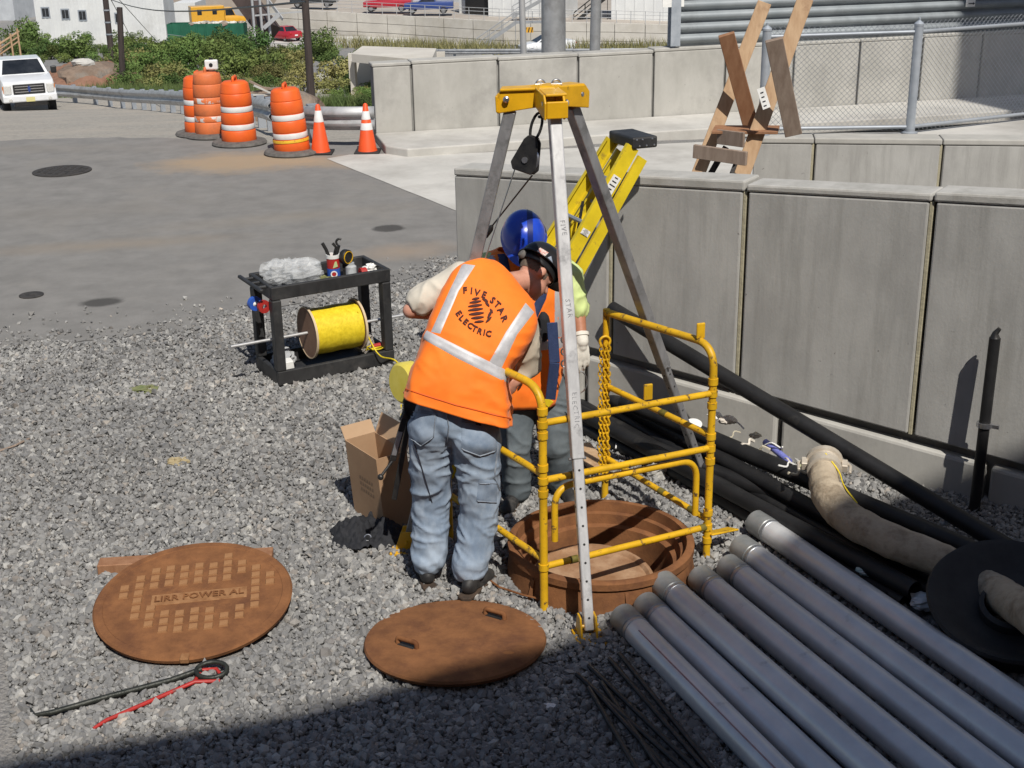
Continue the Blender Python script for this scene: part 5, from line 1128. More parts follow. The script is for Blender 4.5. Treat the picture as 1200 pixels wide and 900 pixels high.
FWHT = mat('far_white_wall', (.60, .61, .61), (.68, .69, .68), .4, .7, c3=(.5, .5, .48), s3=.3, t3=(.5, .8)); FGRY = mat('far_grey_wall', (.40, .42, .44), (.5, .52, .54), .5, .7); FBRN = mat('dark_brown_metal', (.055, .038, .032), (.085, .06, .052), .8, .7)
def shed(nm, label, u0, u1, back, h, m, cat='building', ribs=0, wins=(), depth=6, onwall=True, v=30, dirt=0, pts=None):
    p, q = pts or ((onW(u0, back), onW(u1, back)) if onwall else (T(u0, v), T(u1, v + dirt)))
    o = thing(nm, label, cat, (p + q) / 2); e = q - p; e.z = 0; X = e.normalized(); N_ = V((-X.y, X.x, 0)); N_ = N_ if N_.y > 0 else -N_; L_ = e.length; z0 = min(p.z, q.z) - .6
    b = MB(); b.prism([(0, 0), (L_, 0), (L_, depth), (0, depth)], V((p.x, p.y, z0)), X, N_, h + .6); b.build('wall', m, o)
    for k in range(ribs):
        b = MB(); b.box(V((p.x, p.y, z0 + (h + .6) / 2)) + X * (L_ * (k + .5) / ribs) - N_ * .02, (.12, .05, h + .6), X, N_); b.build('wall_rib', m, o)
    for (f, z, w, hh) in wins:
        c = V((p.x, p.y, z0 + .6 + z)) + X * (L_ * f) + V((0, 0, 0)); b = MB(); b.box(c - N_ * .03, (w + .2, .09, hh + .2), X, N_); fr_ = b.build('window', GALVD, o)
        for s in (-1, 1): b = MB(); b.box(c - N_ * .08 + X * (w * .25 * s), (w * .44, .03, hh * .9), X, N_); b.build('pane', GLS, fr_)
    return o
shed('white_trailer', 'white walled trailer above the far wall, left of the stairs', 541, 548, 9, 4, FWHT)
shed('shipping_container', 'dark grey container above the far wall with rubble before it', 548, 573, 8, 5, DARKM, 'container')
shed('white_trailer', 'long white trailer above the far wall behind the stairs', 574, 664, 7, 5, FWHT, ribs=8)
shed('white_trailer', 'ribbed white trailer above the far wall at the right', 716, 850, 6, 6, FWHT, ribs=12)
shed('grey_shed', 'pale grey shed above the far wall behind the parked vehicles', 395, 541, 22, 6, FGRY, ribs=10)
for u, yw, pt_, lab in ((456, 1.5, RPAINT, 'red pickup parked behind the railing on the far wall'), (505, 1.55, BPAINT, 'dark blue pickup parked behind the railing on the far wall'), (372, 1.5, DPAINT, 'dark car parked behind the railing left above the wall')):
    p = onW(u, 4.5); o = thing('parked_pickup', lab, 'car', p, 'vehicles parked above the far wall'); L = Loc(p, yw)
    loft_body(o, L, [(-2.6, .9, .88, .5, 1.2), (.5, .95, .9, .45, 1.2), (2.4, .9, .8, .5, 1.05)], pt_); cab(o, L, -.9, 1.0, -.6, .35, .88, .7, 1.15, 1.75, pt_)
    for s in (-1, 1):
        for y in (1.6, -1.6): wheel(o, L, .8 * s, y, .36, .24)
# metal stairs in front of and above the far wall
STR = mat('stair_steel', (.30, .31, .32), (.38, .39, .4), 2, .6, .4)
def stair(nm, label, p0, p1, width, m, steps=9, side=V((0, 1, 0)), land=None):
    o = thing(nm, label, 'stairs', p0); p0, p1 = V(p0), V(p1); sd__ = side.normalized()
    for s in (0, 1):
        a, c = p0 + sd__ * width * s, p1 + sd__ * width * s; b = MB(); b.bar(a, c, .06, .30); b.build('stringer', m, o)
        b = MB(); b.tube([a + V((0, 0, 1.0)), c + V((0, 0, 1.0))], .035, 6); b.tube([a + V((0, 0, .55)), c + V((0, 0, .55))], .028, 6)
        b.build('handrail', m, o)
        for k in range(4): q = a.lerp(c, k / 3); b = MB(); b.tube([q, q + V((0, 0, 1.0))], .03, 6); b.build('rail_post', m, o)
    d = p1 - p0; d.z = 0
    for k in range(steps): q = p0.lerp(p1, (k + .5) / steps) + sd__ * width / 2; b = MB(); b.box(q + V((0, 0, .05)), (.3, width, .05), d, sd__); b.build('tread', m, o)
    if land: b = MB(); b.box(p1 + d.normalized() * land / 2 + sd__ * width / 2, (land, width, .14), d, sd__); b.build('landing', m, o); b = MB(); [b.tube([p1 + d.normalized() * land * t + V((0, 0, z)), p1 + d.normalized() * land * t + V((0, 0, 1.05))], .035, 6) for t, z in ((0, -2.6), (1, -2.6), (.5, 0))]; b.tube([p1 + V((0, 0, 1.05)), p1 + d.normalized() * land + V((0, 0, 1.05))], .03, 6); tag(b.build('landing_frame', m, o), kind='stuff')
    return o
yq = FW_[2].y - 4
stair('metal_stairs', 'grey metal stairs climbing to the far wall beside the white hatchback', Y(556, 60, yq), Y(604, 27, yq), 1.4, STR, 12, V((.1, 1, 0)), 3.2)
stair('metal_stairs', 'dark metal stairs on the terrace right of the thick pole', Y(672, 28, yq + 8), Y(712, -4, yq + 8), 1.4, DARKM, 9, V((.1, 1, 0)), 2)
yq2 = FW_[2].y + 3
stair('metal_stairs', 'short grey stair flight on the terrace above the first stairs', Y(600, 20, yq2), Y(632, 2, yq2), 1.2, STR, 7, V((.1, 1, 0)), 1.5)
p = Y(619, 35, yq + .2); sg = thing('hazard_sign', 'small orange striped hazard board under the stair landing', 'sign', p)
b = MB(); b.box(p, (.95, .05, .50)); b.build('board', OPAINT, sg)
for k in range(3): b = MB(); b.prism([(-.34 + k * .3, -.22), (-.24 + k * .3, -.22), (-.14 + k * .3, .22), (-.24 + k * .3, .22)], p - V((0, .03, 0)), (1, 0, 0), (0, 0, 1), .01); b.build('stripe', DARKM, sg)
# left side: white corrugated building, small building, trailer, service truck, skip, brown conveyor
wp, wq = Y(44, 36, 160), Y(196, 48, 160)
wz = min(wp.z, wq.z)
shed('white_building', 'long white ribbed building with four small windows at far left', 44, 196, 0, 12, FWHT, ribs=34, depth=5, pts=(wp, wq), wins=[((u - 44) / 152 * 1.0, Y(u, v, 160).z - wz, .8, 1.05) for u, v in ((56.5, 14.5), (79.5, 16.5), (99.5, 18), (142, 21))])
shed('pale_building', 'small pale blue building at the far left edge', -40, 18, 0, 8, FGRY, depth=10, onwall=False, v=24, dirt=0)
shed('tan_building', 'tan building far behind the service truck', 190, 300, 0, 12, mat('far_tan', (.36, .30, .25), (.44, .38, .32), .3, .9), depth=10, onwall=False, v=24, dirt=2)
shed('box_trailer', 'white box trailer beside the orange service truck', 206, 231, 0, 3.3, FWHT, 'trailer', depth=7, pts=(Y(206, 31.5, 190), Y(231, 32, 190)))
p = Y(257, 33.5, 184); L = Loc(p, -1.2); yz = p.z
b = MB(); q0, q1 = Y(203, 33, 176), Y(300, 33, 176); b.prism([(q0.x, q0.y), (q1.x, q1.y), (q1.x * 1.15, 215), (q0.x * 1.15, 215)], (0, 0, yz - 3), (1, 0, 0), (0, 1, 0), 2.99); tag(b.build('yard', mat('yard_ground', (.27, .26, .24), (.34, .33, .3), .5, .95)), kind='structure'); tk = thing('service_truck', 'orange yellow service truck parked behind the green skip', 'truck', p)
b = MB(); b.box(L(0, -1.5, 1.85), (2.2, 4.4, 2.4), L.X, L.Y); b.build('box_body', OPAINT, tk, bevel=.08, seg=2)
loft_body(tk, L, [(.75, 1.05, 1.0, .7, 1.75), (2.2, 1.05, 1.0, .7, 1.7), (3.5, .95, .8, .75, 1.45)], OPAINT, 'bonnet'); cab(tk, L, .75, 2.2, .75, 1.75, 1.02, .9, 1.68, 2.75, OPAINT)
for s in (-1, 1):
    for y in (2.6, -2.3): wheel(tk, L, .95 * s, y, .48, .3)
    for y in (-2.6, -.6): b = MB(); b.box(L(1.11 * s, y, 2.3), (.03, .6, .7), L.X, L.Y); b.build('side_window', GLS, tk, bevel=.01)
p0 = Y(197, 45, 150); p0.z = terr(150); p1 = Y(286, 44, 150); p1.z = p0.z; e = p1 - p0; e.z = 0; dX = e.normalized(); dN = V((-dX.y, dX.x, 0)); SKG = mat('skip_green', (.012, .09, .05), (.02, .13, .075), .8, .5)
sk = thing('skip', 'long dark green skip heaped with rubbish below the white building', 'skip', p0)
for dn in (0, 2.2): b = MB(); b.box(V((p0.x, p0.y, p0.z + 1.15)) + dX * e.length / 2 + dN * dn, (e.length, .08, 2.3), dX, dN); b.build('side', SKG, sk)
for t in (0, 1): b = MB(); b.box(V((p0.x, p0.y, p0.z + 1.15)) + dX * e.length * t + dN * 1.1, (.08, 2.1, 2.3), dX, dN); b.build('end', SKG, sk)
for k in range(9): b = MB(); b.box(V((p0.x, p0.y, p0.z + 1.15)) + dX * e.length * (k + .5) / 9 - dN * .09, (.16, .10, 2.26), dX, dN); b.build('side_rib', SKG, sk)
b = MB()
for k in range(26): crumple(b, V((p0.x, p0.y, p0.z + 2.2)) + dX * e.length * rnd.uniform(.3, .97) + dN * rnd.uniform(.2, 1.9), rnd.uniform(.25, .6), rnd.uniform(.25, .5), rnd.uniform(.12, .3), k * 1.7, 8, 6, .5)
tag(b.build('rubbish', mat('rubbish_mix', (.25, .2, .16), (.62, .6, .55), 1.2, .9, contrast=(.45, .55))), 'pale mixed rubbish heaped in the green skip', 'rubbish', kind='stuff')
p0, p1 = Y(316, 37, 128), Y(278, -14, 132); cvr = thing('conveyor', 'dark brown sloping conveyor housing with stairs behind the red sedan', 'conveyor', p0)
b = MB(); b.bar(p0, p1, 1.5, 1.9, (0, 1, .2)); b.build('housing', FBRN, cvr)
b = MB(); b.bar(p0 + V((1.5, -1.2, 1.2)), p1 + V((1.5, -1.2, 1.2)), .10, .3); b.build('stringer', FR, cvr)
for k in range(3): q = Y(298 + k * 9, 34 - k, 126); b = MB(); b.tube([q - V((0, 0, 1.5)), q + V((0, 0, 4))], .12, 8); b.build('column', FR, cvr)
for z in (1.2, 2.6): b = MB(); q = Y(300, 34, 126); b.bar(q + V((0, 0, z)), q + V((4.6, 0, z + .3)), .08, .14); b.build('rail', FR, cvr)
b = MB(); q0, q1 = Y(309, 33, 125.5), Y(327, 17, 125.5); b.bar(q0, q1, .12, .35); b.build('stringer', FR, cvr)
# wooden stair rails on the left, abutment, debris, mound
wr = thing('wooden_handrail', 'sloping pale wooden handrail at the left edge above the pickup', 'railing', Y(5, 58, 88))
for k in range(3): b = MB(); b.tube([Y(-12, 60 + k * 6.5 - 1, 88), Y(22, 37 + k * 5.5, 92)], .07, 6); b.build('rail', WOOD, wr)
for u, v in ((2, 62), (14, 54), (22, 48)): b = MB(); q = Y(u, v, 90); b.tube([q - V((0, 0, 1.6)), q + V((0, 0, .8))], .06, 6); b.build('post', WOOD, wr)
ab = thing('bridge_abutment', 'concrete slab on short piers left of the far wall end', 'concrete slab', Y(440, 88, 58))
ya = 58.0
b = MB(); pl = [Y(412, 63, ya), Y(505, 76, ya - 3), Y(512, 74, ya + 1.5), Y(425, 61, ya + 3)]; zt_ = pl[0].z
b.prism([(p.x, p.y) for p in pl], (0, 0, zt_ - .35), (1, 0, 0), (0, 1, 0), .35); b.build('slab', FCON, ab)
for u in (414, 438, 470): b = MB(); q = Y(u, 80, ya + 1.0); b.box(V((q.x, q.y, zt_ - 1.6)), (.22, .8, 2.45)); b.build('pier', FCON, ab)
b = MB(); q0, q1 = Y(412, 80, ya + 4), Y(520, 80, ya + 3); b.box(((q0 + q1) / 2) - V((0, 0, .6)), ((q1 - q0).length, .3, 2.6)); b.build('back_wall', FCON, ab)
ga = bez([T(*q) for q in ((456, 69), (520, 70), (600, 70), (710, 70), (790, 69))], 3)
beam(ga, [.75] * len(ga), [.36] * len(ga), 'thin far guardrail running behind the far wall top', step=3)
b = MB()
for k in range(40):
    n_ = rnd.random(); q = T(rnd.uniform(60, 128), rnd.uniform(88, 104)); 
mound_c = T(95, 101)
b = MB(); n = 40; vs = []
for i in range(n):
    for j in range(n):
        u, v = i / (n - 1) * 2 - 1, j / (n - 1) * 2 - 1; h = max(0, 1 - (u * u + v * v)) ** .8; x, y = mound_c.x + u * 3.1, mound_c.y + 2 + v * 3.6
        vs.append(V((x, y, terr(y) - .05 + 1.15 * h * (1 + .35 * noise.noise(V((x * .6, y * .6, 0)))) + .16 * noise.noise(V((x * 2.5, y * 2.5, 0))) * h + .09 * noise.noise(V((x * 6, y * 6, 2))) * h)))
b.add(vs, [[i * n + j, (i + 1) * n + j, (i + 1) * n + j + 1, i * n + j + 1] for i in range(n - 1) for j in range(n - 1)]); tag(b.build('dirt_mound', RDIRT, smooth=60, fix=False), kind='structure')
for k, (u, v, y, sz, lab) in enumerate(((99, 74, mound_c.y + .5, .8, 'flat pale concrete chunk lying on the red dirt mound'), (313, 105, 38, .55, 'broken pale boards heaped behind the centre drum'), (302, 99, 40, .5, 'small concrete lump left of the broken boards'), (375, 88, 44, .8, 'pale concrete rubble lump right of the dark pole'), (392, 96, 42, .7, 'second rubble lump lower right of the dark pole'), (383, 104, 38, .6, 'lowest grey rubble lump behind the guardrail'))):
    q = Y(u, v, y) if k < 1 else T(u, v + 5); b = MB(); crumple(b, q, sz * .8, sz * .5, sz * .3, k * 3.1, 12, 8, .3, 1.5); tag(b.build('concrete_chunk', PAVE if k % 2 == 0 else CONC), lab, 'rubble', 'broken concrete lumps in the bushes')
    if q.z > terr(q.y) + .4: b = MB(); crumple(b, V((q.x, q.y + .3, (q.z + terr(q.y)) / 2 - .2)), sz * 2.2, sz * 2.2, max(.3, (q.z - terr(q.y)) * .62), k * 2.3, 14, 10, .3); tag(b.build('soil_heap', DIRT, smooth=60), kind='structure')
dq = [T(u, 112) for u in (296, 330)]
for k in range(6):
    q = Y(296 + k * 6, 112 - (k * 5) % 9, 33); b = MB(); d_ = V((rnd.uniform(-1, 1), rnd.uniform(-.4, .4), rnd.uniform(-.15, .5))).normalized(); b.bar(q - d_ * .5, q + d_ * .5, .10, .04)
    tag(b.build('broken_board', WOODG if k % 2 else PAVE), 'broken pale board in the debris heap behind the centre drum', 'board', 'broken boards in the debris heap')
q = Y(312, 122, 33); b = MB(); crumple(b, V((q.x, q.y + .6, q.z - .6)), 1.5, 1.0, .8, 7.1, 20, 12, .35); tag(b.build('soil_heap', DIRT, smooth=60), kind='structure')
# poles
UPOLE = mat('pole_wood', (.035, .026, .024), (.065, .05, .045), 3, .9, stretch=(4, 4, .4), bump=.3)
def pole(nm, label, pb2, pt2, r0, r1, m, cat='utility pole', bands=0):
    o = thing(nm, label, cat, pb2); b = MB(); ext = (pt2 - pb2).normalized() * 2.2; n_ = 8 if 'big' in label else 14
    b.tube([pb2 - V((0, 0, .4)), pt2 + ext], [r0, r1], n_); b.build('shaft', m, o, smooth=50)
    for k in range(bands): q = pb2.lerp(pt2, .45 + .13 * k); b = MB(); d = (pt2 - pb2).normalized(); b.tube([q - d * .04, q + d * .04], [r0 * .98 + .012] * 2, n_); b.build('band', GALVD, o)
    return o
p = T(133, 88); pole('utility_pole', 'tall dark wooden utility pole before the white building', p, Y(121.5, -20, p.y), .19, .16, UPOLE, bands=4)
p = T(143.5, 104); pole('pole_stub', 'short dark wooden pole stub beside the left utility pole', p, Y(142, 62, p.y), .15, .14, UPOLE)
p = T(366, 131); pole('utility_pole', 'dark brown utility pole rising behind the leaning drum', p, Y(357, -6, p.y), .125, .105, UPOLE)
def behindC(u, d): r = ray(u, 70); t = (PC(0, 0, d) - CP).dot(NC) / r.dot(NC); q = CP + r * t; return V((q.x, q.y, 0))
p = behindC(648.5, 3); pole('light_pole', 'thick galvanised steel pole behind the far wall, big and faceted', p, Y(648.5, -10, p.y), .222, .205, GALVR, 'pole')
p = behindC(695, 2.2); pole('light_pole', 'thin galvanised pole right of the thick one', p, Y(698.5, -10, p.y), .095, .085, GALVR, 'pole')
p = behindC(616, 1.6); pole('light_pole', 'slender pale grey pole left of the thick one', p, Y(611.5, -10, p.y), .06, .045, FR, 'pole')
for k, (a, c, lab) in enumerate((((140, 0, 80), (196, 62, 130), 'thin guy wire slanting down across the white building'), ((126, -8, 78), (158, 52, 120), 'second guy wire beside the utility pole'), ((126, -2, 78), (358, 2, 24), 'thin wire strung between the two dark poles'), ((195, 40, 140), (400, 50, 120), 'pale cable sagging over the green bushes'))):
    p, q = Y(*a), Y(*c); b = MB(); b.tube([p.lerp(q, t / 10) - V((0, 0, .4 * math.sin(math.pi * t / 10) * (k > 1))) for t in range(11)], .022, 5); tag(b.build('wire', DARKM if k < 3 else FR), lab, 'wire')
# bushes
def leaf_mat(name, c1, c2):
    m = mat(name, c1, c2, .9, .75, spec=.25); n = m.node_tree; L = n.links.new; bs = n.nodes['Principled BSDF']; src = bs.inputs['Base Color'].links[0].from_socket
    oi = n.nodes.new('ShaderNodeObjectInfo'); hs_ = n.nodes.new('ShaderNodeHueSaturation'); mr = n.nodes.new('ShaderNodeMapRange'); mr.inputs['To Min'].default_value = .6; mr.inputs['To Max'].default_value = 1.45; L(oi.outputs['Random'], mr.inputs[0]); L(mr.outputs[0], hs_.inputs['Value'])
    m2 = n.nodes.new('ShaderNodeMapRange'); m2.inputs['To Min'].default_value = .47; m2.inputs['To Max'].default_value = .515
    ml = n.nodes.new('ShaderNodeMath'); ml.operation = 'FRACT'; m3 = n.nodes.new('ShaderNodeMath'); m3.operation = 'MULTIPLY'; m3.inputs[1].default_value = 7.3; L(oi.outputs['Random'], m3.inputs[0]); L(m3.outputs[0], ml.inputs[0]); L(ml.outputs[0], m2.inputs[0]); L(m2.outputs[0], hs_.inputs['Hue'])
    L(src, hs_.inputs['Color']); L(hs_.outputs[0], bs.inputs['Base Color']); return m
LEAF = [leaf_mat('foliage', (.07, .12, .028), (.125, .18, .05)), leaf_mat('dark_foliage', (.045, .09, .022), (.085, .14, .04)), leaf_mat('olive_foliage', (.15, .165, .05), (.23, .225, .085))]
def bush_mesh(seed, leaves, size, tall):
    rs = np.random.default_rng(seed); cl = [(rs.uniform(-.65, .65), rs.uniform(-.6, .6), rs.uniform(.15, .85) * tall, rs.uniform(.28, .55)) for _ in range(9)]
    vs, fs = [], []
    for _ in range(leaves):
        cx_, cy_, cz_, cr_ = cl[rs.integers(9)]; d = rs.normal(size=3); d /= np.linalg.norm(d); r = cr_ * rs.uniform(.5, 1.08) ** .6; c = np.array([cx_, cy_, cz_]) + d * r * np.array([1, 1, .8])
        if c[2] < .0: c[2] = abs(c[2]) * .5
        a = rs.normal(size=3) + d * .3; a /= np.linalg.norm(a); b_ = np.cross(a, d + rs.normal(size=3) * .4); b_ /= np.linalg.norm(b_) + 1e-6; s = size * rs.uniform(.6, 1.5); i = len(vs)
        vs += [tuple(c - a * s), tuple(c + b_ * s * .5), tuple(c + a * s), tuple(c - b_ * s * .5)]; fs.append((i, i + 1, i + 2, i + 3))
    me = bpy.data.meshes.new('crown'); me.from_pydata(vs, [], fs); me.update(); return me
def stem_mesh():
    b = MB()
    for k in range(5): t = k * 1.3; b.tube([V((0, 0, -.3)), V((.12 * math.cos(t), .12 * math.sin(t), .3)), V((.4 * math.cos(t), .4 * math.sin(t), .75))], [.04, .03, .012], 5)
    return b.mesh('stems', V())
BM = [bush_mesh(10 + k, 1700, .06, 1.0 + .25 * (k % 3)) for k in range(5)]
for k, me in enumerate(BM): me.materials.append(LEAF[(0, 1, 0, 2, 0)[k]])
STM = stem_mesh(); STM.materials.append(UPOLE)
nb = 0
def bush(u, v, px, k=None):
    global nb
    p = T(u, v); s = px / FPX * (p - CP).length; k = rnd.randrange(5) if k is None else k
    if s > 2.4: s = 2.4 + (s - 2.4) * .4
    o = thing('bush', 'leafy green bush on the bank beyond the guardrail', 'bush', (p.x, p.y, p.z), 'bushes on the bank'); o.rotation_euler = (0, 0, rnd.uniform(0, 6)); o.scale = (s * rnd.uniform(.85, 1.2), s * rnd.uniform(.85, 1.2), s * rnd.uniform(.8, 1.15))
    c = bpy.data.objects.new('crown', BM[k]); COL.objects.link(c); c.parent = o
    c = bpy.data.objects.new('stems', STM); COL.objects.link(c); c.parent = o; nb += 1
for row, (v, px, u0, u1) in enumerate(((45, 8, 22, 190), (52, 10, 22, 192), (58, 6, 190, 330), (63, 9, 18, 440), (67, 14, 22, 442), (74, 14, 130, 444), (82, 15, 136, 446), (90, 15, 140, 446), (99, 15, 140, 446), (106, 13, 150, 430), (113, 11, 225, 300), (104, 14, 380, 440), (114, 13, 384, 440))):
    u = u0 + rnd.uniform(0, 8)
    while u < u1:
        ok = not (v < 64 and 305 < u < 440 and rnd.random() < (.6 if u > 365 else 1)) and not (360 < u < 412 and v > 78 and rnd.random() < .7) and not (405 < u and v < 92 and rnd.random() < .75) and not (u < 22 and v > 50)
        if ok and rnd.random() > .16: bush(u, v + rnd.uniform(-3, 4), px * (rnd.uniform(.6, 1.5) if rnd.random() < .85 else rnd.uniform(1.5, 1.95)), 3 if (v > 95 and rnd.random() < .45) else (rnd.choice((1, 2, 0)) if v < 80 else None))
        u += px * rnd.uniform(.8, 1.35)
for u, v in ((415, 112), (428, 118), (436, 110), (404, 122), (424, 128), (437, 126), (395, 118), (410, 104), (60, 70), (45, 78), (30, 70), (75, 74), (20, 62), (110, 74), (125, 80)): bush(u, v, 12 * rnd.uniform(.8, 1.3))
# grass tufts along the walls and banks
def grass(name, spots, h, m, n_, seed, spread=.5):
    rs = np.random.default_rng(seed); vs, fs = [], []
    for (p, sp_) in spots:
        for _ in range(n_):
            x, y = p.x + rs.normal() * sp_, p.y + rs.normal() * sp_; z = terr(y); a = rs.uniform(0, 6.28); w = h * .05; hh = h * rs.uniform(.5, 1.2); lx, ly = rs.normal(size=2) * hh * .3; i = len(vs)
            vs += [(x - w * math.cos(a), y - w * math.sin(a), z), (x + w * math.cos(a), y + w * math.sin(a), z), (x + lx, y + ly, z + hh)]; fs.append((i, i + 1, i + 2))
    me = bpy.data.meshes.new(name); me.from_pydata(vs, [], fs); me.materials.append(m); o = bpy.data.objects.new(name, me); COL.objects.link(o); tag(o, kind='stuff')
DRYG = mat('dry_grass', (.16, .16, .06), (.26, .23, .10), .8, .85); GRNG = mat('green_grass', (.07, .12, .03), (.13, .16, .05), .8, .85)
grass('dry_grass', [(T(u, 52 + (u - 340) * .045), 1.0) for u in range(340, 600, 7)] + [(T(u, 62), 1.2) for u in range(660, 790, 9)] + [(T(u, 45), 2.) for u in range(20, 60, 8)], 1.1, DRYG, 60, 3)
grass('green_grass', [(T(u, 126), .35) for u in range(360, 440, 4)] + [(T(u, 112), .8) for u in range(90, 300, 6)] + [(T(u, 106), .9) for u in range(130, 300, 7)], .45, GRNG, 110, 4)
#SECTION_END back
# ---------------------------------------------------------------- people
def capsule(b, p0, r0, p1, r1, n=14):
    p0, p1 = V(p0), V(p1); d = p1 - p0; L_ = max(d.length, 1e-4); prof = []
    for k in range(5): t = math.pi / 2 * k / 4; prof.append((r0 * math.sin(t) + 1e-4, -r0 * math.cos(t)))
    for k in range(5): t = math.pi / 2 * k / 4; prof.append((r1 * math.cos(t) + 1e-4, L_ + r1 * math.sin(t)))
    b.lathe(prof, n, p0, d); return b
def chain_caps(b, pts, rs): 
    for i in range(len(pts) - 1): capsule(b, pts[i], rs[i], pts[i + 1], rs[i + 1])
def meld(b, name, m, parent, voxel=.01, smooth=6, fn=None, fac=.5):
    """union of the overlapping closed shapes in b as one smooth skin"""
    off = OFF[parent.name]; me = b.mesh('tmp', off); bm = bmesh.new(); bm.from_mesh(me); bmesh.ops.recalc_face_normals(bm, faces=bm.faces); bm.to_mesh(me); bm.free()
    o = bpy.data.objects.new('tmp', me); COL.objects.link(o); r = o.modifiers.new('r', 'REMESH'); r.mode = 'VOXEL'; r.voxel_size = voxel
    if smooth: s = o.modifiers.new('s', 'SMOOTH'); s.factor = fac; s.iterations = smooth
    dg = bpy.context.evaluated_depsgraph_get(); m2 = bpy.data.meshes.new_from_object(o.evaluated_get(dg)); bpy.data.objects.remove(o); bpy.data.meshes.remove(me)
    m2.name = name
    if fn:
        no = [v.normal.copy() for v in m2.vertices]
        for v, n_ in zip(m2.vertices, no): v.co = v.co + n_ * fn(v.co + off, n_)
    m2.polygons.foreach_set('use_smooth', [True] * len(m2.polygons)); m2.update(); m2.materials.clear(); m2.materials.append(m)
    return link(name, m2, parent, off)
def bvh_of(o):
    off = OFF[o.name]; me = o.data; return BVHTree.FromPolygons([v.co + off for v in me.vertices], [list(p.vertices) for p in me.polygons])
def sight(bvh, u, v, lift=.003):
    d = ray(u, v).normalized(); h, n_, i, t = bvh.ray_cast(CP, d)
    if h is None: h, n_, i, t = bvh.find_nearest(Y(u, v, 6.4))
    if n_.dot(d) > 0: n_ = -n_
    return h + n_ * lift
def patch(bvh, edgeA, edgeB, name, m, parent, lift=.004, na=24, nb_=6, uvs=False):
    """cloth strip between two outlines (lists of sight points), laid on the surface with a little thickness"""
    def samp(e, t):
        x = t * (len(e) - 1); i = min(int(x), len(e) - 2); f = x - i; return (e[i][0] * (1 - f) + e[i + 1][0] * f, e[i][1] * (1 - f) + e[i + 1][1] * f)
    b = MB(); vs = []
    for i in range(na + 1):
        a, c = samp(edgeA, i / na), samp(edgeB, i / na)
        for j in range(nb_ + 1):
            f = j / nb_; vs.append(sight(bvh, a[0] * (1 - f) + c[0] * f, a[1] * (1 - f) + c[1] * f, lift if 0 < j < nb_ and 0 < i < na else lift * .15))
    k = nb_ + 1; b.add(vs, [[i * k + j, i * k + j + 1, (i + 1) * k + j + 1, (i + 1) * k + j] for i in range(na) for j in range(nb_)])
    o = b.build(name, m, parent, smooth=60, fix=False); return o
def letters(bvh, items, size, name, m, parent, lift=.0065):
    b = MB()
    for chh, u, v, ang in items:
        vs, fs = text_mesh(chh, size, res=2, bold=size * .035); ca, sa = math.cos(ang), math.sin(ang)
        b.add([sight(bvh, u + p.x * ca - p.y * sa, v - (p.x * sa + p.y * ca), lift) for p in vs], fs)
    return tag(b.build(name, m, parent, fix=False), kind='stuff')
def hand(b, w, d, n_, s, curl=.3, thumb=.8, k=1.0):
    w, d, n_, s = V(w), V(d).normalized(), V(n_).normalized(), V(s).normalized()
    b.ell(w + d * .052 * k, (.041 * k, .016 * k, .056 * k), 14, 10, s, d.cross(s)); capsule(b, w - d * .02, .027 * k, w + d * .03 * k, .026 * k)
    for i, (o_, L_) in enumerate(((.032, .070), (.011, .080), (-.0115, .075), (-.033, .058))):
        p = w + d * (.092 - .004 * abs(i - 1)) * k + s * o_ * k; a = curl * (.7 + .12 * i); r = .0092 * k; capsule(b, w + d * .05 * k + s * o_ * .8 * k, .011 * k, p, r * 1.05)
        dirn = (d * math.cos(a * .6) + n_ * math.sin(a * .6) + s * o_ * 1.2).normalized()
        for j, f in enumerate((.45, .31, .24)):
            q = p + dirn * L_ * f * k; capsule(b, p, r, q, r * .93); p, r = q, r * .93; ax_ = a * (1.0 + .3 * j); dd = dirn; nn_ = (n_ - dd * n_.dot(dd)).normalized(); dirn = (dd * math.cos(ax_) + nn_ * math.sin(ax_)).normalized()
    p = w + d * .022 * k + s * .032 * k; t1 = (s * thumb + d * .75 + n_ * .35).normalized(); q = p + t1 * .038 * k; capsule(b, p, .014 * k, q, .0115 * k); t2 = (d * .95 + s * .25 + n_ * .4).normalized(); capsule(b, q, .0115 * k, q + t2 * .034 * k, .009 * k)
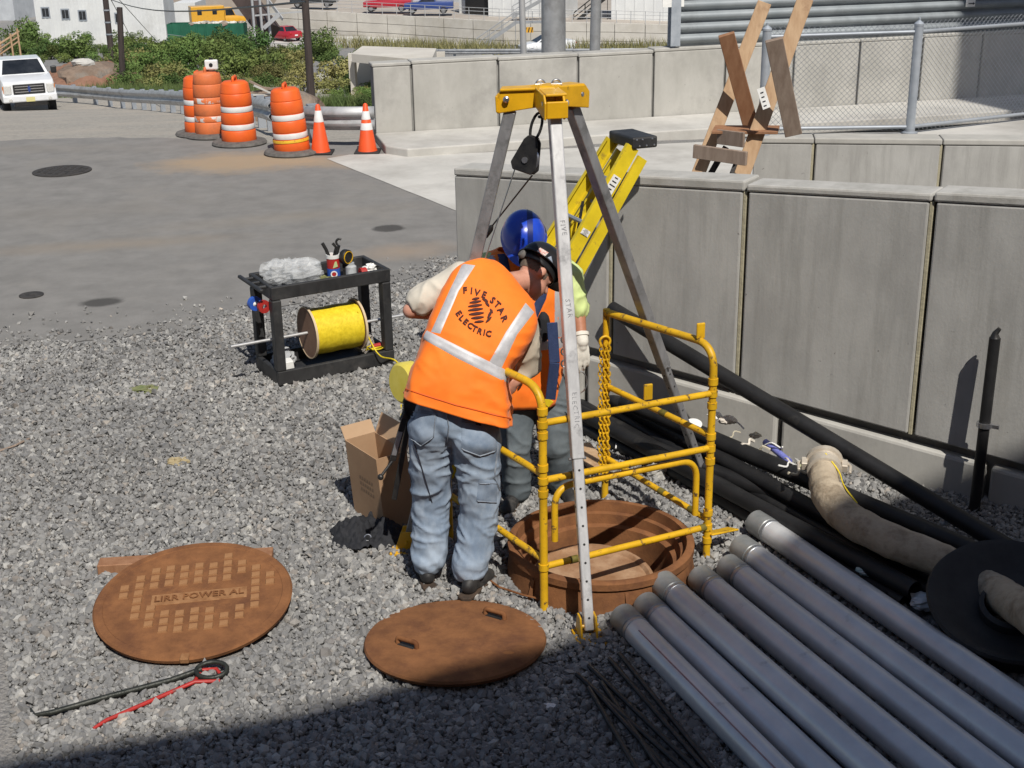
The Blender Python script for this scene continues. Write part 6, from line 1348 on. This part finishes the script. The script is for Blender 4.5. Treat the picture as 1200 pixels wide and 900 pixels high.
def head_shapes(b, c, crown, face, side, k=1.0):
    c = V(c); cr, f = V(crown).normalized(), V(face).normalized(); s = cr.cross(f).normalized(); f = s.cross(cr).normalized()
    b.ell(c + cr * .025 * k - f * .012 * k, (.076 * k, .097 * k, .100 * k), 22, 16, s, f); b.ell(c - cr * .055 * k + f * .032 * k, (.058 * k, .062 * k, .068 * k), 18, 12, s, f)
    capsule(b, c - cr * .100 * k + f * .070 * k, .020 * k, c - cr * .106 * k + f * .072 * k, .018 * k)                     # chin
    capsule(b, c + f * .083 * k + cr * .010 * k, .010 * k, c + f * .108 * k - cr * .030 * k, .0135 * k)                # nose
    capsule(b, c + f * .088 * k - cr * .064 * k - s * .018 * k, .0085 * k, c + f * .088 * k - cr * .064 * k + s * .018 * k, .0085 * k)   # mouth
    for q in (-1, 1):
        b.ell(c + f * .079 * k + s * .031 * q * k + cr * .008 * k, (.016 * k, .010 * k, .010 * k), 10, 8, s, f); capsule(b, c + f * .085 * k + s * .015 * q * k + cr * .03 * k, .008 * k, c + f * .076 * k + s * .047 * q * k + cr * .03 * k, .008 * k)
        e = c + s * .078 * q * k - f * .010 * k - cr * .010 * k; ea = (s * q * .55 - f * .8).normalized()
        b.ell(e + s * q * .006, (.008 * k, .020 * k, .033 * k), 12, 10, (s * q - f * .0 + cr * 0).normalized() if False else s * q, (f * -1 if q < 0 else f)); capsule(b, e + ea * .012 + cr * .024 * k, .0065, e + ea * .014 - cr * .008 * k, .0065); capsule(b, e + cr * .026 * k + f * .004, .006, e + ea * .012 + cr * .024 * k, .0065)
    return cr, f, s
def folds(amp, f, st, seed, amp2=0, f2=0, ang=0):
    ca, sa = math.cos(R(ang)), math.sin(R(ang))
    def fn(co, n_):
        q = V(((co.x * ca - co.z * sa) * st[0], co.y * st[1], (co.x * sa + co.z * ca) * st[2]))
        w = V((noise.noise(q * f * .5 + V((seed, 0, 0))), noise.noise(q * f * .5 + V((0, seed, 7))), noise.noise(q * f * .5 + V((4, seed, 1))))) * .7
        n1 = noise.noise(q * f + w + V((seed, 3, 1))); n2 = noise.noise(q * f * 2.1 + w * 1.6 + V((5, seed, 2)))
        gate = .5 + .9 * noise.noise(co * 5 + V((seed, 9, 4)))
        k = amp * ((1 - abs(n1)) ** 5 - .35) + amp * .55 * ((1 - abs(n2)) ** 5 - .35) * max(0, gate)
        if amp2: k += amp2 * noise.noise(co * f2 + V((seed, 1, 1)))
        return k
    return fn
SKIN = mat('skin', (.50, .235, .155), (.58, .30, .215), 14, .55, bump=.15, bscale=160, bdist=.001, c3=(.42, .17, .11), s3=9, t3=(.55, .8))
SKIN2 = mat('tanned_skin', (.40, .17, .095), (.47, .215, .13), 14, .55, bump=.15, bscale=160, bdist=.001)
VEST = mat('orange_vest', (.95, .185, .008), (1.0, .225, .012), 6, .75, bump=.25, bscale=320, bdist=.001, sheen=.1)
SILV = mat('silver_tape', (.42, .42, .44), (.50, .50, .52), 40, .5, .1, bump=.1, bscale=150, bdist=.001)
JEAN = mat('blue_denim', (.175, .235, .325), (.335, .405, .495), 7, .9, bump=.4, bscale=420, bdist=.001, c3=(.36, .42, .50), s3=4, t3=(.52, .75), stretch=(1, 1, .6))
JEANP = mat('denim_pocket', (.17, .225, .31), (.30, .365, .455), 9, .9, bump=.4, bscale=420, bdist=.001)
STIT = mat('denim_stitch', (.26, .29, .33), (.17, .20, .25), 60, .9)
WORK = mat('grey_work_trousers', (.085, .105, .12), (.135, .16, .175), 5, .9, bump=.3, bscale=300, bdist=.001, c3=(.06, .065, .07), s3=4, t3=(.58, .72))
CREAM = mat('cream_shirt', (.55, .50, .42), (.62, .575, .49), 6, .85, bump=.2, bscale=250, bdist=.001)
KHAKI = mat('khaki_shirt', (.42, .37, .29), (.5, .44, .35), 6, .85)
LIME = mat('lime_shirt', (.55, .66, .26), (.62, .72, .32), 6, .85, bump=.2, bscale=250, bdist=.001)
SHOE = mat('black_boot', (.015, .015, .016), (.04, .038, .036), 9, .6, c3=(.11, .10, .09), s3=9, t3=(.58, .8)); SOLE = mat('boot_sole', (.035, .025, .018), (.07, .045, .03), 20, .9)
HATB = mat('black_helmet', (.012, .012, .013), (.022, .022, .023), 5, .32); HATU = mat('blue_helmet', (.012, .055, .50), (.02, .075, .56), 4, .28, coat=.3); HATD = mat('navy_band', (.008, .018, .12), (.012, .025, .16), 6, .35)
NAVY = mat('navy_webbing', (.018, .035, .10), (.03, .05, .13), 30, .8, bump=.3, bscale=200); GLOVE = mat('white_glove', (.66, .63, .56), (.74, .71, .64), 30, .9, bump=.4, bscale=260, bdist=.001, c3=(.5, .46, .4), s3=12, t3=(.55, .8)); HAIR = mat('short_hair', (.10, .075, .055), (.17, .13, .10), 90, .9)
PRINT = mat('dark_print', (.06, .012, .008), None, 8, .8)
def boot(o, heel, dirn, lift=0.0):
    h = V(heel); d = V((dirn[0], dirn[1], 0)).normalized(); s = V((d.y, -d.x, 0)); b = MB()
    b.ell(h + d * .04 + V((0, 0, .065)), (.043, .062, .055), 16, 10, s, d); b.ell(h + d * .15 + V((0, 0, .050)), (.048, .11, .042), 16, 10, s, d); b.ell(h + d * .21 + V((0, 0, .042)), (.050, .062, .036), 16, 10, s, d); capsule(b, h + d * .045 + V((0, 0, .07)), .046, h + d * .075 + V((0, 0, .15)), .046)
    bt = meld(b, 'boot', SHOE, o, .011, 4)
    b = MB(); out = [(-.040, -.03), (-.044, .06), (-.040, .13), (-.054, .2), (-.045, .255), (0, .28), (.045, .255), (.054, .2), (.040, .13), (.044, .06), (.040, -.03), (0, -.05)]
    b.prism(out[::-1], h + V((0, 0, .004)), s, d, .024); sole = b.build('sole', SOLE, bt, bevel=.006)
def hard_hat(o, c, cr, f, s, m, nm='hard_hat', k=1.0, band=None):
    c = V(c); b = MB(); prof = []
    for i in range(13): t = math.pi / 2 * i / 12; prof.append((1.0 * math.cos(t) ** .85 if i < 12 else .001, math.sin(t)))
    n = 40; vs = []
    for r, z in prof:
        for j in range(n):
            t = 2 * math.pi * j / n; rid = .006 * max(0, 1 - abs(math.sin(t)) * 7) * r
            vs.append(c + s * (.112 * k * r * math.cos(t)) + f * (.136 * k * r * math.sin(t)) + cr * (.125 * k * z + rid + .012 * (1 - r) * 0))
    fs = [[i * n + j, i * n + (j + 1) % n, (i + 1) * n + (j + 1) % n, (i + 1) * n + j] for i in range(len(prof) - 1) for j in range(n)]
    # rim and peak
    rim = []
    for j in range(n):
        t = 2 * math.pi * j / n; pk_ = max(0, math.sin(t)) ** 2.2; r = 1.07 + .30 * pk_
        rim.append(c + s * (.112 * k * (1.07 + .05 * pk_) * math.cos(t)) + f * (.136 * k * r * math.sin(t)) - cr * (.006 + .012 * pk_))
    i0 = len(vs); vs += rim + [p - cr * .006 for p in rim]; fs += [[j, i0 + j, i0 + (j + 1) % n, (j + 1) % n] for j in range(n)] + [[i0 + j, i0 + n + j, i0 + n + (j + 1) % n, i0 + (j + 1) % n] for j in range(n)]
    b.add(vs, fs); hat = b.build(nm, m, o, smooth=60, fix=True)
    sm = hat.modifiers.new('thickness', 'SOLIDIFY'); sm.thickness = .004; sm.offset = -1
    return hat
# ---- the near man, seen from behind, leaning towards the hole
M1 = thing('person', 'man in orange lettered vest and blue jeans, seen from behind, bending over the manhole', 'person', V((-.34, 6.46, 0)))
hip = Y(531, 492, 6.47); nk = Y(592, 333, 6.80); hc = Y(628, 322, 6.93)
shL, shR = Y(532, 328, 6.80), Y(616, 380, 6.68); elL, elR = Y(481, 364, 6.74), Y(619, 430, 6.70); haL, haR = Y(548, 372, 7.06), Y(606, 446, 6.66)
aL, aR = V((-.475, 6.50, .09)), V((-.245, 6.40, .09)); hL, hR = Y(506, 505, 6.48), Y(558, 515, 6.45); kL, kR = Y(505, 588, 6.55), Y(562, 598, 6.47)
b = MB(); chain_caps(b, [hL, kL, aL], [.085, .058, .045]); chain_caps(b, [hR, kR, aR], [.085, .058, .045]); b.ell(hip, (.150, .11, .12), 18, 12); chain_caps(b, [hip, hip.lerp(nk, .5), nk], [.13, .14, .07])
capsule(b, shL, .055, shR, .055); chain_caps(b, [shL, elL, elL.lerp(haL, .9)], [.055, .043, .030]); chain_caps(b, [shR, elR, elR.lerp(haR, .85)], [.055, .043, .032]); capsule(b, nk, .062, hc - V((0, 0, .02)), .056)
crn, fac_, sid = head_shapes(b, hc, V((.50, .66, .56)), V((.62, .12, -.78)), None)
hand(b, elL.lerp(haL, .85), haL - elL, V((0, 0, -1)), V((0, -1, .2)), .5); hand(b, elR.lerp(haR, .82), haR - elR, V((-.3, .3, -1)), V((.7, .7, 0)), 1.2)
meld(b, 'body', SKIN, M1, .009, 3)
# jeans
b = MB(); chain_caps(b, [hL + V((.0, 0, .02)), hL.lerp(kL, .5), kL, kL.lerp(aL, .55), V((aL.x, aL.y, .155))], [.128, .116, .106, .102, .098]); chain_caps(b, [hR + V((0, 0, .02)), hR.lerp(kR, .5), kR, kR.lerp(aR, .55), V((aR.x, aR.y, .155))], [.132, .118, .108, .102, .098])
b.ell(hip + V((0, .01, .03)), (.205, .165, .17), 24, 14); b.ell(hL + V((.015, -.05, .03)), (.11, .10, .13), 18, 12); b.ell(hR + V((-.015, -.05, .03)), (.115, .10, .13), 18, 12); b.ell(hip + V((0, .02, .13)), (.185, .15, .10), 24, 14)
cf = folds(.012, 5.0, (1.0, 1.0, 1.9), 2.0, .0015, 30, 20)
def jf(co, n_):
    k = cf(co, n_); low = max(0, (.52 - co.z) / .5)
    k += low ** 2 * .010 * math.sin(co.z * 62 + 6 * noise.noise(V((co.x * 5, co.y * 5, co.z * 2))) + 2 * math.atan2(n_.y, n_.x)) * (.5 + noise.noise(co * 6)) ; kn_ = math.exp(-((co.z - .56) / .10) ** 2); k += kn_ * .003 * math.sin(co.z * 45 + 8 * noise.noise(co * 4))
    hp = math.exp(-((co.z - .86) / .08) ** 2); k += hp * .0025 * math.sin(co.z * 40 + co.x * 30 + 5 * noise.noise(co * 5)); return k
jn = meld(b, 'jeans', JEAN, M1, .009, 7, jf)
for v in jn.data.vertices:
    if v.co.z < .085: v.co.z = .085 + (v.co.z - .085) * .22 + .010 * noise.noise(v.co * 14)
bj = bvh_of(jn)
patch(bj, [(477, 478), (513, 483)], [(479, 512), (494, 523), (509, 512)], 'back_pocket', JEANP, jn, .006, 14, 12)
patch(bj, [(541, 490), (580, 497)], [(540, 526), (562, 535), (582, 528)], 'back_pocket', JEANP, jn, .006, 14, 12)
patch(bj, [(561, 562), (583, 563)], [(558, 588), (582, 590)], 'tool_pocket', JEANP, jn, .005, 10, 10)
for e in ([(477, 481), (513, 486)], [(510, 485), (507, 513)], [(541, 493), (580, 500)], [(561, 565), (583, 566)], [(559, 586), (582, 588)], [(522, 478), (525, 500), (523, 520)], [(479, 511), (494, 521), (508, 511)], [(541, 525), (562, 533), (581, 527)], [(583, 520), (578, 560), (585, 575)]):
    patch(bj, e, [(x + .4, y + 1.6) if abs(e[0][0] - e[-1][0]) > 6 else (x + 1.6, y) for x, y in e], 'stitching', STIT, jn, .0085, 14, 2)
patch(bj, [(556, 495), (565, 496)], [(555.5, 499.5), (564.5, 501)], 'patch_label', INK, jn, .010, 4, 2)
patch(bj, [(480, 497), (485, 520), (497, 560), (506, 590)], [(481.5, 497), (486.5, 520), (498.5, 560), (507, 589)], 'key_cord', INK, jn, .006, 20, 2)
boot(M1, V((-.475, 6.42, .01)), (-.25, 1)); boot(M1, V((-.265, 6.30, .01)), (.5, .9))
# vest, lofted ring by ring from the hem to the collar
rings = [((473, 463), (601, 499), 6.475, 6.445, .185), ((480, 440), (599, 472), 6.50, 6.47, .175), ((491, 408), (597, 438), 6.55, 6.52, .165), ((504, 372), (617, 410), 6.62, 6.57, .155), ((518, 340), (628, 386), 6.70, 6.63, .140), ((532, 318), (626, 370), 6.76, 6.69, .112), ((552, 308), (617, 356), 6.81, 6.76, .095), ((572, 307), (606, 342), 6.84, 6.81, .07)]
Ls = [Y(*r[0], r[2]) for r in rings]; Rs = [Y(*r[1], r[3]) for r in rings]; Dp = [r[4] for r in rings]
Lb, Rb = bez(Ls, 14), bez(Rs, 14); Db = [p.x for p in bez([V((d, 0, 0)) for d in Dp], 14)]
n = 120; vs = []; M_ = len(Lb); vf = folds(.013, 4.2, (1.0, 1.0, 2.0), 6.0, .002, 17, 28)
for i in range(M_):
    c = (Lb[i] + Rb[i]) / 2; lat = (Rb[i] - Lb[i]) / 2; j = min(max(i, 1), M_ - 2); ax_ = ((Lb[j + 1] + Rb[j + 1]) - (Lb[j - 1] + Rb[j - 1])).normalized(); dep = lat.cross(ax_).normalized(); dep = dep if dep.y > 0 else -dep
    for k in range(n):
        t = 2 * math.pi * k / n; ct_, st_ = math.cos(t), math.sin(t); ex_ = .68; x_, y_ = math.copysign(abs(ct_) ** ex_, ct_), math.copysign(abs(st_) ** ex_, st_)
        p = c + lat * x_ + dep * Db[i] * y_; nn_ = (lat.normalized() * x_ + dep * y_).normalized(); low = max(0, 1 - i / 46)
        p = p + nn_ * (vf(p, nn_) * (.45 + .8 * low) + .010 * low * math.sin(k / n * 2 * math.pi * 7 + 2 * noise.noise(p * 4)))
        vs.append(p)
b = MB(); b.add(vs, [[i * n + k, i * n + (k + 1) % n, (i + 1) * n + (k + 1) % n, (i + 1) * n + k] for i in range(M_ - 1) for k in range(n)])
vest = b.build('vest', VEST, M1, smooth=70, fix=True); bv = bvh_of(vest)
vest.modifiers.new('thickness', 'SOLIDIFY').thickness = .005
patch(bv, [(475, 455), (535, 474), (599, 490)], [(474.6, 457), (534.6, 476), (599, 492)], 'hem_stitching', mat('hem_thread', (.62, .09, .005), None), vest, .0045, 30, 2)
patch(bv, [(542, 309), (527, 340), (505, 389)], [(557, 311), (537.5, 341), (516, 391)], 'silver_stripe', SILV, vest, .004, 22, 6)
patch(bv, [(616, 355), (593, 389), (573, 425)], [(626, 366), (606, 392), (587, 433)], 'silver_stripe', SILV, vest, .004, 22, 6)
patch(bv, [(494, 384), (544, 409), (598, 436)], [(490, 394), (538, 421), (595, 449)], 'silver_stripe', SILV, vest, .0055, 30, 6)
A_l = [('F', 545, 341, .05), ('I', 552.5, 341.5, -.1), ('V', 559, 343.5, -.22), ('E', 567, 346, -.38), ('S', 577, 352.5, -.62), ('T', 582.5, 357.5, -.75), ('A', 587, 364.5, -.92), ('R', 590.5, 373.5, -1.12)]
B_l = [('E', 537.5, 367.5, -.95), ('L', 541, 373, -.80), ('E', 545.5, 377.5, -.68), ('C', 551, 382, -.55), ('T', 556, 385.5, -.45), ('R', 562, 388.5, -.36), ('I', 567.5, 390, -.2), ('C', 572.5, 391.5, -.12)]
letters(bv, A_l, 10.2, 'lettering', PRINT, vest); letters(bv, B_l, 9.6, 'lettering', PRINT, vest)
# printed emblem: striped globe with a broken right side
b = MB()
def lens(u0, v0, u1, v1, w):
    n_ = 8; up_ = []; dn = []; dx, dy = u1 - u0, v1 - v0; L_ = math.hypot(dx, dy); nx_, ny_ = -dy / L_, dx / L_
    for i in range(n_ + 1): t = i / n_; h = w * math.sin(math.pi * (.08 + .84 * t)); up_.append(sight(bv, u0 + dx * t + nx_ * h, v0 + dy * t + ny_ * h, .0065)); dn.append(sight(bv, u0 + dx * t - nx_ * h, v0 + dy * t - ny_ * h, .0065))
    b.add(up_ + dn, [[i, i + 1, n_ + 2 + i, n_ + 1 + i] for i in range(n_)])
for a in ((553, 351, 562, 349.5, 1.3), (550, 355.2, 564, 353, 1.5), (548.5, 359.6, 565, 357.4, 1.6), (548.5, 364, 566, 362, 1.6), (549.5, 368.6, 567, 366.8, 1.6), (552, 373, 567, 371.6, 1.5), (556, 377.4, 567, 376.4, 1.3), (565, 350, 572, 354, 1.5), (568.5, 354, 573.5, 359.5, 1.4), (571, 373, 577, 363.5, 1.7), (569, 378, 576, 371.5, 1.4), (574, 362, 577.5, 367, 1.2)): lens(*a)
tag(b.build('emblem', PRINT, vest, fix=False), kind='stuff')
# shirt: collar and sleeves
b = MB(); chain_caps(b, [shL + V((.03, 0, 0)), shL.lerp(elL, .45), shL.lerp(elL, .74) + V((0, 0, .012))], [.094, .084, .080]); sf = folds(.013, 7, (1.5, 1.0, .8), 3.0, .002, 26, 30)
sl_ = meld(b, 'sleeve', CREAM, M1, .010, 5, sf)
b = MB(); chain_caps(b, [shR + V((-.02, 0, -.0)), shR.lerp(elR, .5), elR, elR.lerp(haR, .55)], [.09, .078, .068, .05]); meld(b, 'sleeve', KHAKI, M1, .010, 5, sf)
b = MB(); nd = (hc - nk).normalized(); b.lathe([(.082, -.045), (.080, -.012), (.074, -.010), (.072, -.045)], 28, nk + nd * .015, (nd + V((0, .1, .45))).normalized(), closed=True); b.build('collar', CREAM, M1, smooth=60)
# hair cap and black helmet with headband, knob and stickers
b = MB(); b.ell(hc + crn * .028 - fac_ * .014, (.0795, .1005, .103), 24, 16, sid, fac_)
hr = meld(b, 'hair', HAIR, M1, .009, 3); me = hr.data; bm = bmesh.new(); bm.from_mesh(me); off = OFF[M1.name]
bmesh.ops.delete(bm, geom=[v for v in bm.verts if (v.co + off - hc).dot(fac_) > .035 or (v.co + off - hc).dot(crn) < -.030], context='VERTS'); bm.to_mesh(me); bm.free()
hcen = hc + crn * .062 - fac_ * .006
hat = hard_hat(M1, hcen, crn, fac_, sid, HATB, k=1.0)
b = MB(); n = 36; b.lathe([(1.0, -.028), (1.02, -.026), (1.02, .006), (1.0, .008)], n, (0, 0, 0), (0, 0, 1), closed=True)
b.v = [hcen + sid * (p.x * .094) + fac_ * (p.y * .116 - .006) + crn * (p.z - .018) for p in b.v]; b.build('headband', HATB, hat, smooth=50)
kb = hcen - fac_ * .128 - crn * .032; b = MB(); b.lathe([(0, -.012), (.024, -.012), (.026, 0), (.02, .012), (0, .014)], 16, kb, -fac_); b.build('ratchet_knob', RUBG, hat, smooth=40)
bh = bvh_of(hat); 
patch(bh, [(625, 299), (633, 290)], [(634, 305), (643, 296)], 'sticker', mat('white_red_sticker', (.66, .6, .55), (.55, .2, .16), 60, .5, contrast=(.45, .6)), hat, .002, 8, 6)
patch(bh, [(641, 302), (646, 300)], [(643, 311), (648, 309)], 'round_sticker', mat('grey_sticker', (.28, .32, .38), None, 8, .5), hat, .002, 6, 6)
# ---- the far man, facing the viewer with bowed head
M2 = thing('person', 'man in blue hard hat and orange vest with harness, facing us, head bowed', 'person', V((.15, 7.55, 0)))
hip = Y(627, 452, 7.58); nk = Y(617, 312, 7.56); hc = Y(614, 283, 7.44)
shL, shR = Y(664, 322, 7.56), Y(575, 312, 7.55); elL, elR = Y(677, 364, 7.50), Y(566, 372, 7.36); haL, haR = Y(682, 400, 7.40), Y(598, 410, 7.14)
aL, aR = V((.30, 7.60, .09)), V((.02, 7.50, .09)); hL, hR = Y(648, 462, 7.58), Y(606, 462, 7.58); kL, kR = Y(650, 520, 7.50), Y(604, 522, 7.46)
b = MB(); chain_caps(b, [hL, kL, aL], [.085, .058, .045]); chain_caps(b, [hR, kR, aR], [.085, .058, .045]); b.ell(hip, (.150, .11, .12), 18, 12); chain_caps(b, [hip, hip.lerp(nk, .5), nk], [.13, .14, .07])
capsule(b, shL, .055, shR, .055); chain_caps(b, [shL, elL, haL], [.056, .046, .032]); chain_caps(b, [shR, elR, haR], [.055, .043, .030]); capsule(b, nk, .062, hc, .056)
crn, fac_, sid = head_shapes(b, hc, V((-.02, -.62, .78)), V((0, -.75, -.66)), None)
hand(b, haL, V((.02, -.12, -1)), V((-.3, 1, -.1)), V((-1, -.3, 0)), .22); hand(b, elR.lerp(haR, .95), haR - elR, V((0, 0, -1)), V((.3, .9, 0)), .5)
meld(b, 'body', SKIN2, M2, .009, 3)
b = MB(); chain_caps(b, [hL, hL.lerp(kL, .5), kL, kL.lerp(aL, .6), V((aL.x, aL.y, .1))], [.125, .112, .096, .090, .088]); chain_caps(b, [hR, hR.lerp(kR, .5), kR, kR.lerp(aR, .6), V((aR.x, aR.y, .1))], [.125, .112, .096, .090, .088]); b.ell(hip + V((0, 0, .02)), (.19, .15, .15), 22, 14)
meld(b, 'trousers', WORK, M2, .010, 6, folds(.011, 5, (1, 1, 1.8), 9.0, .002, 22, 15)); boot(M2, V((.30, 7.64, 0)), (.3, -1)); boot(M2, V((.02, 7.54, 0)), (-.3, -1))
rings = [((577, 470), (658, 466), .175), ((575, 430), (660, 430), .175), ((572, 380), (661, 382), .17), ((566, 335), (669, 340), .155), ((563, 303), (668, 310), .125), ((582, 292), (650, 299), .095)]
Lb = bez([Y(*r[0], 7.57) for r in rings], 8); Rb = bez([Y(*r[1], 7.57) for r in rings], 8); Db = [p.x for p in bez([V((r[2], 0, 0)) for r in rings], 8)]
vs = []; M_ = len(Lb); n = 64; vf = folds(.013, 4.5, (1.6, 1.4, .8), 16.0, .002, 17)
for i in range(M_):
    c = (Lb[i] + Rb[i]) / 2; lat = (Rb[i] - Lb[i]) / 2
    for k in range(n):
        t = 2 * math.pi * k / n; ct_, st_ = math.cos(t), math.sin(t); x_, y_ = math.copysign(abs(ct_) ** .82, ct_), math.copysign(abs(st_) ** .82, st_); p = c + lat * x_ + V((0, 1, 0)) * Db[i] * y_; nn_ = (lat.normalized() * x_ + V((0, y_, 0))).normalized(); vs.append(p + nn_ * vf(p, nn_))
b = MB(); b.add(vs, [[i * n + k, i * n + (k + 1) % n, (i + 1) * n + (k + 1) % n, (i + 1) * n + k] for i in range(M_ - 1) for k in range(n)]); vest = b.build('vest', VEST, M2, smooth=70); bv = bvh_of(vest); vest.modifiers.new('thickness', 'SOLIDIFY').thickness = .005
def sight2(u, v): return (u, v)
patch(bv, [(569, 300), (574, 345)], [(580, 299), (586, 345)], 'silver_stripe', SILV, vest, .004, 12, 4); patch(bv, [(653, 305), (650, 345), (650, 395)], [(661, 306), (660, 345), (660, 395)], 'silver_stripe', SILV, vest, .004, 16, 4); patch(bv, [(573, 396), (620, 400), (661, 396)], [(573, 408), (620, 412), (661, 408)], 'silver_stripe', SILV, vest, .005, 20, 4)
patch(bv, [(583, 298), (594, 350), (620, 400)], [(594, 297), (604, 345), (630, 396)], 'harness_strap', NAVY, M2, .010, 18, 4); patch(bv, [(650, 303), (640, 350), (618, 398)], [(642, 302), (631, 345), (609, 394)], 'harness_strap', NAVY, M2, .010, 18, 4)
hb = MB(); q = Y(637, 383, 7.38); hb.ell(q, (.045, .03, .10), 14, 10); meld(hb, 'harness_pad', BLKC, M2, .012, 4)
b = MB(); s0_, s1_, s2_ = Y(647, 378, 7.29), Y(650, 425, 7.27), Y(645, 468, 7.30); b.bar(s0_, s1_, .062, .012, (0, 1, 0)); b.bar(s1_, s2_, .060, .012, (0, 1, 0)); hs2 = b.build('hanging_strap', NAVY, M2, bevel=.003)
b = MB(); b.bar(s2_, s2_ + V((-.03, 0, -.035)), .05, .012, (0, 1, 0)); b.build('strap_end', YELL, hs2, bevel=.003)
for k in range(3): b = MB(); q = Y(662, 398 + k * 14, 7.32); b.tube(arc(q, V((1, 0, 0)), V((0, 0, 1)), .022, 0, 5.5, 10), .006, 6); b.build('harness_ring', STEEL, hs2, smooth=50)
b = MB(); q = Y(684, 442, 7.32); b.tube([q + V((.05 * math.cos(t) - .03, 0, .07 * math.sin(t) - .03)) for t in [-2.2 + .3 * k for k in range(13)]], .004, 6); b.build('lanyard_wire', STEEL, hs2, smooth=50)
b = MB(); chain_caps(b, [shL, shL.lerp(elL, .5), shL.lerp(elL, .92)], [.092, .080, .075]); meld(b, 'sleeve', LIME, M2, .010, 5, sf); b = MB(); chain_caps(b, [shR, elR], [.088, .07]); meld(b, 'sleeve', LIME, M2, .010, 5, sf)
b = MB(); capsule(b, haL + (elL - haL) * .2, .041, haL, .040); hand(b, haL, V((.02, -.12, -1)), V((-.3, 1, -.1)), V((-1, -.3, 0)), .22, k=1.14); meld(b, 'glove', GLOVE, M2, .0055, 3)
b = MB(); b.lathe([(.044, -.012), (.047, -.01), (.047, .01), (.044, .012)], 20, haL + (elL - haL) * .22, elL - haL, closed=True); b.build('glove_cuff', GLOVE, M2, smooth=50)
b = MB(); hand(b, elR.lerp(haR, .95), haR - elR, V((0, 0, -1)), V((.3, .9, 0)), .5, k=1.14); meld(b, 'glove', GLOVE, M2, .0055, 3)
hcen = hc + crn * .055
hat = hard_hat(M2, hcen, crn, fac_, sid, HATU, k=1.12)
bh = bvh_of(hat); b = MB(); n_ = 18; vs = []
for i in range(n_ + 1):
    t = math.pi * i / n_; 
    for w in (.022, .052):
        dx = w; rr_ = math.sqrt(max(.02, 1 - (dx / .1254) ** 2)); p = hcen + sid * (-dx if sid.x < 0 else dx) + fac_ * (.152 * rr_ * math.cos(t)) + crn * (.14 * rr_ * math.sin(t) ** .85); h, nn_, i_, d_ = bh.find_nearest(p); nn_ = nn_ if nn_.dot(p - hcen) > 0 else -nn_; vs.append(h + nn_ * .0022)
b.add(vs, [[2 * i, 2 * i + 1, 2 * i + 3, 2 * i + 2] for i in range(n_)]); b.build('dark_band', HATD, hat, smooth=60, fix=False)
#SECTION_END people
